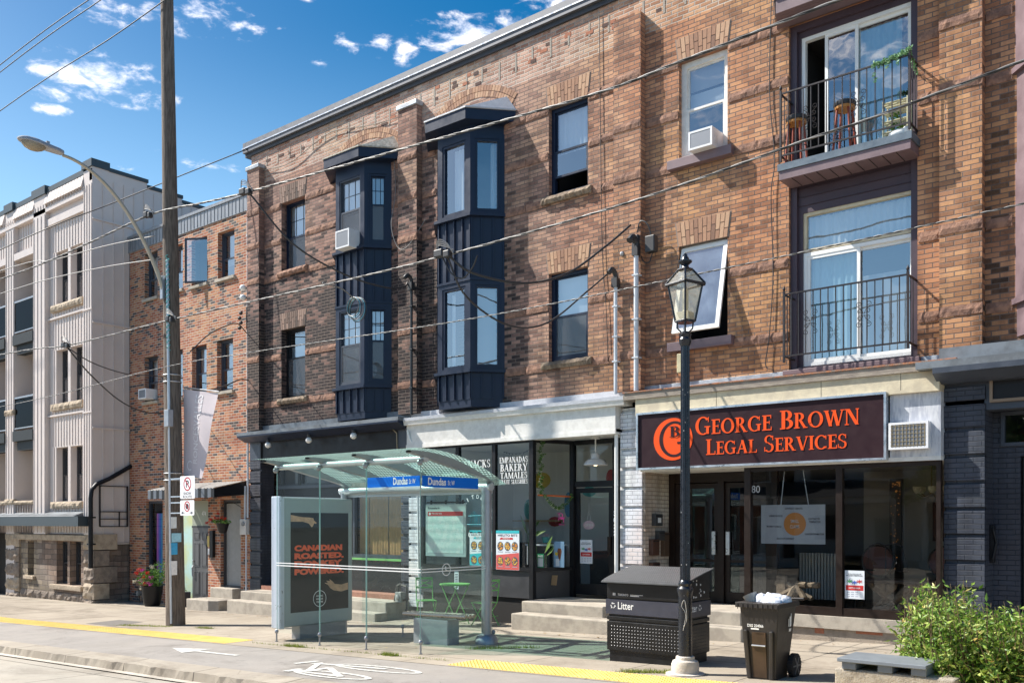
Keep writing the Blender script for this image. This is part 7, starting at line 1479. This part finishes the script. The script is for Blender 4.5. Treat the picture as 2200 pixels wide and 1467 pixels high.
def festival(label, x0, x1, z0, z1, y):
    o = flat_thing('festival_poster', label, 'poster', x0, x1, z0, z1, y, M_pw, 'festival posters on doors and windows'); W = x1-x0; H = z1-z0
    child(o, 'lettering', M_sblk, lambda q: (sans(q, 'RONCESVALLES', x0+W*.15, z0+H*.86, W*.7, H*.035, y-.0015, bold=.01), sans(q, 'POLISH FESTIVAL', x0+W*.08, z0+H*.80, W*.84, H*.045, y-.0015, bold=.02)))
    child(o, 'red_field', M_red, lambda q: q.box(x0+W*.05, x1-W*.05, y-.0015, y-.0005, z0+H*.30, z0+H*.48)); child(o, 'field_lettering', M_white, lambda q: sans(q, 'SEPTEMBER', x0+W*.2, z0+H*.36, W*.6, H*.05, y-.002, bold=.01))
    for nm, cc, cx in (('green_flower', (.05,.35,.08), .25), ('blue_flower', (.03,.10,.50), .5), ('red_flower', (.60,.04,.03), .75)):
        child(o, nm, mat('print_'+nm, cc, .5), lambda q: [q.add([(x0+W*cx+(W*.04+r*W*.17)*math.cos(a), y-.002-.0001*k_, z0+H*(.62+(0 if cx != .5 else -.04))+(r*H*.085)*math.sin(a)) for a, r in ((k_*.785-.25,.4), (k_*.785,1), (k_*.785+.25,.4), (k_*.785+3.14,.1))], [(0,1,2,3)]) for k_ in range(8)])
    child(o, 'small_print', mat('poster_grey'), lambda q: [q.box(x0+W*(.1+.22*i), x0+W*(.25+.22*i), y-.0015, y-.0005, z0+H*v, z0+H*(v+.02)) for i in range(4) for v in (.08, .15, .22)])
festival('festival poster on the black food shop door', -10.80, -10.50, 1.05, 1.53, .835); festival('festival poster at the bottom of the law office window', -5.09, -4.79, .70, 1.14, -.102)
o = flat_thing('inspection_notice', 'green and white PASS notice in the angled shop window', 'notice', -11.30, -11.14, .98, 1.26, .06, mat('pass_green', (.02,.28,.12), .5)); child(o, 'lettering', M_white, lambda q: (sans(q, 'PASS', -11.28, 1.185, .12, .045, .058, bold=.02), q.box(-11.285, -11.155, .0575, .059, 1.0, 1.17)))
o = flat_thing('drink_poster', 'pale blue poster of a chocolate drink and yellow flower', 'poster', -11.16, -10.90, .98, 1.50, .42, mat('sky_poster', (.25,.42,.60), .5)); child(o, 'drink_print', mat('chocolate_print', (.22,.07,.03), .5), lambda q: q.add([(-11.03,.418,1.12), (-11.0,.418,1.12), (-10.96,.418,1.30), (-10.98,.418,1.36), (-11.05,.418,1.36), (-11.07,.418,1.30)], [tuple(range(6))])); child(o, 'flower_print', mat('mural_yellow'), lambda q: q.add([(-11.09+.04*math.cos(a*.7), .418, 1.25+.05*math.sin(a*.7)*(1 if a % 2 else .5)) for a in range(9)], [tuple(range(9))])); child(o, 'glass_print', M_pw, lambda q: q.box(-11.11, -11.02, .416, .419, 1.0, 1.15))
o = flat_thing('open_sign', 'pale pink oval OPEN sign hanging inside the food shop door', 'sign', -10.76, -10.50, 1.76, 1.90, .90, mat('blank_pink', (.70,.50,.56), .6)); 
me_ = o.data; q = MB(); q.prism([(-10.63+.14*math.cos(a*.314), 1.83+.09*math.sin(a*.314)*(1+.06*math.sin(a*1.57))) for a in range(20)], .897, .903, 'y'); nb = q.build('open_sign', mat('blank_pink'), None, loc=tuple(o.location)); tag(nb, o['label'], o['category']); D.objects.remove(o); nb.name = 'open_sign'
child(nb, 'lettering', M_white, lambda q: sans(q, 'OPEN', -10.73, 1.805, .20, .055, .894, bold=.02)); child(nb, 'string', M_white, lambda q: q.tube([(-10.68,.9,1.9), (-10.63,.9,2.12), (-10.63,.9,2.28), (-10.63,.9,2.12), (-10.58,.9,1.9)], .004, 4))
lettering('window_lettering', 'bright pink handwritten word on the angled shop glass', 'lettering', lambda q: [q.tube(smooth([(x, .44+.02, z) for x, z in pts], 5), .007, 4) for pts in ([(-11.10,2.06), (-11.02,2.07), (-10.98,2.05)], [(-11.05,2.07), (-11.06,1.98), (-11.07,1.92)], [(-11.04,1.96), (-11.01,1.99), (-11.0,1.94), (-10.97,2.05), (-10.98,1.95), (-10.95,1.98), (-10.94,1.88)], [(-10.94,1.98), (-10.92,1.97), (-10.91,2.0)], [(-11.06,1.84), (-10.92,1.84)])], mat('hot_pink', (.85,.04,.35), .5), (-11.0,.45,1.95))
lettering('door_number', 'white vertical digits beside the food shop door', 'number', lambda q: [sans(q, ch, -9.97, 2.02-.13*i, .05, .085, .795, bold=.02) for i, ch in enumerate('3822')], M_pw, (-9.95,.8,1.8)); lettering('door_number', 'white digits 80 on the law office glass beside the double doors', 'number', lambda q: sans(q, '380', -6.72, 2.38, .22, .12, -.145 if 0 else -.095), mat('pale_digits', (.45,.45,.43), .6), (-6.6,-.1,2.4))
o = flat_thing('cardboard_patch', 'brown cardboard patch on the black base below the angled window', 'cardboard', -11.16, -11.02, .62, .82, .32, mat('cardboard', (.42,.26,.13), .8), skew=.03)
o = flat_thing('label_strip', 'white vertical label strip on the black base behind the cafe table', 'label', -13.42, -13.30, .46, .84, -.106, M_pw); child(o, 'lettering', M_sblk, lambda q: [q.box(-13.40, -13.32, -.109, -.107, .49+.035*i, .505+.035*i) for i in range(9)])
# pendant gooseneck lamp in the recess
pl = thing('pendant_lamp', 'white enamel shade lamp hanging over the food shop door', 'pendant lamp', (-10.06,.3,3.0)); m = MB(); m.lathe([(.235,0), (.23,.03), (.16,.11), (.09,.13), (.075,.22), (.05,.24)], 24, c=(-10.06,.3,2.99)); m.build('shade', mat('enamel_shade', (.55,.53,.50), .4), pl, smooth='auto'); m = MB(); m.tube([(-10.06,.3,3.2), (-10.06,.3,3.52)], .014, 8); m.lathe([(.09,0), (.08,.03), (.03,.04)], 14, c=(-10.06,.3,3.50)); m.build('stem', M_offw, pl); m = MB(); m.ball((-10.06,.3,3.02), .06, 12, sc_=(1,1,.7)); m.build('bulb', mat('warm_bulb', (1,.75,.45), .5, emit=2.5), pl)
# garland and plants in the food shop
t = thing('flower_garland', 'green and white flower garland trailing down the angled shop window', 'garland', (-11.2,.1,2.8)); m = MB()
for i in range(30): z = 3.5-1.05*i/29; leafy(m, (-11.21+.04*math.sin(i), .06+.03*math.sin(i*2), z), (.055,.04,.04), 16, .026, 0, .2); leafy(m, (-11.21+.06*math.sin(i*3), .03, z), (.04,.03,.03), 3, .02, 1, .2)
for i in range(20): u = i/19; leafy(m, (-11.15+.22*u, .12+.6*u, 2.42-.25*math.sin(u*3.14)), (.05,.05,.05), 15, .026, 0, .2); leafy(m, (-11.15+.22*u, .10+.6*u, 2.42-.28*math.sin(u*3.14)), (.04,.04,.04), 3, .02, 1, .2)
m.build('foliage', [M_leafg, M_petw], t); q = MB(); q.tube([(-11.24,.0,2.43), (-11.0,.78,2.41)], .018, 5); q.build('rail', mat('orange_rail', (.70,.16,.04), .5), t)
t = thing('house_plant', 'broad leaved plant with pale stripes behind the food shop glass', 'plant', (-11.8,.6,1.7)); m = MB()
for (bx, bz, ex, ez, w_) in ((-11.9,1.62,-12.1,2.05,.08), (-11.9,1.62,-11.55,1.95,.09), (-11.85,1.6,-11.4,1.72,.07), (-11.7,1.65,-11.7,2.1,.09), (-11.45,1.25,-11.25,1.62,.10), (-11.4,1.2,-11.15,1.45,.08)):
    d = Vector((ex-bx, 0, ez-bz)); n_ = Vector((-d.z, .3, d.x)).normalized()*w_; a = Vector((bx,.5,bz)); m.add([a, a+d*.45+n_, a+d, a+d*.45-n_], [(0,1,2,3)]); m.tube([(bx+.1*(R.random()-.5),.55,1.0), a], .006, 4)
m.build('leaves', M_leafg, t); t2 = thing('plant_pot', 'small teal pot with a pink top on the food shop shelf', 'plant pot', (-11.55,.7,1.45)); m = MB(); m.lathe([(.06,0), (.09,.12)], 14, c=(-11.58,.7,1.46)); m.build('pot', mat('mural_teal'), t2); m = MB(); leafy(m, (-11.58,.7,1.62), (.08,.08,.04), 30, .02); m.build('flowers', mat('blank_pink'), t2)
t = thing('shelf', 'pale shelf behind the food shop glass', 'shelf', (-11.5,.6,1.4)); m = MB(); m.box(-12.0, -11.15, .55, .85, 1.40, 1.435); m.box(-12.0, -11.98, .6, .62, 1.0, 1.4); m.build('board', M_pw, t)
# string lights
m = MB(); ps = smooth([(-12.25,.15,3.35), (-12.0,.12,3.30), (-11.7,.12,3.31), (-11.45,.12,3.42), (-11.33,.1,3.5)], 6); m.tube(ps, .005, 4)
for p in ps[::2]: m.ball((p.x, p.y, p.z-.015), .011, 6)
tag(m.build('string_lights', M_cable, None, loc=(-11.8,.1,3.3)), 'dark string of small bulbs across the top of the food shop window', 'string lights')
# law office interior
sg = flat_thing('hanging_sign', 'grey hanging SMALL CLAIMS board with an orange disc in the law office window', 'sign', -6.62, -5.52, 1.53, 2.18, .22, mat('grey_board', (.36,.38,.42), .5, var=.08))
child(sg, 'disc', mat('ochre_disc', (.50,.19,.04), .6), lambda q: disc(q, -6.03, 1.86, 0, .19, .217)); child(sg, 'lettering', mat('pale_letter', (.55,.55,.56), .6), lambda q: (sans(q, 'SMALL', -6.10, 1.88, .14, .055, .215, bold=.01), sans(q, 'CLAIMS', -6.11, 1.79, .16, .055, .215, bold=.01)))
child(sg, 'caption', M_sblk, lambda q: [sans(q, s_, x, z, w_, .032, .217, bold=.01) for s_, x, z, w_ in (('CONTRACT DISPUTES', -6.20, 2.10, .30), ('UNPAID INVOICES', -6.48, 1.98, .24), ('CONTRACTOR', -5.80, 1.93, .19), ('TERMINATION', -5.79, 1.88, .19), ('PROPERTY DAMAGE', -6.52, 1.80, .26), ('SLANDER/DEFAMATION', -5.86, 1.68, .32), ('BREACH OF CONTRACT', -6.34, 1.60, .30))])
child(sg, 'chain', M_alu, lambda q: (q.tube([(-6.27,.22,2.18), (-6.20,.22,2.80)], .008, 5), q.tube([(-5.80,.22,2.18), (-5.90,.22,2.80)], .008, 5)))
def barrel_chair(label, x, y):
    t = thing('barrel_chair', label, 'armchair', (x,y,.42), 'round backed chairs in the law office'); m = MB(); T = Matrix.Translation((x,y,1.22)) @ Matrix.Rotation(math.pi/2, 4, 'X'); m.lathe([(.25,-.02), (.28,-.03), (.28,.03), (.25,.02)], 24, M=T); m.build('back_rim', mat('dark_walnut', (.05,.03,.02), .4), t); m = MB(); m.lathe([(.25,-.015), (.25,.03)], 24, M=T); m.build('back_pad', mat('oxblood_leather', (.20,.07,.05), .4, var=.15), t)
    m = MB(); m.box(x-.27, x+.27, y-.5, y, .82, .90); m.build('seat', mat('oxblood_leather'), t, bevel=.02)
    for a in (-.24, .24):
        for b in (-.46, -.03): m = MB(); m.tube([(x+a,y+b,.42), (x+a*.9,y+b,.86)], .022, 8); m.build('leg', mat('dark_walnut'), t)
barrel_chair('round leather backed chair nearer the brown mullion in the law office', -5.22, 1.9); barrel_chair('round leather backed chair at the right edge of the law office glass', -4.12, 1.9)
t = thing('driftwood_table', 'pale gnarled driftwood table with dark top in the law office', 'table', (-4.9,.9,.42)); m = MB(); m.box(-5.15, -3.85, .5, 1.2, .92, .97); m.build('table_top', mat('dark_walnut'), t, bevel=.01)
m = MB(); M_drift = mat('driftwood', (.32,.24,.17), .9, col2=(.18,.13,.09), scale=7, bump=.8)
for k_ in range(9): a = k_*.7; m.tube(smooth([(-4.6+.35*math.cos(a), .8+.15*math.sin(a), .45), (-4.6+.15*math.cos(a+1), .8, .6+.04*k_ % .2), (-4.6+.4*math.cos(a+2), .8+.2*math.sin(a+2), .92)], 5), [.06-.02*math.sin(i*.6) for i in range(11)], 7)
m.build('root_base', M_drift, t, smooth=True)
t = thing('driftwood', 'weathered stump sculpture behind the wheeled bin glass', 'driftwood', (-6.1,.5,.55)); m = MB()
for k_ in range(7): a = k_*.9; m.tube(smooth([(-6.15+.3*math.cos(a), .5+.1*math.sin(a), .62), (-6.1, .5, .72+.02*k_), (-6.1+.42*math.cos(a+2), .5+.1*math.sin(a), .85)], 5), [.05]*11, 6)
m.box(-6.45, -6.3, .45, .55, .6, .98); m.build('wood', M_drift, t, smooth='auto')
t = thing('balance_scale', 'dark two pan balance scale standing on the driftwood table', 'balance scale', (-4.72,.7,.97)); m = MB(); m.tube([(-4.72,.7,.97), (-4.72,.7,1.52)], .01, 6); m.tube(smooth([(-4.98,.7,1.50), (-4.85,.7,1.55), (-4.72,.7,1.52), (-4.59,.7,1.55), (-4.46,.7,1.50)], 4), .012, 6); m.lathe([(.09,0), (.03,.03)], 14, c=(-4.72,.7,.97)); m.build('beam', M_iron, t)
for s_ in (-.26, .26):
    m = MB(); [m.tube([(-4.72+s_,.7,1.5), (-4.72+s_+.09*math.cos(a), .7+.09*math.sin(a), 1.12)], .003, 4) for a in (0,2.1,4.2)]; m.lathe([(.09,.0), (.10,.015), (.05,-.01)], 14, c=(-4.72+s_,.7,1.11)); m.build('pan', M_iron, t)
t = thing('tower_lamp', 'tall dark perforated floor lamp glowing amber at its top in the law office', 'floor lamp', (-5.12,2.6,.42)); m = MB(); m.box(-5.22, -5.02, 2.52, 2.68, .42, 2.66); m.build('case', mat('perforated_bronze', (.05,.035,.02), .4), t); m = MB()
for i in range(45):
    z = 2.6-R.random()**2*1.6; x = -5.20+R.random()*.16; m.box(x, x+.010, 2.512, 2.52, z, z+.007)
m.build('glow', mat('amber_glow', (.8,.33,.07), .5, emit=.35), t)
t = thing('chandelier', 'brass chandelier with pale cup shades in the law office', 'chandelier', (-4.37,2.0,2.5)); m = MB(); m.tube([(-4.37,2,2.84), (-4.37,2,2.35)], .014, 8); m.ball((-4.37,2,2.4), .04, 8)
for k_ in range(5): a = k_*1.257; m.tube(smooth([(-4.37,2,2.38), (-4.37+.12*math.cos(a), 2+.12*math.sin(a), 2.32), (-4.37+.24*math.cos(a), 2+.24*math.sin(a), 2.38)], 4), .009, 5)
m.build('arm', mat('dull_brass', (.25,.17,.07), .4, metal=.7), t); m = MB(); [m.lathe([(.03,0), (.065,.05), (.07,.11)], 12, c=(-4.37+.24*math.cos(k_*1.257), 2+.24*math.sin(k_*1.257), 2.38)) for k_ in range(5)]; m.build('shade', M_cream, t)
t = thing('framed_picture', 'small pale framed picture on the brown board in the law office', 'picture', (-4.2,3.1,1.9)); m = MB(); m.frame(-4.38, -4.12, 1.72, 2.08, 3.05, 3.09, .03); m.build('frame', mat('dull_brass'), t); m = MB(); m.box(-4.35, -4.15, 3.08, 3.10, 1.75, 2.05); m.build('picture', M_cream, t)
t = thing('radiator', 'pale ribbed radiator behind the hanging board', 'radiator', (-6.0,1.2,.42)); m = MB(); [m.box(-6.35+.055*i, -6.31+.055*i, 1.2, 1.3, .55, 1.35) for i in range(12)]; m.build('fins', mat('radiator_grey', (.30,.30,.29), .5), t, bevel=.006)
# letter boxes on the peeling wall
for (y, z, w_, h_, c_, lab) in ((.20,1.82,.26,.22,(.05,.05,.05),'black letter box with a white card, topmost on the peeling wall'), (.32,1.55,.22,.18,(.06,.055,.05),'dark letter box second from the top on the peeling wall'), (.10,1.28,.24,.30,(.09,.04,.025),'brown letter box with notched top, third down on the peeling wall'), (.52,1.25,.18,.45,(.10,.06,.035),'tall brown letter box nearest the door frame on the peeling wall'), (.10,.85,.26,.30,(.08,.035,.022),'brown letter box lowest but one on the peeling wall'), (.42,.72,.18,.18,(.07,.04,.03),'small brown letter box lowest on the peeling wall')):
    t = thing('letter_box', lab, 'letter box', (-8.74, y, z), 'letter boxes on the peeling wall'); m = MB(); m.box(-8.748, -8.66, y, y+w_, z, z+h_); m.build('box', mat('lb_%d' % int(z*100+y*10), c_, .5, var=.3, scale=14), t, bevel=.008); m = MB(); m.box(-8.70, -8.648, y+.02, y+w_-.02, z+h_-.05, z+h_-.03); m.build('flap', M_iron, t)
    if 'card' in lab: m = MB(); m.box(-8.659, -8.655, y+.08, y+.19, z+.06, z+.15); m.build('card', M_white, t)
# door bell number plate / intercom by the navy door
t = thing('intercom', 'black handset intercom on the reveal beside the navy doorway', 'intercom', (-3.1,.3,1.4)); m = MB(); m.box(-3.11, -3.05, .22, .34, 1.30, 1.85); m.tube([(-3.06,.2,1.36), (-3.02,.22,1.6), (-3.06,.2,1.80)], .02, 8); m.build('case', M_black, t, bevel=.01)
t = thing('wall_box', 'small yellowed wall box on the brick left of the lamp post', 'wall box', (-8.0,-.05,4.55)); m = MB(); m.box(-8.05, -7.85, -.12, 0, 4.52, 4.86); m.build('box', mat('yellowed_plastic', (.50,.45,.28), .6, var=.15), t, bevel=.015)
# ================= planter corner at the right: concrete block, slab lid, bush =================
t = thing('concrete_block', 'rough pale concrete block at the foot of the bush', 'concrete block', (-3.2,-5.0,zg(-3.2))); m = MB(); m.box(-3.46, -2.3, -5.02, -4.45, zg(-3.2)-.05, .385); m.build('block', mat('rough_block', (.40,.35,.28), .95, col2=(.28,.24,.19), scale=6, bump=1.0, bscale=30), t, bevel=.02)
t = thing('slab_lid', 'grey blue painted wooden lid resting on the concrete block', 'lid', (-3.1,-5.0,.385)); m = MB(); m.box(-3.42, -2.55, -5.06, -4.50, .46, .50); m.build('top', mat('blue_grey_board', (.17,.19,.21), .6, var=.15, scale=4), t, bevel=.006)
for x in (-3.38, -3.02, -2.7): m = MB(); m.box(x, x+.14, -5.03, -4.55, .387, .458); m.build('batten', mat('blue_grey_board'), t, bevel=.004)
bu = thing('bush', 'dense green bush with pointed leaves filling the lower right corner', 'bush', (-2.0,-4.2,zg(-2)))
M_bush = island('bush_leaf', [(0, (.03,.075,.010)), (.3, (.09,.19,.02)), (.65, (.24,.36,.05)), (.90, (.44,.50,.14)), (1, (.50,.26,.08))], rough=.42, scale=20, trans=.25)
m = MB(); st_ = MB(); RB = random.Random(5)
def bush_top(x, y):
    return (1.08 if x < -2.3 else .90)+.10*math.sin(x*3.1+1)+.10*noise.noise(Vector((x*2.2, y*2.2, 0)))+(.12 if -3.05 < x < -2.4 else 0)-(.28 if x < -3.25 else 0)
def leaf(p, d, l, w_):
    s = d.cross(Vector((RB.gauss(0,1), RB.gauss(0,1), RB.gauss(0,1)))).normalized()*w_; n_ = d.cross(s).normalized()*w_*.35
    m.add([p, p+d*l*.4+s+n_, p+d*l+n_*-1.2, p+d*l*.4-s+n_, p+d*l*.45], [(0,1,4), (1,2,4), (2,3,4), (3,0,4)])
for i in range(820):
    x0 = RB.uniform(-3.42, -.9); y0 = RB.uniform(-5.0, -3.5); zt = bush_top(x0, y0)*RB.uniform(.40, 1.0) if RB.random() < .86 else bush_top(x0, y0)*RB.uniform(1.0, 1.14)
    bx, by = x0*.85-.3, -4.25+(y0+4.25)*.5; bz = zg(x0)
    if (y0 < -4.6 and x0 < -2.6) or x0 < -.292*(14.5+y0): continue
    pts = smooth([(bx,by,bz), ((bx+x0)/2+RB.gauss(0,.05),(by+y0)/2,bz+(zt-bz)*.5), (x0,y0,zt)], 6); st_.tube(pts, [.010-.0006*k_ for k_ in range(len(pts))], 4)
    for k_ in range(44):
        t_ = RB.uniform(.28, 1.0); p = pts[min(len(pts)-1, int(t_*(len(pts)-1)))]+Vector((RB.gauss(0,.055), RB.gauss(0,.055), RB.gauss(0,.045))); d = Vector((RB.gauss(0,1), RB.gauss(0,1), RB.gauss(.35,.6))).normalized(); leaf(p, d, RB.uniform(.045,.100), RB.uniform(.009,.019))
m.build('foliage', M_bush, bu); st_.build('stems', mat('bush_stem', (.16,.11,.06), .8), bu)
t = thing('planter_bed', 'low concrete bed edge holding the bush', 'planter', (-2,-4.2,zg(-2))); m = MB(); m.box(-3.2, 1, -4.95, -3.4, zg(-2)-.05, zg(-2)+.16); m.build('edge', mat('rough_block'), t, bevel=.02); 
# ================= across the street, seen only mirrored in the glass =================
M_hb = brick('far_red_brick', [(0, (.18,.07,.05)), (.5, (.30,.12,.08)), (1, (.38,.18,.12))], (.35,.31,.28)); M_trim = mat('porch_white', (.70,.70,.68), .5)
def house(label, x, w_, h_, mw):
    t = thing('house', label, 'house', (x,-30,0), 'houses across the street'); m = MB(); m.box(x, x+w_, -40, -31, -.5, h_); m.prism([(x-.3,h_), (x+w_+.3,h_), (x+w_/2,h_+2.6)], -40.3, -30.7, 'y', 1); m.build('wall', [mw, M_char], t)
    m = MB(); m.box(x-.1, x+w_+.1, -31, -28.6, 2.75, 3.05); m.prism([(-31,3.05), (-28.4,3.05), (-31,3.9)], x-.2, x+w_+.2, 'x', 1)
    for q_ in (x+.2, x+w_/2, x+w_-.2): m.lathe([(.17,0), (.15,.1), (.12,2.6), (.17,2.75)], 12, c=(q_,-28.8,.1))
    m.box(x, x+w_, -31, -28.6, -.4, .1); m.build('porch', [M_trim, M_char], t)
    for (a, b, c_, d) in ((.15,.42,.9,2.3), (.62,.8,.1,2.2), (.12,.4,3.9,5.2), (.6,.88,3.9,5.2)): m = MB(); m.frame(x+w_*a, x+w_*b, c_, d, -31, -30.94, .1); m.box(x+w_*a, x+w_*b, -31, -30.97, c_, d, 1); m.build('window', [M_trim, mat('far_glass', (.05,.06,.07), .1)], t)
for i, x in enumerate((-32, -25.3, -18.6, -11.9, -5.2, 1.5, 8.2)): house(['white gabled house with a columned porch across the street mirrored in the shop glass', 'red brick house with a white porch across the street mirrored in the shop glass'][i % 2], x, 6.2, 6.0 if i % 2 else 5.4, M_hb if i % 2 else M_trim)
M_far = island('far_tree_leaf', [(0, (.03,.07,.01)), (1, (.12,.2,.04))], trans=.2)
def tree(label, x, y, h_):
    t = thing('street_tree', label, 'tree', (x,y,0), 'trees across the street'); m = MB(); m.tube([(x,y,-.3), (x+.1,y,h_*.35), (x,y,h_*.7)], [.2,.15,.08], 8); [m.tube([(x,y,h_*.4), (x+1.6*math.cos(a), y+1.6*math.sin(a), h_*.75)], [.09,.03], 6) for a in (0,1.5,3,4.4)]; m.build('trunk', M_pole, t)
    m = MB(); [leafy(m, (x+R.gauss(0,1.3), y+R.gauss(0,1.3), h_*.75+R.gauss(0,1.1)), (.8,.8,.6), 90, .16) for _ in range(22)]; m.build('crown', M_far, t)
tree('leafy tree across the street mirrored in the left bay glass', -24, -26.0, 7.6); tree('leafy tree across the street mirrored in the right hand windows', -9, -26.5, 6.8)
